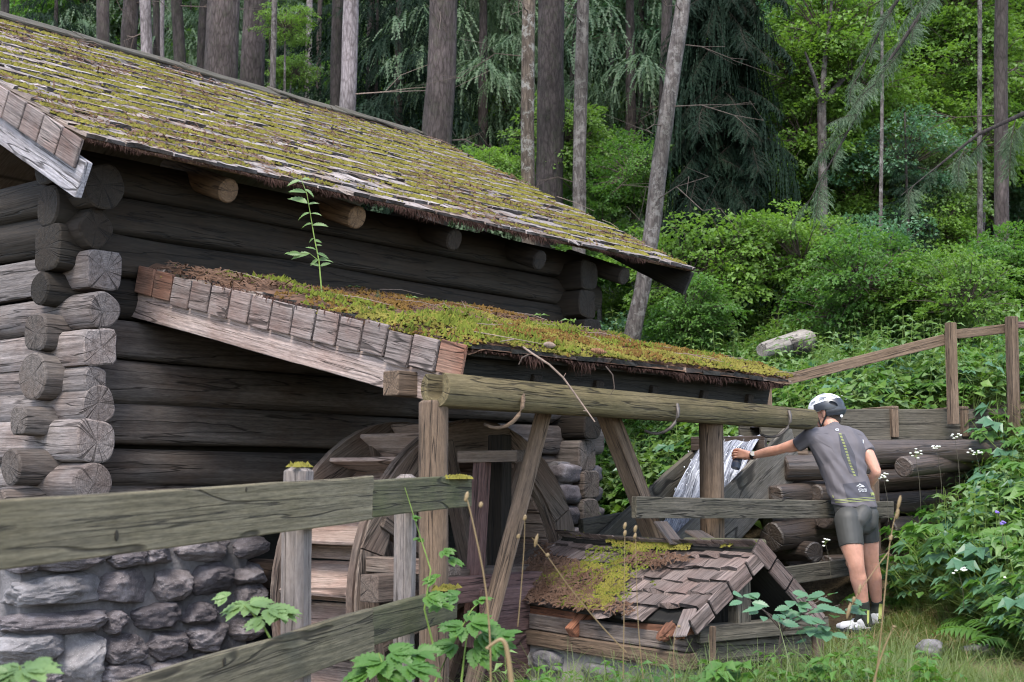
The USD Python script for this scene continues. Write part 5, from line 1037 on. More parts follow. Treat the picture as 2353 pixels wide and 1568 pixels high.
# ---------------------------------------------------------------- ground plants
def blades(P, A, L, w, bend, lean, segs=4):
    "grass blades at P with heading A"
    N = len(P); h = np.stack([np.cos(A), np.sin(A), A*0], -1); s = np.stack([-np.sin(A), np.cos(A), A*0], -1); vs = []
    for k in range(segs+1):
        u = k/segs; x = (lean*u + bend*u*u)*L; z = L*(u - .35*bend*u*u*(1+bend*.4)*u)
        wk = w*(1-u**1.5)+.0004
        c = P + h*x[:, None] + np.outer(z, [0, 0, 1]); vs += [c - s*wk[:, None], c + s*wk[:, None]]
    V = np.stack(vs, 1).reshape(-1, 3); b = np.arange(N)[:, None]*(2*segs+2); F = []
    for k in range(segs): o = b+2*k; F += [np.concatenate([o, o+1, o+3], 1), np.concatenate([o, o+3, o+2], 1)]
    return V, np.concatenate(F)
def leaves_fine(P, D, U, L, Wd, fold=.16, droop=.3, teeth=6):
    "toothed leaves with a folded midrib"
    D = nrmz(D); Sd = nrmz(np.cross(U, D)); U = np.cross(D, Sd); n = len(P); L = np.broadcast_to(L, n)[:, None]; Wd = np.broadcast_to(Wd, n)[:, None]; k = 2*teeth+1; rows = []
    for i in range(k+1):
        x = i/k; w = math.sin(math.pi*min(1, x**.8*.97+.03))**.8*(1.0 if i % 2 else .80)*.5*(1 if i < k else .02); c = P+D*L*x-U*L*droop*x*x
        f = U*Wd*w*fold*2 + D*L*(.05 if i % 2 else 0); rows.append(np.stack([c+Sd*Wd*w+f, c, c-Sd*Wd*w+f], 1))
    V = np.stack(rows, 1).reshape(-1, 3); b = np.arange(n)[:, None]*(3*(k+1)); F = []
    for i in range(k):
        for j in (0, 1): o = b+3*i+j; F += [np.concatenate([o, o+3, o+1], 1), np.concatenate([o+1, o+3, o+4], 1)]
    return V, np.concatenate(F)
def tuft(seed, n, L0, L1, spread, w=.003, bend=(.2, 1.1)):
    r = np.random.default_rng(seed); a = r.uniform(0, 6.28, n); P = np.stack([np.cos(a)*spread*r.random(n), np.sin(a)*spread*r.random(n), np.zeros(n)-.01], -1)
    return blades(P, a+r.normal(0, .6, n), r.uniform(L0, L1, n), w*r.uniform(.6, 1.3, n), r.uniform(*bend, n), r.uniform(.0, .5, n))
def palmate(c, d, up, s, r, nl=5, wr=.55, fine=False):
    "a leaf of nl leaflets spread like a hand, toothed by a second pair of tips"
    d = nrmz(np.asarray(d, float)); sd_ = nrmz(np.cross(up, d)); an = np.linspace(-1.25, 1.25, nl)+r.normal(0, .08, nl)
    D = np.outer(np.cos(an), d)+np.outer(np.sin(an), sd_); D[:, 2] -= .12
    return (leaves_fine if fine else leaves)(np.tile(c, (nl, 1)), D, np.tile(up, (nl, 1))+r.normal(0, .1, (nl, 3)), s*(1-.16*np.abs(an))*r.uniform(.9, 1.1, nl), s*wr, fold=.12, droop=.2)
def herb_palmate(seed, n=5, h=.34, s=.11):
    r = np.random.default_rng(seed); lm, st = [], []
    for k in range(n):
        a = k*2.4+r.normal(0, .3); l = h*r.uniform(.5, 1.1); q = np.array([math.cos(a)*l*r.uniform(.3, .65), math.sin(a)*l*r.uniform(.3, .65), l]); st.append(tube([[0, 0, -.02], q*[.4, .4, .7], q], [.003, .0025, .0015], 3))
        lm.append(palmate(q, [math.cos(a), math.sin(a), -.1], nrmz(np.array([math.cos(a)*.3, math.sin(a)*.3, 1])+r.normal(0, .15, 3)), s*r.uniform(.7, 1.25), r))
    return cat_mesh(lm), cat_mesh(st)
def herb_broad(seed, n=9, h=.24, s=.085, round_=.95):
    r = np.random.default_rng(seed); a = np.arange(n)*2.4+r.normal(0, .3, n); l = h*r.uniform(.5, 1.15, n); rr = l*r.uniform(.3, .9, n)
    P = np.stack([np.cos(a)*rr, np.sin(a)*rr, l], -1); D = np.stack([np.cos(a), np.sin(a), -.25+0*a], -1)
    L = s*r.uniform(.6, 1.3, n)
    st = cat_mesh([tube([[0, 0, -.02], p*[.5, .5, .7], p], [.002, .002, .001], 3) for p in P])
    return leaves(P, D, np.stack([np.cos(a)*.3, np.sin(a)*.3, 1+0*a], -1)+r.normal(0, .2, (n, 3)), L, L*round_, fold=.1, droop=.15), st
def herb_upright(seed, h=.5, pairs=7, s=.075):
    r = np.random.default_rng(seed); P, D = [], []
    for k in range(pairs):
        z = h*(.2+.8*k/pairs)
        for q in range(3): a = k*1.1+q*2.1+r.normal(0, .3); P.append([0, 0, z]); D.append([math.cos(a), math.sin(a), r.uniform(-.3, .4)])
    P, D = np.array(P), np.array(D); L = s*r.uniform(.7, 1.3, len(P))*(1.15-.5*P[:, 2]/h); P = P+D*.012
    return leaves(P, D, np.tile([0, 0, 1.0], (len(P), 1))+r.normal(0, .25, (len(P), 3)), L, L*.5, fold=.15, droop=.3), tube([[0, 0, -.03], [.01, 0, h*.5], [0, .01, h]], [.003, .0025, .001], 4)
def fern(seed, n=7, h=.5):
    r = np.random.default_rng(seed); ms = []
    for k in range(n):
        a = k*2*math.pi/n+r.normal(0, .25); d = np.array([math.cos(a), math.sin(a), 0]); s_ = np.array([-d[1], d[0], 0]); l = h*r.uniform(.7, 1.1); xs = np.linspace(.12, 1, 15)
        P = np.outer(xs*l*.85, d)+np.outer(l*(.95*xs-.75*xs*xs), [0, 0, 1]); wd = l*.26*np.sin(np.pi*np.clip(xs*.85+.13, 0, 1))
        for sg in (-1, 1): ms.append(leaves(P, sg*s_+d*.45+np.array([0, 0, -.1]), np.tile([0, 0, 1.0], (15, 1))+r.normal(0, .1, (15, 3)), wd, wd*.3))
    return cat_mesh(ms)
HK = {}
for k in range(3):
    a_, b_ = herb_palmate(200+k, 5+k, .30+.05*k, .10+.012*k); HK[f'palm{k}'] = [('leaves', a_, ('leaf_herb', 'leaf_blue', 'leaf_herb')[k]), ('stems', b_, 'stem_green')]
    a_, b_ = herb_broad(210+k, 10+2*k, .20+.04*k, .085+.01*k); HK[f'broad{k}'] = [('leaves', a_, ('leaf_herb', 'leaf_bright', 'leaf_pale')[k]), ('stems', b_, 'stem_green')]
    a_, b_ = herb_upright(220+k, .42+.1*k, 7+k, .075+.01*k); HK[f'up{k}'] = [('leaves', a_, ('leaf_herb', 'leaf_mid', 'leaf_pale')[k]), ('stems', b_, 'stem_green')]
    HK[f'grass{k}'] = [('blades', tuft(230+k, 26, .22, .50, .05, .0032), 'grass_green')]
    HK[f'turf{k}'] = [('blades', tuft(240+k, 34, .05, .14, .09, .0024, (.1, .9)), 'grass_green')]
HK['dry'] = [('blades', tuft(250, 12, .06, .2, .08, .002, (.3, 1.4)), 'grass_dry')]
HK['fern'] = [('fronds', fern(260), 'leaf_mid')]
rg = np.random.default_rng(99)
def blocked(x, y, grow=0.0):
    d = np.stack([x-C0[0], y-C0[1]], -1); t, n = d @ TD[:2], d @ ND[:2]
    b = (t > -.7-grow) & (t < 5.3) & (n < .62+grow) & (n > -5.2)                          # mill
    b |= (t > -.1) & (t < 2.5) & (n > .3) & (n < 2.55)                                    # wheel pit
    b |= (t > 2.2) & (t < 5.2) & (n > 1.5) & (n < 2.38)                                   # chute
    e = np.stack([x-AP[0], y-AP[1]], -1); u, q = e @ hr[:2], e @ hm[:2]
    b |= (u > -.02) & (u < HLn) & (np.abs(q) < .5)                                         # hutch
    g = np.stack([x-F0[0], y-F0[1]], -1); u, q = g @ FD[:2], g @ FP[:2]
    b |= (u > -.2) & (q > -.32) & (q < .40)                                                # flume
    b |= (np.hypot(x-2.57, y-10.45) < .16) | (np.hypot(x-2.75, y-10.75) < .12)
    return b
def infrustum(x, y, m=1.06): return np.abs(x) < (1177/FPX*y)*m + .3
def cover(name, n, xr, yr, kinds, wts, sc, label, cat, keep=None, clump=None, zoff=0.0):
    x, y = rg.uniform(*xr, n), rg.uniform(*yr, n); k = ~blocked(x, y) & infrustum(x, y)
    if keep is not None: k &= keep(x, y)
    if clump: k &= meshkit.fbm(np.stack([x*clump[0], y*clump[0], x*0+3], -1), 3, 5) > clump[1]
    x, y = x[k], y[k]; z = ground_z(x, y); m = len(x); idx = rg.choice(len(kinds), m, p=np.array(wts)/sum(wts))
    return point_inst(name, [HK[q] for q in kinds], idx, np.stack([x, y, z+zoff], -1), rg.uniform(0, 6.28, m), sc[0]+(sc[1]-sc[0])*rg.random(m), np.stack([rg.normal(0, .15, m), np.zeros(m)], -1), kind='stuff', label=label, cat=cat)
def side_of_flume(x, y): g = np.stack([x-F0[0], y-F0[1]], -1); return g @ FP[:2]
cover('woodland_herbs', 11500, (-3, 9.5), (11.3, 24), ['broad0', 'broad1', 'broad2', 'palm0', 'palm1', 'up0', 'up1', 'up2', 'fern', 'grass0'], [4, 4, 2, 3, 2, 2, 2, 2, 1, 1.5], (.75, 1.5), 'leafy ground cover spreading under the trees', 'ground cover',
      keep=lambda x, y: ((side_of_flume(x, y) < -.3) | (x < 1.75)) & ~((x > .9) & (y < 12.2)))
cover('clearing_herbs', 2600, (.2, 3.6), (12.4, 18.5), ['broad1', 'broad2', 'broad0', 'palm0', 'up2'], [5, 4, 2, 2, 1], (.7, 1.3), 'bright leafy herbs on the open ground between mill and chute', 'ground cover', keep=lambda x, y: ~((x > .9) & (y < 12.9)))
cover('bank_herbs', 4200, (2.7, 6), (8.3, 13.2), ['palm0', 'palm1', 'palm2', 'up0', 'up1', 'up2', 'grass0', 'grass1', 'broad0', 'fern'], [4, 4, 3, 4, 4, 3, 6, 6, 1.5, .8], (.65, 1.5), 'palmate herbs and long grass on the steep bank', 'ground cover',
      keep=lambda x, y: (x > 2.98+.2*np.sin(y*2)+.35*np.clip(10.2-y, 0, 1)) & (side_of_flume(x, y) > .22) & ~((x < 3.05+.4*(y-11.0)) & (y > 11.0)))
cover('path_turf', 6500, (.5, 5), (5.8, 10.9), ['turf0', 'turf1', 'turf2', 'dry'], [3, 3, 3, 3.0], (.55, 1.25), 'short trampled grass on the path', 'grass',
      keep=lambda x, y: rg.random(x.shape) > .93*np.exp(-(((x-3.0)/1.1)**2+((y-8.5)/.7)**2)))
cover('long_grass', 520, (.15, 2.4), (6.0, 9.6), ['grass0', 'grass1', 'grass2'], [1, 1, 1], (.55, .95), 'long arching grass round the stone hutch', 'grass',
      keep=lambda x, y: (np.abs((np.stack([x-AP[0], y-AP[1]], -1)) @ hm[:2]) < 1.15) & (y > 6.2))
cover('fence_weeds', 900, (-1.35, .55), (5.2, 7.4), ['palm0', 'palm2', 'up0', 'up2', 'grass0', 'grass1', 'broad0'], [3, 2, 3, 2, 4, 4, 1], (.45, .9), 'weeds and grass growing at the foot of the fence', 'weeds',
      keep=lambda x, y: (x > -.62+.33*(y-5.6)*1.0+.12) & (x < .0))
cover('front_grass', 520, (.0, 1.9), (5.9, 7.2), ['grass0', 'grass1', 'grass2', 'up0', 'palm0'], [3, 3, 3, 1, 1], (.65, 1.15), 'wispy grass at the bottom edge before the hutch', 'grass')
cover('mill_weeds', 60, (-2.6, -1.0), (5.6, 7.6), ['palm0', 'up0', 'grass0', 'grass1'], [2, 1, 2, 2], (.5, .85), 'scattered weeds before the stone foundation', 'weeds', zoff=-.02)
N = 210; ux, uy = rg.uniform(-4, 9.5, N), rg.uniform(13.6, 27, N); k = ~blocked(ux, uy, .6) & infrustum(ux, uy) & ((side_of_flume(ux, uy) < -.9) | (ux < 1)) & ~((ux > .2) & (ux < 3.4) & (uy < 18.5)); ux, uy = ux[k], uy[k]; us = rg.uniform(.28, .85, len(ux))*(uy/18)
point_inst('undergrowth', [LC[0], LC[2], LC[3], LC[4], LC[5]], rg.integers(0, 5, len(ux)), np.stack([ux, uy, ground_z(ux, uy)+us*.45], -1), rg.uniform(0, 6.28, len(ux)), np.stack([us, us, us*.9], -1), kind='stuff', label='shrubby undergrowth below the trees', cat='undergrowth')

# ---------------------------------------------------------------- single plants
def onto(px, py, o, n): d = ray(px, py); return EYE + d*(((o-EYE) @ n)/(d @ n))
def loc(m, o): return m[0]-o, m[1]
# sapling on the lean-to
sb = onto(741, 690, RL(0, 0, .0), LN); Ys = sb[1]
sap = thing('roof_sapling', 'slender leafy sapling sprouting from the moss of the lean-to roof', 'sapling', tuple(sb))
spx = [(741, 690), (733, 600), (721, 540), (713, 490), (705, 445), (692, 412)]; sp3 = [at(x, y, Ys) for x, y in spx]
obj('stem', loc(tube(sp3, np.linspace(.006, .002, 6), 6), sb), 'stem_green', sap, T(*sb), smooth=True)
lv = [(703, 443, -1, .12), (700, 435, .3, .08), (690, 415, -.8, .09), (694, 412, .6, .06), (706, 468, -1, .15), (708, 470, 1, .07), (711, 490, -1, .10), (713, 492, 1, .08), (716, 515, -.9, .09), (718, 518, 1, .10), (722, 552, 1, .05), (721, 548, -1, .05), (724, 565, .8, .05), (726, 575, -1, .07), (712, 583, -1, .12), (690, 584, -1, .09), (668, 583, -1, .06), (728, 583, .9, .09), (733, 598, 1, .09), (731, 597, -1, .07), (745, 600, 1, .06), (736, 612, 1, .07), (734, 612, -1, .06)]
rs = np.random.default_rng(3)
for x, y, s_, l in lv:
    p = at(x, y, Ys+rs.normal(0, .02)); m = leaves_fine(p[None], np.array([[s_, rs.normal(0, .4), rs.normal(.05, .25)]]), np.array([[0, -1.0, .8]])+rs.normal(0, .3, (1, 3)), np.array([l*1.0]), np.array([l*.42]))
    obj('leaf', loc(m, p), 'leaf_pale', sap, T(*p))
obj('side_twig', loc(tube([at(733, 600, Ys), at(712, 583, Ys), at(662, 582, Ys)], [.003, .002, .001], 4), sb), 'stem_green', sap, T(*sb))
for lab, x, y, s_ in (('two leaved seedling near the middle of the lean-to roof', 942, 700, .07), ('small bright seedling beside the sapling on the lean-to roof', 812, 672, .06), ('wide leaved seedling at the upper edge of the lean-to roof', 1242, 742, .09), ('tallest pale seedling by the litter of the lean-to roof', 1312, 757, .10)):
    o = onto(x, y, RL(0, 0, .02), LN); t = thing('seedling', lab, 'seedling', tuple(o), 'seedlings on the lean-to roof'); obj('stem', loc(tube([o-ZD*.02, o+ZD*s_*.7], [.003, .002], 4), o), 'stem_green', t, T(*o))
    for k in range(3): obj('leaf', loc(leaves((o+ZD*s_*.7)[None], np.array([[math.cos(k*2.4+x), math.sin(k*2.4+x), .2]]), np.array([[0, -.3, 1.0]]), np.array([s_]), np.array([s_*.5])), o), 'leaf_pale', t, T(*o))
for lab, x, y, s_ in (('tiny spruce seedling beside the roof sapling', 757, 660, .10), ('tiny spruce seedling farther along the lean-to roof edge', 868, 690, .09)):
    o = onto(x, y, RL(0, 0, .02), LN); inst('spruce_seedling', SPC[1], T(*o) @ S(s_*1.2, s_*1.2, s_), label=lab, cat='seedling')
def cone(lab, x, y, a, mt='cone_brown'):
    o = onto(x, y, RL(0, 0, .035), LN)+LN*.012; v = []
    k_, n_ = 16, 10
    for i in range(k_):
        u = i/(k_-1); rr = .017*math.sin(math.pi*min(.97, u*.85+.13))*(1.18 if i % 2 else .85); v.append([[.11*u-.055, rr*math.cos(b+i*.3), rr*math.sin(b+i*.3)] for b in np.arange(n_)*2*math.pi/n_])
    obj('spruce_cone', loft(np.array(v)), mt, '/World', fr(o, TD*math.cos(a)+LU*math.sin(a), LU*math.cos(a)-TD*math.sin(a), LN), label=lab, cat='cone', group='cones on the lean-to roof')
for q in (('dark brown cone on bright moss in the middle of the lean-to roof', 1236, 775, -.4), ('pinkish pale cone just below the dark brown one', 1263, 798, .0, 'twig'), ('cone lying by the rusty moss towards the roof end', 1376, 812, -.5), ('cone near the upper edge above the gutter end', 1512, 812, -.6), ('pale old cone by the verge end of the lean-to', 1080, 764, .2, 'twig')): cone(*q)
# the long dry twig hanging over the gutter
tp3 = [onto(1010, 690, RL(0, 0, .05), LN), onto(1085, 735, RL(0, 0, .06), LN), onto(1154, 764, RL(0, 0, .06), LN), at(1222, 812, 7.62), at(1262, 838, 7.60), at(1294, 868, 7.62), at(1330, 918, 7.62), at(1367, 970, 7.60)]
tg = thing('hanging_twig', 'long bare dry twig hanging off the lean-to roof across the gutter', 'twig', tuple(tp3[3])); obj('stem', loc(tube(tp3, [.003, .005, .006, .006, .0065, .006, .0055, .004], 6), tp3[3]), 'twig', tg, T(*tp3[3]), smooth=True)
for a, b in (((1294, 868), (1300, 858)), ((1350, 945), (1340, 944)), ((1154, 764), (1120, 735)), ((1180, 780), (1150, 785)), ((1085, 735), (1060, 690))): obj('side_twig', loc(tube([at(*a, 7.62) if a[0] > 1200 else onto(*a, RL(0, 0, .06), LN), at(*b, 7.6) if a[0] > 1200 else onto(*b, RL(0, 0, .09), LN)], [.004, .002], 4), tp3[3]), 'twig', tg, T(*tp3[3]))
for lab, pts in (('thin rootlet dangling from the lean-to eave by the second hook', [(1392, 842), (1408, 862), (1412, 892), (1403, 908)]), ('short dangling twig at the near end of the eave', [(1215, 815), (1200, 822), (1192, 838)])):
    p = [at(x, y, 8.3 if x > 1300 else 7.6) for x, y in pts]; obj('rootlet', loc(tube(p, [.004, .004, .003, .002][:len(p)], 4), p[0]), 'twig_dark', '/World', T(*p[0]), label=lab, cat='twig')
# broad leaved shrub before the cyclist
so = at(1795, 1530, 6.9); so[2] = float(ground_z(so[0], so[1])); shr = thing('leafy_shrub', 'small shrub with big pale oval leaves standing before the shoes of the cyclist', 'shrub', tuple(so))
Yh = 6.9; tips = [(1715, 1375, 6.9), (1750, 1400, 6.8), (1810, 1385, 6.9), (1870, 1400, 6.9), (1900, 1370, 7.0), (1930, 1390, 7.0), (1870, 1440, 6.9), (1890, 1460, 6.9), (1790, 1420, 6.7), (1840, 1415, 6.8)]
obj('stem', loc(tube([so, at(1792, 1480, 6.9), at(1800, 1425, 6.9)], [.010, .008, .005], 6), so), 'twig_dark', shr, T(*so))
for x, y, Y in tips:
    q = at(x, y, Y); obj('twig', loc(tube([at(1797, 1450, 6.9), (at(1797, 1450, 6.9)+q)/2+ZD*.02, q], [.005, .004, .002], 4), so), 'twig_dark', shr, T(*so))
    for k in range(5):
        p = q + rs.normal(0, .035, 3)*[1.3, 1.3, .6]; a = rs.uniform(0, 6.28); l = rs.uniform(.07, .115)
        obj('leaf', loc(leaves_fine(p[None], np.array([[math.cos(a), math.sin(a), -.1]]), np.array([[0, -.75, 1.0]])+rs.normal(0, .2, (1, 3)), np.array([l]), np.array([l*.6]), fold=.08, droop=.12), p), 'leaf_blue', shr, T(*p))
# plants at the fence
def weed(lab, stem, Y, lf, mt='leaf_herb', s_=.10, name='fence_weed', cat='plant', nl=5):
    p = [at(x, y, Y) for x, y in stem]; t = thing(name, lab, cat, tuple(p[0])); obj('stem', loc(tube(p, np.linspace(.006, .002, len(p)), 6), p[0]), 'stem_green', t, T(*p[0]), smooth=True)
    for x, y, dx, dz, k in lf:
        q = at(x, y, Y+rs.normal(0, .04)); obj('leaf', loc(palmate(q, [dx, rs.normal(-.2, .4), dz], nrmz(np.array([0, -.45, 1.0])+rs.normal(0, .15, 3)), s_*k, rs, nl, .62, True), q), mt, t, T(*q))
    return t
weed('bright plant with a hand shaped leaf before the stone foundation', [(640, 1500), (600, 1430), (560, 1392)], 5.3, [(560, 1390, -.9, 0, 1.1), (575, 1388, .6, .1, 1.0), (600, 1425, -.8, -.1, .8), (620, 1400, 1, .1, 1.1), (640, 1405, .8, -.1, .9), (520, 1372, -1, .1, .6)], 'leaf_pale')
weed('tall weed climbing beside the round post', [(1000, 1500), (975, 1400), (990, 1310), (955, 1200), (930, 1120)], 6.35, [(1010, 1390, .9, .1, .9), (1000, 1330, -.8, .1, .7), (985, 1370, 1, 0, 1.0), (950, 1190, .6, .2, .4), (965, 1240, -.6, .2, .4), (1020, 1265, 1, 0, .6), (1035, 1285, .9, -.1, .7)])
weed('weed with jagged leaves under the lower rail end', [(1060, 1568), (1070, 1480), (1080, 1430)], 6.0, [(1060, 1440, -1, .1, 1.0), (1085, 1430, .8, .2, 1.1), (1110, 1455, 1, 0, 1.2), (1040, 1480, -1, 0, 1.1), (1090, 1490, .6, -.2, 1.2), (1140, 1480, 1, .1, .9), (1160, 1460, .5, .3, .8)])
weed('large leaved weed at the bottom by the second fence post', [(900, 1600), (880, 1530), (870, 1500)], 5.0, [(880, 1520, -1, .1, 1.2), (900, 1500, .8, .2, 1.1), (940, 1530, 1, 0, 1.2), (850, 1540, -1, -.1, 1.2), (890, 1545, .2, -.3, 1.1), (960, 1500, .9, .1, .9)], 'leaf_herb')
weed('pale leaves poking up at the lower picture corner by the foundation', [(60, 1640), (50, 1560), (45, 1530)], 4.0, [(45, 1535, -1, .1, .9), (60, 1540, .8, .2, 1.0), (80, 1530, .6, .3, .6), (20, 1550, -1, 0, .8)], 'leaf_pale')
weed('young green shoot crossing before the leaning brace', [(1000, 1568), (1040, 1480), (1085, 1400), (1100, 1385)], 6.1, [(1050, 1370, -1, .3, .7), (1100, 1380, .9, .4, .7), (1075, 1410, .9, -.1, .6), (1030, 1440, -.8, .1, .5)])
# dry seed stalks
def stalk(lab, pts, Y, w=.003, head=.02, mt='grass_dry', heads=None):
    p = [at(x, y, Y) for x, y in pts]; t = thing('dry_stalk', lab, 'grass stalk', tuple(p[0])); q = np.array(p); s = np.linspace(0, 1, len(q)); c = np.stack([PchipInterpolator(s, q[:, i])(np.linspace(0, 1, 16)) for i in range(3)], -1)
    obj('stem', loc(tube(c, np.linspace(w, w*.5, 16), 5), p[0]), mt, t, T(*p[0]), smooth=True)
    for hx, hy, hl in (heads or [(pts[-1][0], pts[-1][1], head)]):
        o = at(hx, hy, Y); obj('seed_head', blob((.0065, .0065, hl), seed=int(hx), rough=.3, sub=2), 'grass_dry', t, T(*o) @ RY(.25))
stalk('tall bent dry stalk in front of the leaning brace', [(1128, 1640), (1127, 1500), (1117, 1360), (1093, 1230), (1078, 1165), (1070, 1135)], 4.6, .004, .018, heads=[(1072, 1142, .017), (1105, 1160, .010)])
stalk('straight thin brown stalk over the dark wheel pit', [(1190, 1440), (1200, 1320), (1205, 1240), (1206, 1195)], 5.2, .0022, .01, heads=[(1206, 1190, .011), (1191, 1233, .010)])
stalk('arching stalk bending over the hutch shingles', [(1440, 1500), (1370, 1425), (1305, 1345), (1255, 1275), (1222, 1236)], 5.2, .0025, .018, heads=[(1232, 1242, .024), (1258, 1276, .008)])
stalk('first of two knobbly stalks standing before the hutch ridge', [(1432, 1560), (1434, 1400), (1436, 1205)], 5.6, .0022, heads=[(1436, 1208, .014), (1436, 1225, .012)])
stalk('second knobbly stalk before the hutch ridge', [(1478, 1560), (1465, 1400), (1460, 1212)], 5.6, .0022, heads=[(1460, 1215, .015), (1459, 1232, .012)])
stalk('broken tan blade bent over at the bottom edge', [(1180, 1640), (1172, 1540), (1160, 1478), (1150, 1470), (1120, 1490)], 4.2, .010, .004)
stalk('long golden seed stalk rising past the legs of the cyclist', [(1990, 1700), (2015, 1540), (2028, 1420), (2036, 1330), (2046, 1240), (2067, 1150)], 5.2, .0035, heads=[(2066, 1155, .026), (2062, 1180, .02), (2047, 1236, .012)])
stalk('drooping golden stalk ending before the white shoe', [(2028, 1420), (2040, 1290), (2042, 1268), (2010, 1310), (1975, 1360), (1945, 1412)], 5.25, .003, heads=[(1950, 1404, .03), (1962, 1378, .012), (1975, 1355, .02)])
stalk('thin straw leaning at the bottom near the path', [(1990, 1700), (2010, 1560), (2040, 1470), (2055, 1440)], 4.8, .004, .004)
stalk('faint brown straw close to the bottom beside the hutch', [(1560, 1700), (1548, 1500), (1560, 1440)], 5.6, .002, .006)
# white umbels and violet flowers
def flower(lab, x, y, yb, Y, mt, n, spread, s_, name, cat, grp):
    o = at(x, y, Y); b = at(x+12, yb, Y); t = thing(name, lab, cat, tuple(b), grp); obj('stem', loc(tube([b, (b+o)/2+[.01, 0, 0], o-ZD*spread*.7], [.002, .0018, .0012], 4), b), 'stem_dark', t, T(*b)); ms, rays = [], []
    for k in range(n):
        q = o+rs.normal(0, 1, 3)*[spread, spread, spread*.6]; ms.append(xf(blob((s_, s_, s_*.6), seed=k, rough=.4, sub=1), T(*q))); rays.append(tube([o-ZD*spread*.7, q], [.001, .001], 3))
    obj('flower_head', loc(cat_mesh(ms), b), mt, t, T(*b)); obj('rays', loc(cat_mesh(rays), b), 'stem_green', t, T(*b))
for lab, x, y, yb, Y, n, sp_ in (('white umbel highest against the dark stack end', 2194, 1004, 1130, 11.0, 9, .028), ('white umbel between the two tallest ones by the stack', 2153, 1027, 1160, 11.0, 7, .022), ('white umbel just past the elbow of the cyclist', 2030, 1092, 1200, 10.6, 8, .028), ('full white umbel beside the mossy log', 2104, 1044, 1170, 10.9, 9, .03), ('white umbel at the edge of the bank leaves', 2243, 1040, 1120, 11.0, 9, .026),
        ('small white umbel before the dark logs by the shorts', 1897, 1246, 1330, 10.3, 5, .016), ('white umbel low on the bank above the stones', 2203, 1310, 1400, 9.2, 7, .024), ('white umbel farthest down the bank among grass', 2303, 1335, 1420, 9.0, 9, .026), ('faint white umbel above the helmet by the flume', 1905, 905, 960, 13.3, 6, .03), ('white umbel over the flume plank next to the helmet', 1945, 915, 960, 13.2, 6, .03), ('white umbel high in the undergrowth below the handrail', 1903, 863, 930, 14.5, 6, .03)):
    flower(lab, x, y, yb, Y, 'petal_white', n, sp_, .011, 'white_umbel', 'flower', 'white umbels')
flower('upper violet blossom on the grassy bank', 2294, 1177, 1280, 9.6, 'petal_violet', 5, .007, .011, 'violet_flower', 'flower', 'violet flowers'); flower('lower violet blossom on the grassy bank', 2302, 1202, 1290, 9.6, 'petal_violet', 7, .010, .012, 'violet_flower', 'flower', 'violet flowers')
for lab, x, y, Y, s_, k in (('pale mottled stone on the path', 2138, 1490, 8.9, (.085, .07, .06), 1), ('flat grey stone half sunk beside the path', 2263, 1487, 9.0, (.14, .09, .035), 2), ('small flat stone in the grass before the shoe', 1928, 1522, 8.3, (.05, .04, .015), 3)):
    o = at(x, y, Y); o[2] = float(ground_z(o[0], o[1]))+s_[2]*.75+.02; obj('path_stone', blob(s_, seed=k+70, rough=.25, sub=3), 'stone_pale', '/World', T(*o), smooth=60, label=lab, cat='stone')

# knots in the near fence
for nm, px, py, o, n_, par, r in ((0, 268, 1231, Fe(0, .0945, 0), fn, fence, .011), (1, 516, 1521, Fe(0, .0945, 0), fn, fence, .010), (2, 566, 1125, Fe(0, .0945, 0), fn, fence, .006), (3, 668, 1240, Fe(-.053, 0, 0), fd, fence, .016), (4, 664, 1405, Fe(-.053, 0, 0), fd, fence, .014)):
    p = onto(px, py, o, n_); obj('knot', blob((r, .0025, r*1.45), seed=nm, rough=.25, sub=2), 'twig_black', par, fr(p, np.cross(n_, ZD), n_, ZD))
# ---------------------------------------------------------------- the cyclist
def sph(c, r, n=20): return m3.Manifold.sphere(r, n).translate([float(q) for q in c])
def hull(*cr): return m3.Manifold.batch_hull([sph(c, r) for c, r in cr])
def chain(pts): return [hull(pts[k], pts[k+1]) for k in range(len(pts)-1)]
def melt(parts, edge=.014, it=14):
    m = m3.Manifold.batch_boolean(parts, m3.OpType.Add).refine_to_length(edge); v, f = arr(m); t = trimesh.Trimesh(v, f, process=True); t.merge_vertices()
    v, f = np.array(t.vertices), np.array(t.faces); f = f[(f[:, 0] != f[:, 1]) & (f[:, 1] != f[:, 2]) & (f[:, 0] != f[:, 2])]
    e = np.unique(np.sort(np.vstack([f[:, [0, 1]], f[:, [1, 2]], f[:, [2, 0]]]), 1), axis=0); deg = np.bincount(e.ravel(), minlength=len(v))[:, None]; live = deg[:, 0] > 0
    for k in range(it*2):
        acc = np.zeros_like(v); np.add.at(acc, e[:, 0], v[e[:, 1]]); np.add.at(acc, e[:, 1], v[e[:, 0]]); dlt = acc/np.maximum(deg, 1)-v; dlt[~live] = 0; v = v + (.5 if k % 2 == 0 else -.51)*dlt
    return v, f
lat = np.array([.985, .12, 0]); lat /= np.linalg.norm(lat); fwd = np.array([-.12, .985, 0])
def J(px, py, Y): return at(px, py, Y)
shL, shR = J(1862, 1003, 10.58), J(1971, 1010, 10.72)
elL, wrL = J(1788, 1034, 10.78), J(1727, 1048, 10.95)
elR, wrR = J(2014, 1084, 10.60), J(1992, 1120, 10.78)
hipL, hipR = J(1949, 1196, 10.42), J(1986, 1192, 10.62)
knL, knR = J(1967, 1297, 10.34), J(2001, 1290, 10.66)
anL, anR = J(1986, 1402, 10.42), J(2016, 1392, 10.80)
gL = ground_z(anL[0], anL[1]); dzL = 0.0
pbase = np.array([(anL[0]+anR[0])/2, (anL[1]+anR[1])/2, float(gL)])
person = thing('person', 'cyclist in grey jersey and white helmet reaching a bottle into the falling water', 'person', tuple(pbase))
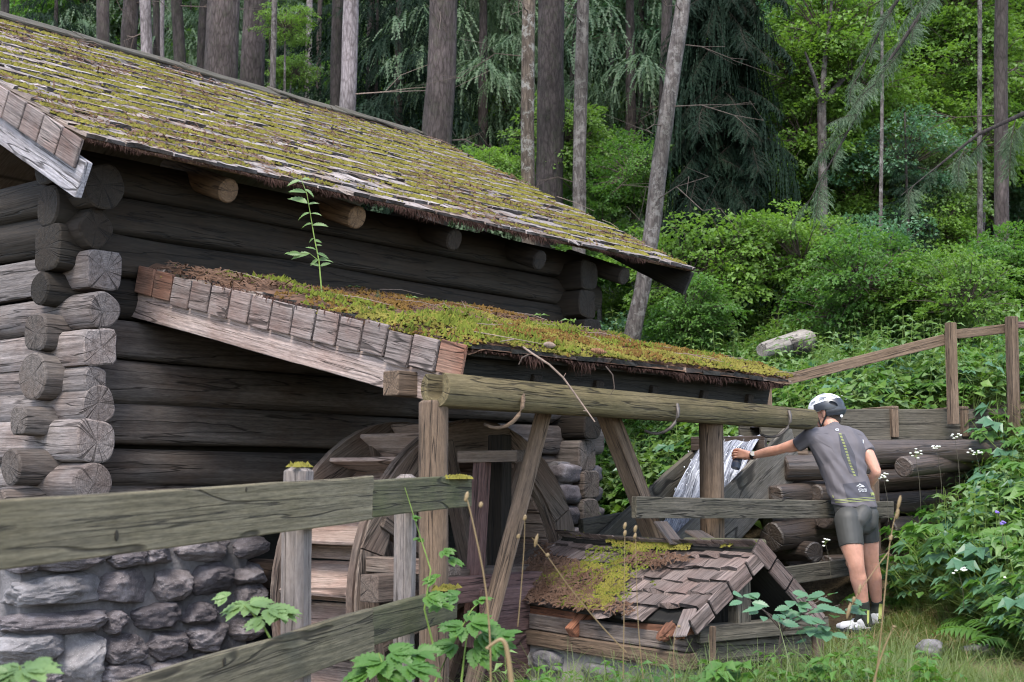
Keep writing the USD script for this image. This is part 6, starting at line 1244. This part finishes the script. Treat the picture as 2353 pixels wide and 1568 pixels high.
def lv(cx, cy, Y, hw, r, dep=0.0): c = J(cx, cy, Y)+fwd*dep; return [(c-lat*hw, r), (c+lat*hw, r)]
torso = [lv(1923, 1003, 10.66, .085, .066), lv(1928, 1030, 10.64, .085, .098), lv(1934, 1062, 10.62, .066, .104), lv(1943, 1102, 10.58, .055, .098), lv(1958, 1142, 10.55, .055, .098), lv(1966, 1172, 10.53, .055, .100), lv(1968, 1200, 10.53, .055, .090)]
hc = J(1899, 953, 10.78); nk0, nk1 = J(1917, 992, 10.69), J(1906, 965, 10.76)
hd = nrmz(np.array([-.80, .56, -.22])); hs = nrmz(np.cross(hd, ZD)); hu = np.cross(hs, hd)                 # head: forward, its right, up
def hp(a, b, c): return hc + hd*a + hs*b + hu*c
headp = [hull((hp(-.02, 0, .03), .082), (hp(.035, 0, .03), .074)), hull((hp(.035, 0, .02), .068), (hp(.05, 0, -.055), .042), (hp(-.02, 0, -.02), .066)),
         hull((hp(.06, 0, -.075), .028), (hp(.045, .03, -.06), .026), (hp(.045, -.03, -.06), .026), (hp(.0, .045, -.03), .024), (hp(.0, -.045, -.03), .024)),
         hull((hp(.098, 0, .012), .009), (hp(.118, 0, -.022), .010), (hp(.095, .010, -.026), .011), (hp(.095, -.010, -.026), .011)), hull((hp(.088, .014, -.05), .010), (hp(.088, -.014, -.05), .010)),
         hull((hp(.088, -.03, .022), .012), (hp(.088, .03, .022), .012))]
for sg in (-1, 1): headp.append(hull((hp(-.005, sg*.076, .025), .012), (hp(-.022, sg*.086, .035), .011), (hp(-.022, sg*.085, .008), .010), (hp(-.006, sg*.074, -.018), .008)))
legL = [(hipL, .100), (J(1955, 1245, 10.37), .088), (knL, .060), (J(1972, 1330, 10.37), .060), (J(1979, 1362, 10.40), .049), (anL, .036)]
legR = [(hipR, .095), (J(1994, 1243, 10.63), .084), (knR, .060), (J(2008, 1328, 10.70), .060), (J(2012, 1360, 10.75), .048), (anR, .036)]
armL = [(shL, .058), (J(1838, 1018, 10.66), .046), (elL, .037), (J(1768, 1038, 10.84), .039), (wrL, .026)]
armR = [(shR, .058), (J(1996, 1046, 10.64), .048), (elR, .036), (J(2004, 1102, 10.70), .040), (wrR, .028)]
# left hand over the bottle
bt = J(1701, 1038, 11.07); bb_ = J(1689, 1077, 11.03); bax = nrmz(bt-bb_)
kn0 = J(1698, 1042, 11.0); hdv = nrmz(kn0-wrL); view = nrmz(kn0-EYE); hup = nrmz(np.cross(view, hdv)); hup = hup if hup[2] > 0 else -hup
palm = [hull((wrL, .025), (wrL+hdv*.03+hup*.012, .022), (wrL+hdv*.03-hup*.012, .022)), hull((wrL+hdv*.03+hup*.012, .021), (wrL+hdv*.03-hup*.014, .020), (kn0+hup*.026, .014), (kn0-hup*.028, .012))]
fing = []
for k, (o, l) in enumerate(((.030, .9), (.010, 1.0), (-.010, .95), (-.029, .75))):
    a = kn0+hup*o; b = a+hdv*.036*l-view*.002-hup*.006; c = b+hdv*.016*l+view*.022-hup*.012; e = c-hdv*.004+view*.020-hup*.008; fing += chain([(a, .0105), (b, .0095), (c, .0088), (e, .0075)])
th0 = wrL+hdv*.025-hup*.02; thumb = chain([(th0, .014), (th0+hdv*.026-hup*.012+view*.02, .0115), (th0+hdv*.050-hup*.010+view*.036, .0095)])
wr2 = nrmz(wrR-J(2004, 1102, 10.70)); k2 = wrR+wr2*.075; hand2 = [hull((wrR, .026), (k2+lat*.02, .016), (k2-lat*.02, .016))]
for o in (-.03, -.01, .01, .03): hand2 += chain([(k2+lat*o, .0105), (k2+lat*o+wr2*.03+fwd*.012, .009), (k2+lat*o+wr2*.04+fwd*.035, .0075)])
hand2 += chain([(wrR+wr2*.02-lat*.02, .013), (wrR+wr2*.05-lat*.045, .011), (wrR+wr2*.075-lat*.05+fwd*.015, .009)])
body_m = [m3.Manifold.batch_hull([sph(*a) for a in torso[k]+torso[k+1]]) for k in range(len(torso)-1)]
body_m += [hull((nk0, .062), (nk1, .056)), hull((nk1, .056), (hp(-.02, 0, -.01), .055)), hull(torso[0][0], (shL, .056)), hull(torso[0][1], (shR, .056)), hull(torso[1][0], (shL, .05)), hull(torso[1][1], (shR, .05)), hull(torso[0][0], torso[0][1], (nk0, .05))]
body_m += [hull((J(1977, 1328, 10.35), .047), (J(1981, 1356, 10.38), .038), (J(1971, 1308, 10.35), .045)), hull((J(2012, 1325, 10.68), .047), (J(2014, 1350, 10.73), .038), (J(2005, 1306, 10.66), .045)), hull((J(1955, 1292, 10.40), .040), (J(1960, 1302, 10.40), .038)), hull((J(1782, 1037, 10.80), .036), (J(1752, 1041, 10.88), .030)), hull((J(1845, 1022, 10.66), .040), (J(1815, 1030, 10.72), .037))]
body_m += chain(legL)+chain(legR)+chain(armL)+chain(armR)+headp
def foot(an, toe, heel): return [hull((an, .034), (heel+ZD*.035, .030)), hull((an, .033), (heel*.5+toe*.5+ZD*.035, .03)), hull((heel+ZD*.03, .03), (heel*.5+toe*.5+ZD*.03, .034)), hull((heel*.5+toe*.5+ZD*.03, .034), (toe*.75+heel*.25+ZD*.022, .034), (toe+ZD*.018, .016))]
toeL, heelL = J(1928, 1449, 10.62), J(1996, 1458, 10.40); toeR, heelR = J(1962, 1434, 10.95), J(2024, 1436, 10.76)
def grd(p): q = np.array(p); q[2] = float(ground_z(q[0], q[1]))+.012; return q
toeL, heelL, toeR, heelR = map(grd, (toeL, heelL, toeR, heelR))
zl = min(heelL[2], anL[2]-.09); 
for q in (toeL, heelL): q[2] = max(q[2], anL[2]-.16)
bm = melt(body_m, .016, 10); hm1 = melt(palm+fing+thumb+[hull((armL[3][0], .039), (wrL, .026))], .004, 6); hm2 = melt(hand2+[hull((armR[3][0], .040), (wrR, .028))], .005, 6)
def put(name, mesh, mt, parent=person, smooth=True, o=None, **k): o = pbase if o is None else o; return obj(name, (mesh[0]-o, mesh[1]), mt, parent, T(*o), smooth=smooth, **k)
body = put('body', cat_mesh([bm, hm1, hm2]), 'skin')
for sg in (-1, 1):
    put('eye', xf(blob((.011, .011, .009), sub=2, rough=0), T(*hp(.088, sg*.032, .008))), 'white_paint')
# jersey
G = .009
def inf(l, g=G): return [(c, r+g) for c, r in l]
jm = [m3.Manifold.batch_hull([sph(c, r+G) for c, r in torso[k]+torso[k+1]]) for k in range(4)]
jm += [hull(*inf(torso[0]), (nk0, .062)), hull(inf(torso[0])[0], (shL, .064)), hull(inf(torso[0])[1], (shR, .064)), hull(inf(torso[1])[0], (shL, .06)), hull(inf(torso[1])[1], (shR, .06)), hull(inf(torso[2])[0], (shL, .045)), hull(inf(torso[2])[1], (shR, .045)), hull((nk0, .066), (nk0+nrmz(nk1-nk0)*.03, .062))]
slL, slR = J(1834, 1022, 10.67), J(1993, 1040, 10.65)
sl1 = hull((shL, .064), (slL, .056)).trim_by_plane([float(q) for q in -nrmz(slL-shL)], float(-nrmz(slL-shL) @ slL-.0)); sl2 = hull((shR, .064), (slR, .058)).trim_by_plane([float(q) for q in -nrmz(slR-shR)], float(-nrmz(slR-shR) @ slR-.0))
hemL = J(1961, 1147, 10.55); hn_ = nrmz(np.array([.05, -.10, 1.0]))
lower = m3.Manifold.batch_hull([sph(c, r+G+.003) for c, r in torso[4]+torso[5]])
jer = melt(jm+[sl1, sl2, lower.trim_by_plane([float(q) for q in hn_], float(hn_ @ (hemL-ZD*.045)))], .010, 7)
jv, jf = jer; tri_j = trimesh.Trimesh(jv, jf, process=False); nj = np.array(tri_j.vertex_normals)
# cloth folds running from the waist up to the reaching shoulder
fd_ = nrmz(shL-J(1990, 1150, 10.5)); sd2 = np.cross(view, fd_); q_ = (jv-hemL) @ sd2; a_ = (jv-hemL) @ fd_
amp = .0062*np.exp(-((a_-.14)/.30)**2); jv = jv + nj*(amp*(.75+.75*np.sin(q_*95+3*np.sin(a_*9)+6*meshkit.noise(jv*6, 2))))[:, None]
jersey = put('jersey', (jv, jf), 'jersey', body)
# shorts
sm = [m3.Manifold.batch_hull([sph(c, r+.005) for c, r in torso[k]+torso[k+1]]) for k in (4, 5)]
sm += [hull(*[(c, r+.005) for c, r in torso[6]], (hipL, .104)), hull(*[(c, r+.005) for c, r in torso[6]], (hipR, .099)), hull((J(1983, 1180, 10.43), .068), (J(1972, 1195, 10.40), .07)), hull((J(2000, 1182, 10.50), .062), (J(1998, 1200, 10.50), .065))]
eL, eR = J(1957, 1256, 10.36), J(1995, 1246, 10.63)
for h_, m_, e_, r0_, r1_, r2_ in ((hipL, J(1955, 1245, 10.37), eL, .104, .092, .089), (hipR, J(1994, 1243, 10.63), eR, .099, .088, .086)):
    d_ = nrmz(e_-h_); sm += [hull((h_, r0_), (m_, r1_)).trim_by_plane([float(q) for q in -d_], float(-d_ @ e_)), hull((h_, r0_*.98), (e_, r2_)).trim_by_plane([float(q) for q in -d_], float(-d_ @ e_))]
shm = melt(sm, .014, 6); shorts = put('shorts', shm, 'shorts', body)
# casting from the camera onto a mesh, to lay print on the cloth
def cast(mesh, px, py):
    v, f = mesh; d = ray(px, py); a, b, c = v[f[:, 0]], v[f[:, 1]], v[f[:, 2]]; e1, e2 = b-a, c-a; h = np.cross(d, e2); det = (e1*h).sum(1); s = EYE-a; u = (s*h).sum(1)/np.where(det == 0, 1, det); q = np.cross(s, e1); w = (q @ d)/np.where(det == 0, 1, det); t = (e2*q).sum(1)/np.where(det == 0, 1, det)
    k = (np.abs(det) > 1e-12) & (u >= -1e-6) & (w >= -1e-6) & (u+w <= 1+1e-6) & (t > 0)
    if not k.any():
        w_ = v-EYE; e_ = np.cross(w_, d/np.linalg.norm(d)); return v[np.argmin((e_*e_).sum(1)/np.maximum((w_*w_).sum(1), 1e-9))]
    j = np.where(k)[0][np.argmin(t[k])]; return EYE+d*t[j]
def patch(mesh, quad, nu=10, nv=10, lift=.003, th=None):
    "a patch on the mesh under a quad given in picture units (four corners)"
    q = np.array(quad, float); P = np.zeros((nv, nu, 3)); last = None
    for i in range(nv):
        for j in range(nu):
            a, b = j/(nu-1), i/(nv-1); x = (1-b)*((1-a)*q[0]+a*q[1])+b*((1-a)*q[3]+a*q[2]); p = cast(mesh, *x)
            last = p if p is not None else last; P[i, j] = last-ray(*x)/np.linalg.norm(ray(*x))*lift
    ii, jj = np.meshgrid(np.arange(nv-1), np.arange(nu-1), indexing='ij'); o = ii*nu+jj; q4 = np.stack([o, o+1, o+nu+1, o+nu], -1).reshape(-1, 4)
    return P.reshape(-1, 3), np.vstack([q4[:, [0, 1, 2]], q4[:, [0, 2, 3]]])
JM = (jv, jf); cj = lambda x, y: (1781+.1905*x, 907.7+.1905*y)
put('back_panel', patch(JM, [cj(765, 470), cj(835, 470), cj(960, 720), cj(800, 720)], 10, 12), 'jersey_panel', jersey); put('back_panel', patch(JM, [cj(800, 721), cj(960, 721), cj(1005, 985), cj(900, 940)], 10, 12), 'jersey_panel', jersey)
tk = []
for k in range(29):
    u = k/28; x = np.interp(u, [0, .33, .7, 1], [783, 845, 900, 962]); y = np.interp(u, [0, .33, .7, 1], [465, 630, 820, 975]); tk.append(patch(JM, [cj(x-14, y-3), cj(x+16, y-1), cj(x+16, y+5), cj(x-14, y+3)], 3, 2, .006))
put('reflective_ticks', cat_mesh(tk), 'lime', jersey)
put('back_pocket', patch(JM, [cj(815, 1075), cj(1090, 1042), cj(1190, 1235), cj(888, 1292)], 14, 14, .005), 'jersey_panel', jersey)
put('lime_tag', patch(JM, [cj(1150, 1180), cj(1203, 1172), cj(1212, 1206), cj(1165, 1216)], 3, 3, .007), 'lime', jersey); put('lime_tag', patch(JM, [cj(692, 1205), cj(700, 1215), cj(708, 1240), cj(698, 1245)], 3, 3, .005), 'lime', jersey)
an = np.linspace(0, 2*math.pi, 13)[:-1]
def disc_on(mesh, cx, cy, rx, ry, lift): 
    P = [cast(mesh, *cj(cx, cy))]+[cast(mesh, *cj(cx+rx*math.cos(a), cy+ry*math.sin(a))) for a in an]; P = [p if p is not None else P[0] for p in P]; v = np.array(P)-view*lift; return v, np.array([[0, 1+k, 1+(k+1) % 12] for k in range(12)])
def stroke(mesh, pts, w, lift):
    ms = []
    for a, b in zip(pts[:-1], pts[1:]):
        d = np.array(b, float)-a; n = np.array([-d[1], d[0]])/np.hypot(*d)*w/2; q = [np.array(a)-n, np.array(b)-n, np.array(b)+n, np.array(a)+n]; ms.append(patch(mesh, [cj(*p) for p in q], 2, 2, lift))
    return cat_mesh(ms)
put('neck_emblem', disc_on(JM, 747, 420, 25, 14, .006), 'white_paint', jersey); put('emblem_curl', stroke(JM, [(733, 426), (735, 414), (752, 412), (757, 421), (743, 424)], 6, .009), 'jersey', jersey)
put('pocket_emblem', stroke(JM, [(985, 1102), (1008, 1092), (1022, 1073), (1035, 1088), (1055, 1092), (1076, 1108), (1040, 1108), (1008, 1112)], 9, .009), 'white_paint', jersey)
def text_on(txt, o, xd, h, mt, parent, name, bold=True):
    m = meshkit.text_mesh(txt, h, .001, bold); M = np.eye(4); x = nrmz(xd); n = -nrmz(o-EYE); n = nrmz(n-x*(n@x)); M[:3, 0], M[:3, 1], M[:3, 2], M[:3, 3] = x, np.cross(n, x), n, o
    return obj(name, arr(m), mt, parent, M)
for s_, x0, y0 in (("47°34 28", 997, 1150), ("13°10 57", 1008, 1172)):
    a, b = cast(JM, *cj(x0, y0)), cast(JM, *cj(x0+70, y0-2)); 
    if a is not None and b is not None: text_on(s_, a-view*.012, b-a, .011, 'white_paint', jersey, 'printed_numbers')
stripes = []
for k in range(3): stripes.append(patch((jv, jf), [(1918+.6*k, 1148.5+3.4*k), (2011, 1142+3.6*k), (2011, 1142.9+3.6*k), (1918+.6*k, 1149.4+3.4*k)], 22, 2, .006))
put('hem_stripes', cat_mesh(stripes), 'lime', jersey)
put('sleeve_stripe', patch(JM, [cj(1058, 535), cj(1072, 548), cj(1066, 590), cj(1058, 580)], 3, 3, .005), 'white_paint', jersey)
# socks and shoes
for an_, kn_, toe, heel, s_ in ((anL, J(1979, 1362, 10.40), toeL, heelL, 'near'), (anR, J(2012, 1360, 10.75), toeR, heelR, 'far')):
    d_ = nrmz(kn_-an_); topz = an_+d_*(.065 if s_ == 'near' else .05)
    sk = melt([hull((an_+d_*.12, .051), (an_, .041)).trim_by_plane([float(q) for q in -d_], float(-d_ @ topz)), hull((an_, .041), (heel+ZD*.05, .034)), hull((an_, .040), (heel*.6+toe*.4+ZD*.05, .03))], .010, 5); sock = put('sock', sk, 'sock', body)
    bx = (1311, 1316) if s_ == 'near' else (1372, 1400); f9 = lambda x, y: (1548.8+.3418*x, 1032.3+.3418*y)
    put('sock_stripe', patch(sk, [f9(1297, 1084), f9(1313, 1084), f9(1311, 1170), f9(1297, 1175)] if s_ == 'near' else [f9(1378, 1040), f9(1402, 1040), f9(1396, 1140), f9(1372, 1145)], 3, 8, .004), 'lime', sock)
    fx = nrmz((toe-heel)*[1, 1, 0]); L_ = np.linalg.norm((toe-heel)*[1, 1, 0]); sw = np.array([-fx[1], fx[0], 0]); B = heel
    def q(x, y, z): return B+fx*x*L_+sw*y+ZD*z
    up_ = melt([hull((q(.06, 0, .052), .036), (q(.0, 0, .035), .032), (q(.3, 0, .04), .038)), hull((q(.3, 0, .045), .04), (q(.55, .0, .036), .040), (q(.3, 0, .035), .036)), hull((q(.55, .006, .034), .040), (q(.78, .012, .026), .038), (q(.78, -.012, .026), .038)), hull((q(.78, .012, .025), .036), (q(.78, -.012, .025), .036), (q(1.0, .0, .022), .022)), hull((q(.05, 0, .08), .036), (q(.05, 0, .04), .035), (q(.22, 0, .07), .038))], .009, 5)
    shoe = put('shoe', up_, 'white_paint', body)
    so_ = m3.Manifold.batch_hull([sph(q(0, 0, .0), .030), sph(q(.5, 0, .0), .034), sph(q(.8, .012, .004), .038), sph(q(1.0, 0, .010), .022)]).trim_by_plane([0., 0., -1.], float(-(B[2]+.012))).trim_by_plane([0., 0., 1.], float(B[2]-.012)); put('sole', arr(so_), 'black_plastic', shoe, smooth=30)
    put('heel_cup', arr(hull((q(-.02, 0, .02), .032), (q(.10, 0, .015), .034))), 'black_plastic', shoe)
    if s_ == 'near':
        f9v = [(1186, 1200), (1223, 1190)]
        for x, y in f9v:
            p = cast(up_, *f9(x, y)); 
            if p is not None: put('closure_dial', xf(tuple(arr(m3.Manifold.cylinder(.010, .012, .010, 20))), frame(p-view*.001, p-view*.02, ZD)[0] @ RY(math.pi/2)), 'white_paint', shoe, smooth=30); put('dial_ring', xf(tuple(arr(m3.Manifold.cylinder(.004, .015, .015, 20))), frame(p+view*.001, p-view*.02, ZD)[0] @ RY(math.pi/2)), 'black_plastic', shoe, smooth=30)
        put('shoe_marks', cat_mesh([patch(up_, [f9(1180, 1215), f9(1187, 1213), f9(1200, 1234), f9(1194, 1236)], 2, 3, .003), patch(up_, [f9(1228, 1222), f9(1250, 1216), f9(1252, 1230), f9(1232, 1234)], 3, 2, .003), patch(up_, [f9(1262, 1226), f9(1300, 1212), f9(1301, 1217), f9(1263, 1231)], 4, 2, .003), patch(up_, [f9(1140, 1205), f9(1165, 1196), f9(1168, 1201), f9(1142, 1210)], 3, 2, .003)]), 'black_plastic', shoe)
# hair, helmet, glasses, watch
put('hair', melt([hull((hp(-.03, 0, .03), .083), (hp(-.055, 0, -.02), .060)), hull((hp(-.055, .02, -.02), .055), (hp(-.06, 0, -.055), .045)), hull((hp(.0, .0, .075), .075), (hp(-.03, 0, .03), .083)), hull((hp(-.035, .05, .01), .035), (hp(-.035, -.05, .01), .035))], .01, 4), 'hair', body)
Mh = np.eye(4); Mh[:3, 0], Mh[:3, 1], Mh[:3, 2], Mh[:3, 3] = hd, -hs, hu, hp(-.012, 0, .045)
Mh = Mh @ RY(-.10)
def ell(a, b, c): return m3.Manifold.sphere(1.0, 64).scale([a, b, c])
outer = ell(.146, .108, .118); inner = ell(.128, .090, .100)
low = m3.Manifold.cube([1, 1, 1], True).translate([0, 0, -.5-.018])
rear = m3.Manifold.cube([.2, .4, .075], True).rotate([0, 12, 0]).translate([-.10, 0, -.042])
shell = (outer - inner) - low
vents = []
for y_, n_ in ((.0, 3), (.042, 3), (-.042, 3), (.080, 3), (-.080, 3)):
    for k in range(n_):
        x_ = .085-.085*k-.01*abs(y_)*10; z_ = .118*math.sqrt(max(.02, 1-(x_/.146)**2-(y_/.108)**2)); vents.append(ell(.032 if n_ == 3 else .026, .0125, .05).rotate([-math.degrees(math.atan2(y_, .10))*1.0, 0, 0]).translate([x_, y_, z_]))
shell = shell - m3.Manifold.batch_boolean(vents, m3.OpType.Add)
band = m3.Manifold.cube([.5, .5, .5], True).translate([0, 0, .25+.044]).rotate([0, 10, 0])
white_part = shell ^ band.translate([.0, 0, 0]); front_cut = m3.Manifold.cube([.2, .5, .5], True).translate([.165, 0, 0])
white_part = white_part + (shell ^ front_cut); black_part = ((shell - band) - front_cut).scale([.995, .995, .995])
helmet = thing('helmet', None, None, tuple(Mh[:3, 3]), parent=body)
obj('white_shell', arr(white_part), 'white_paint', helmet, Mh, smooth=35); obj('black_shell', arr(black_part), 'black_plastic', helmet, Mh, smooth=35)
obj('liner', arr((ell(.126, .089, .098) - low).translate([0, 0, .004])), 'black_matte', helmet, Mh, smooth=35)
rear_c = (ell(.150, .100, .085) - ell(.132, .086, .075)).translate([-.004, 0, -.022]) ^ m3.Manifold.cube([.14, .4, .06], True).translate([-.10, 0, -.036])
obj('rear_cradle', arr(rear_c), 'black_plastic', helmet, Mh, smooth=35)
p = hp(-.118, -.045, -.012); put('adjust_dial', xf(tuple(arr(m3.Manifold.cylinder(.012, .011, .011, 20))), frame(J(1934, 956, 10.66), J(1934, 956, 10.60), ZD)[0] @ RY(math.pi/2)), 'white_paint', helmet, smooth=30)
ch = hp(.045, -.048, -.085)
for a in (hp(.045, -.083, .03), hp(-.055, -.080, .01)): put('strap', tube([a, (a+ch)/2-hs*.006, ch, hp(.06, 0, -.105)], .0062, 6), 'black_matte', helmet)
for a in (hp(.045, .083, .03), hp(-.055, .080, .01)): put('strap', tube([a, hp(.045, .048, -.085), hp(.06, 0, -.105)], .0062, 6), 'black_matte', helmet)
hel_m = xf(arr(white_part), Mh); o_ = cast(hel_m, 1881, 921.5); e_ = cast(hel_m, 1892, 919.5)
if o_ is not None and e_ is not None: text_on('uvex', o_-nrmz(o_-EYE)*.010, e_-o_, .015, 'black_plastic', helmet, 'maker_name')
gl = thing('sunglasses', None, None, tuple(hp(.1, 0, .01)), parent=body)
for sg in (-1, 1):
    put('temple', tube([hp(-.01, sg*.084, .032), hp(.05, sg*.083, .030), hp(.092, sg*.066, .026), hp(.107, sg*.045, .022)], [.004, .005, .006, .006], 6), 'white_paint', gl)
    put('lens', xf(blob((.010, .032, .022), sub=3, rough=0), fr(hp(.100, sg*.036, .004), hd*.92+hs*sg*.38, hs*.92-hd*sg*.38, hu)), 'lens', gl)
put('brow_bar', tube([hp(.104, -.05, .024), hp(.114, 0, .026), hp(.104, .05, .024)], .0055, 6), 'white_paint', gl)
adir = nrmz(wrL-armL[3][0]); wo = wrL-adir*.012
wt = thing('wristwatch', None, None, tuple(wo), parent=body); ring = (m3.Manifold.cylinder(.024, .0315, .0315, 32, True)-m3.Manifold.cylinder(.03, .027, .027, 32, True))
Mw_ = frame(wo, wo+adir, ZD)[0]; put('watch_strap', xf(arr(ring), Mw_ @ RY(math.pi/2)), 'black_matte', wt, smooth=30)
fo = wo-view*.027+ZD*.010; Mc = frame(fo, fo-view*.6+ZD*.3, ZD)[0] @ RY(math.pi/2); put('watch_case', xf(arr(m3.Manifold.cylinder(.013, .022, .020, 28)), Mc), 'black_plastic', wt, smooth=30)
# bottle
prof = [(0, -.0), (.034, .002), (.037, .010), (.037, .060), (.034, .066), (.034, .078), (.037, .084), (.037, .125), (.033, .140), (.034, .143), (.034, .158), (.030, .164), (.014, .168), (.012, .185), (.008, .188), (0, .188)]
bv = trimesh.creation.revolve(np.array(prof)[:, ::1], sections=28); Mb = frame(bb_, bb_+bax, fwd)[0] @ RY(math.pi/2)
btl = thing('drinking_bottle', 'dark blue drinking bottle held under the falling water', 'bottle', tuple(bb_)); put('bottle_body', xf(arr(bv), Mb), 'bottle', btl, smooth=40, o=bb_)
put('bottle_band', xf(tuple(arr(m3.Manifold.cylinder(.008, .0375, .0375, 28))), Mb @ T(0, 0, .045)), 'jersey', btl, smooth=30, o=bb_)
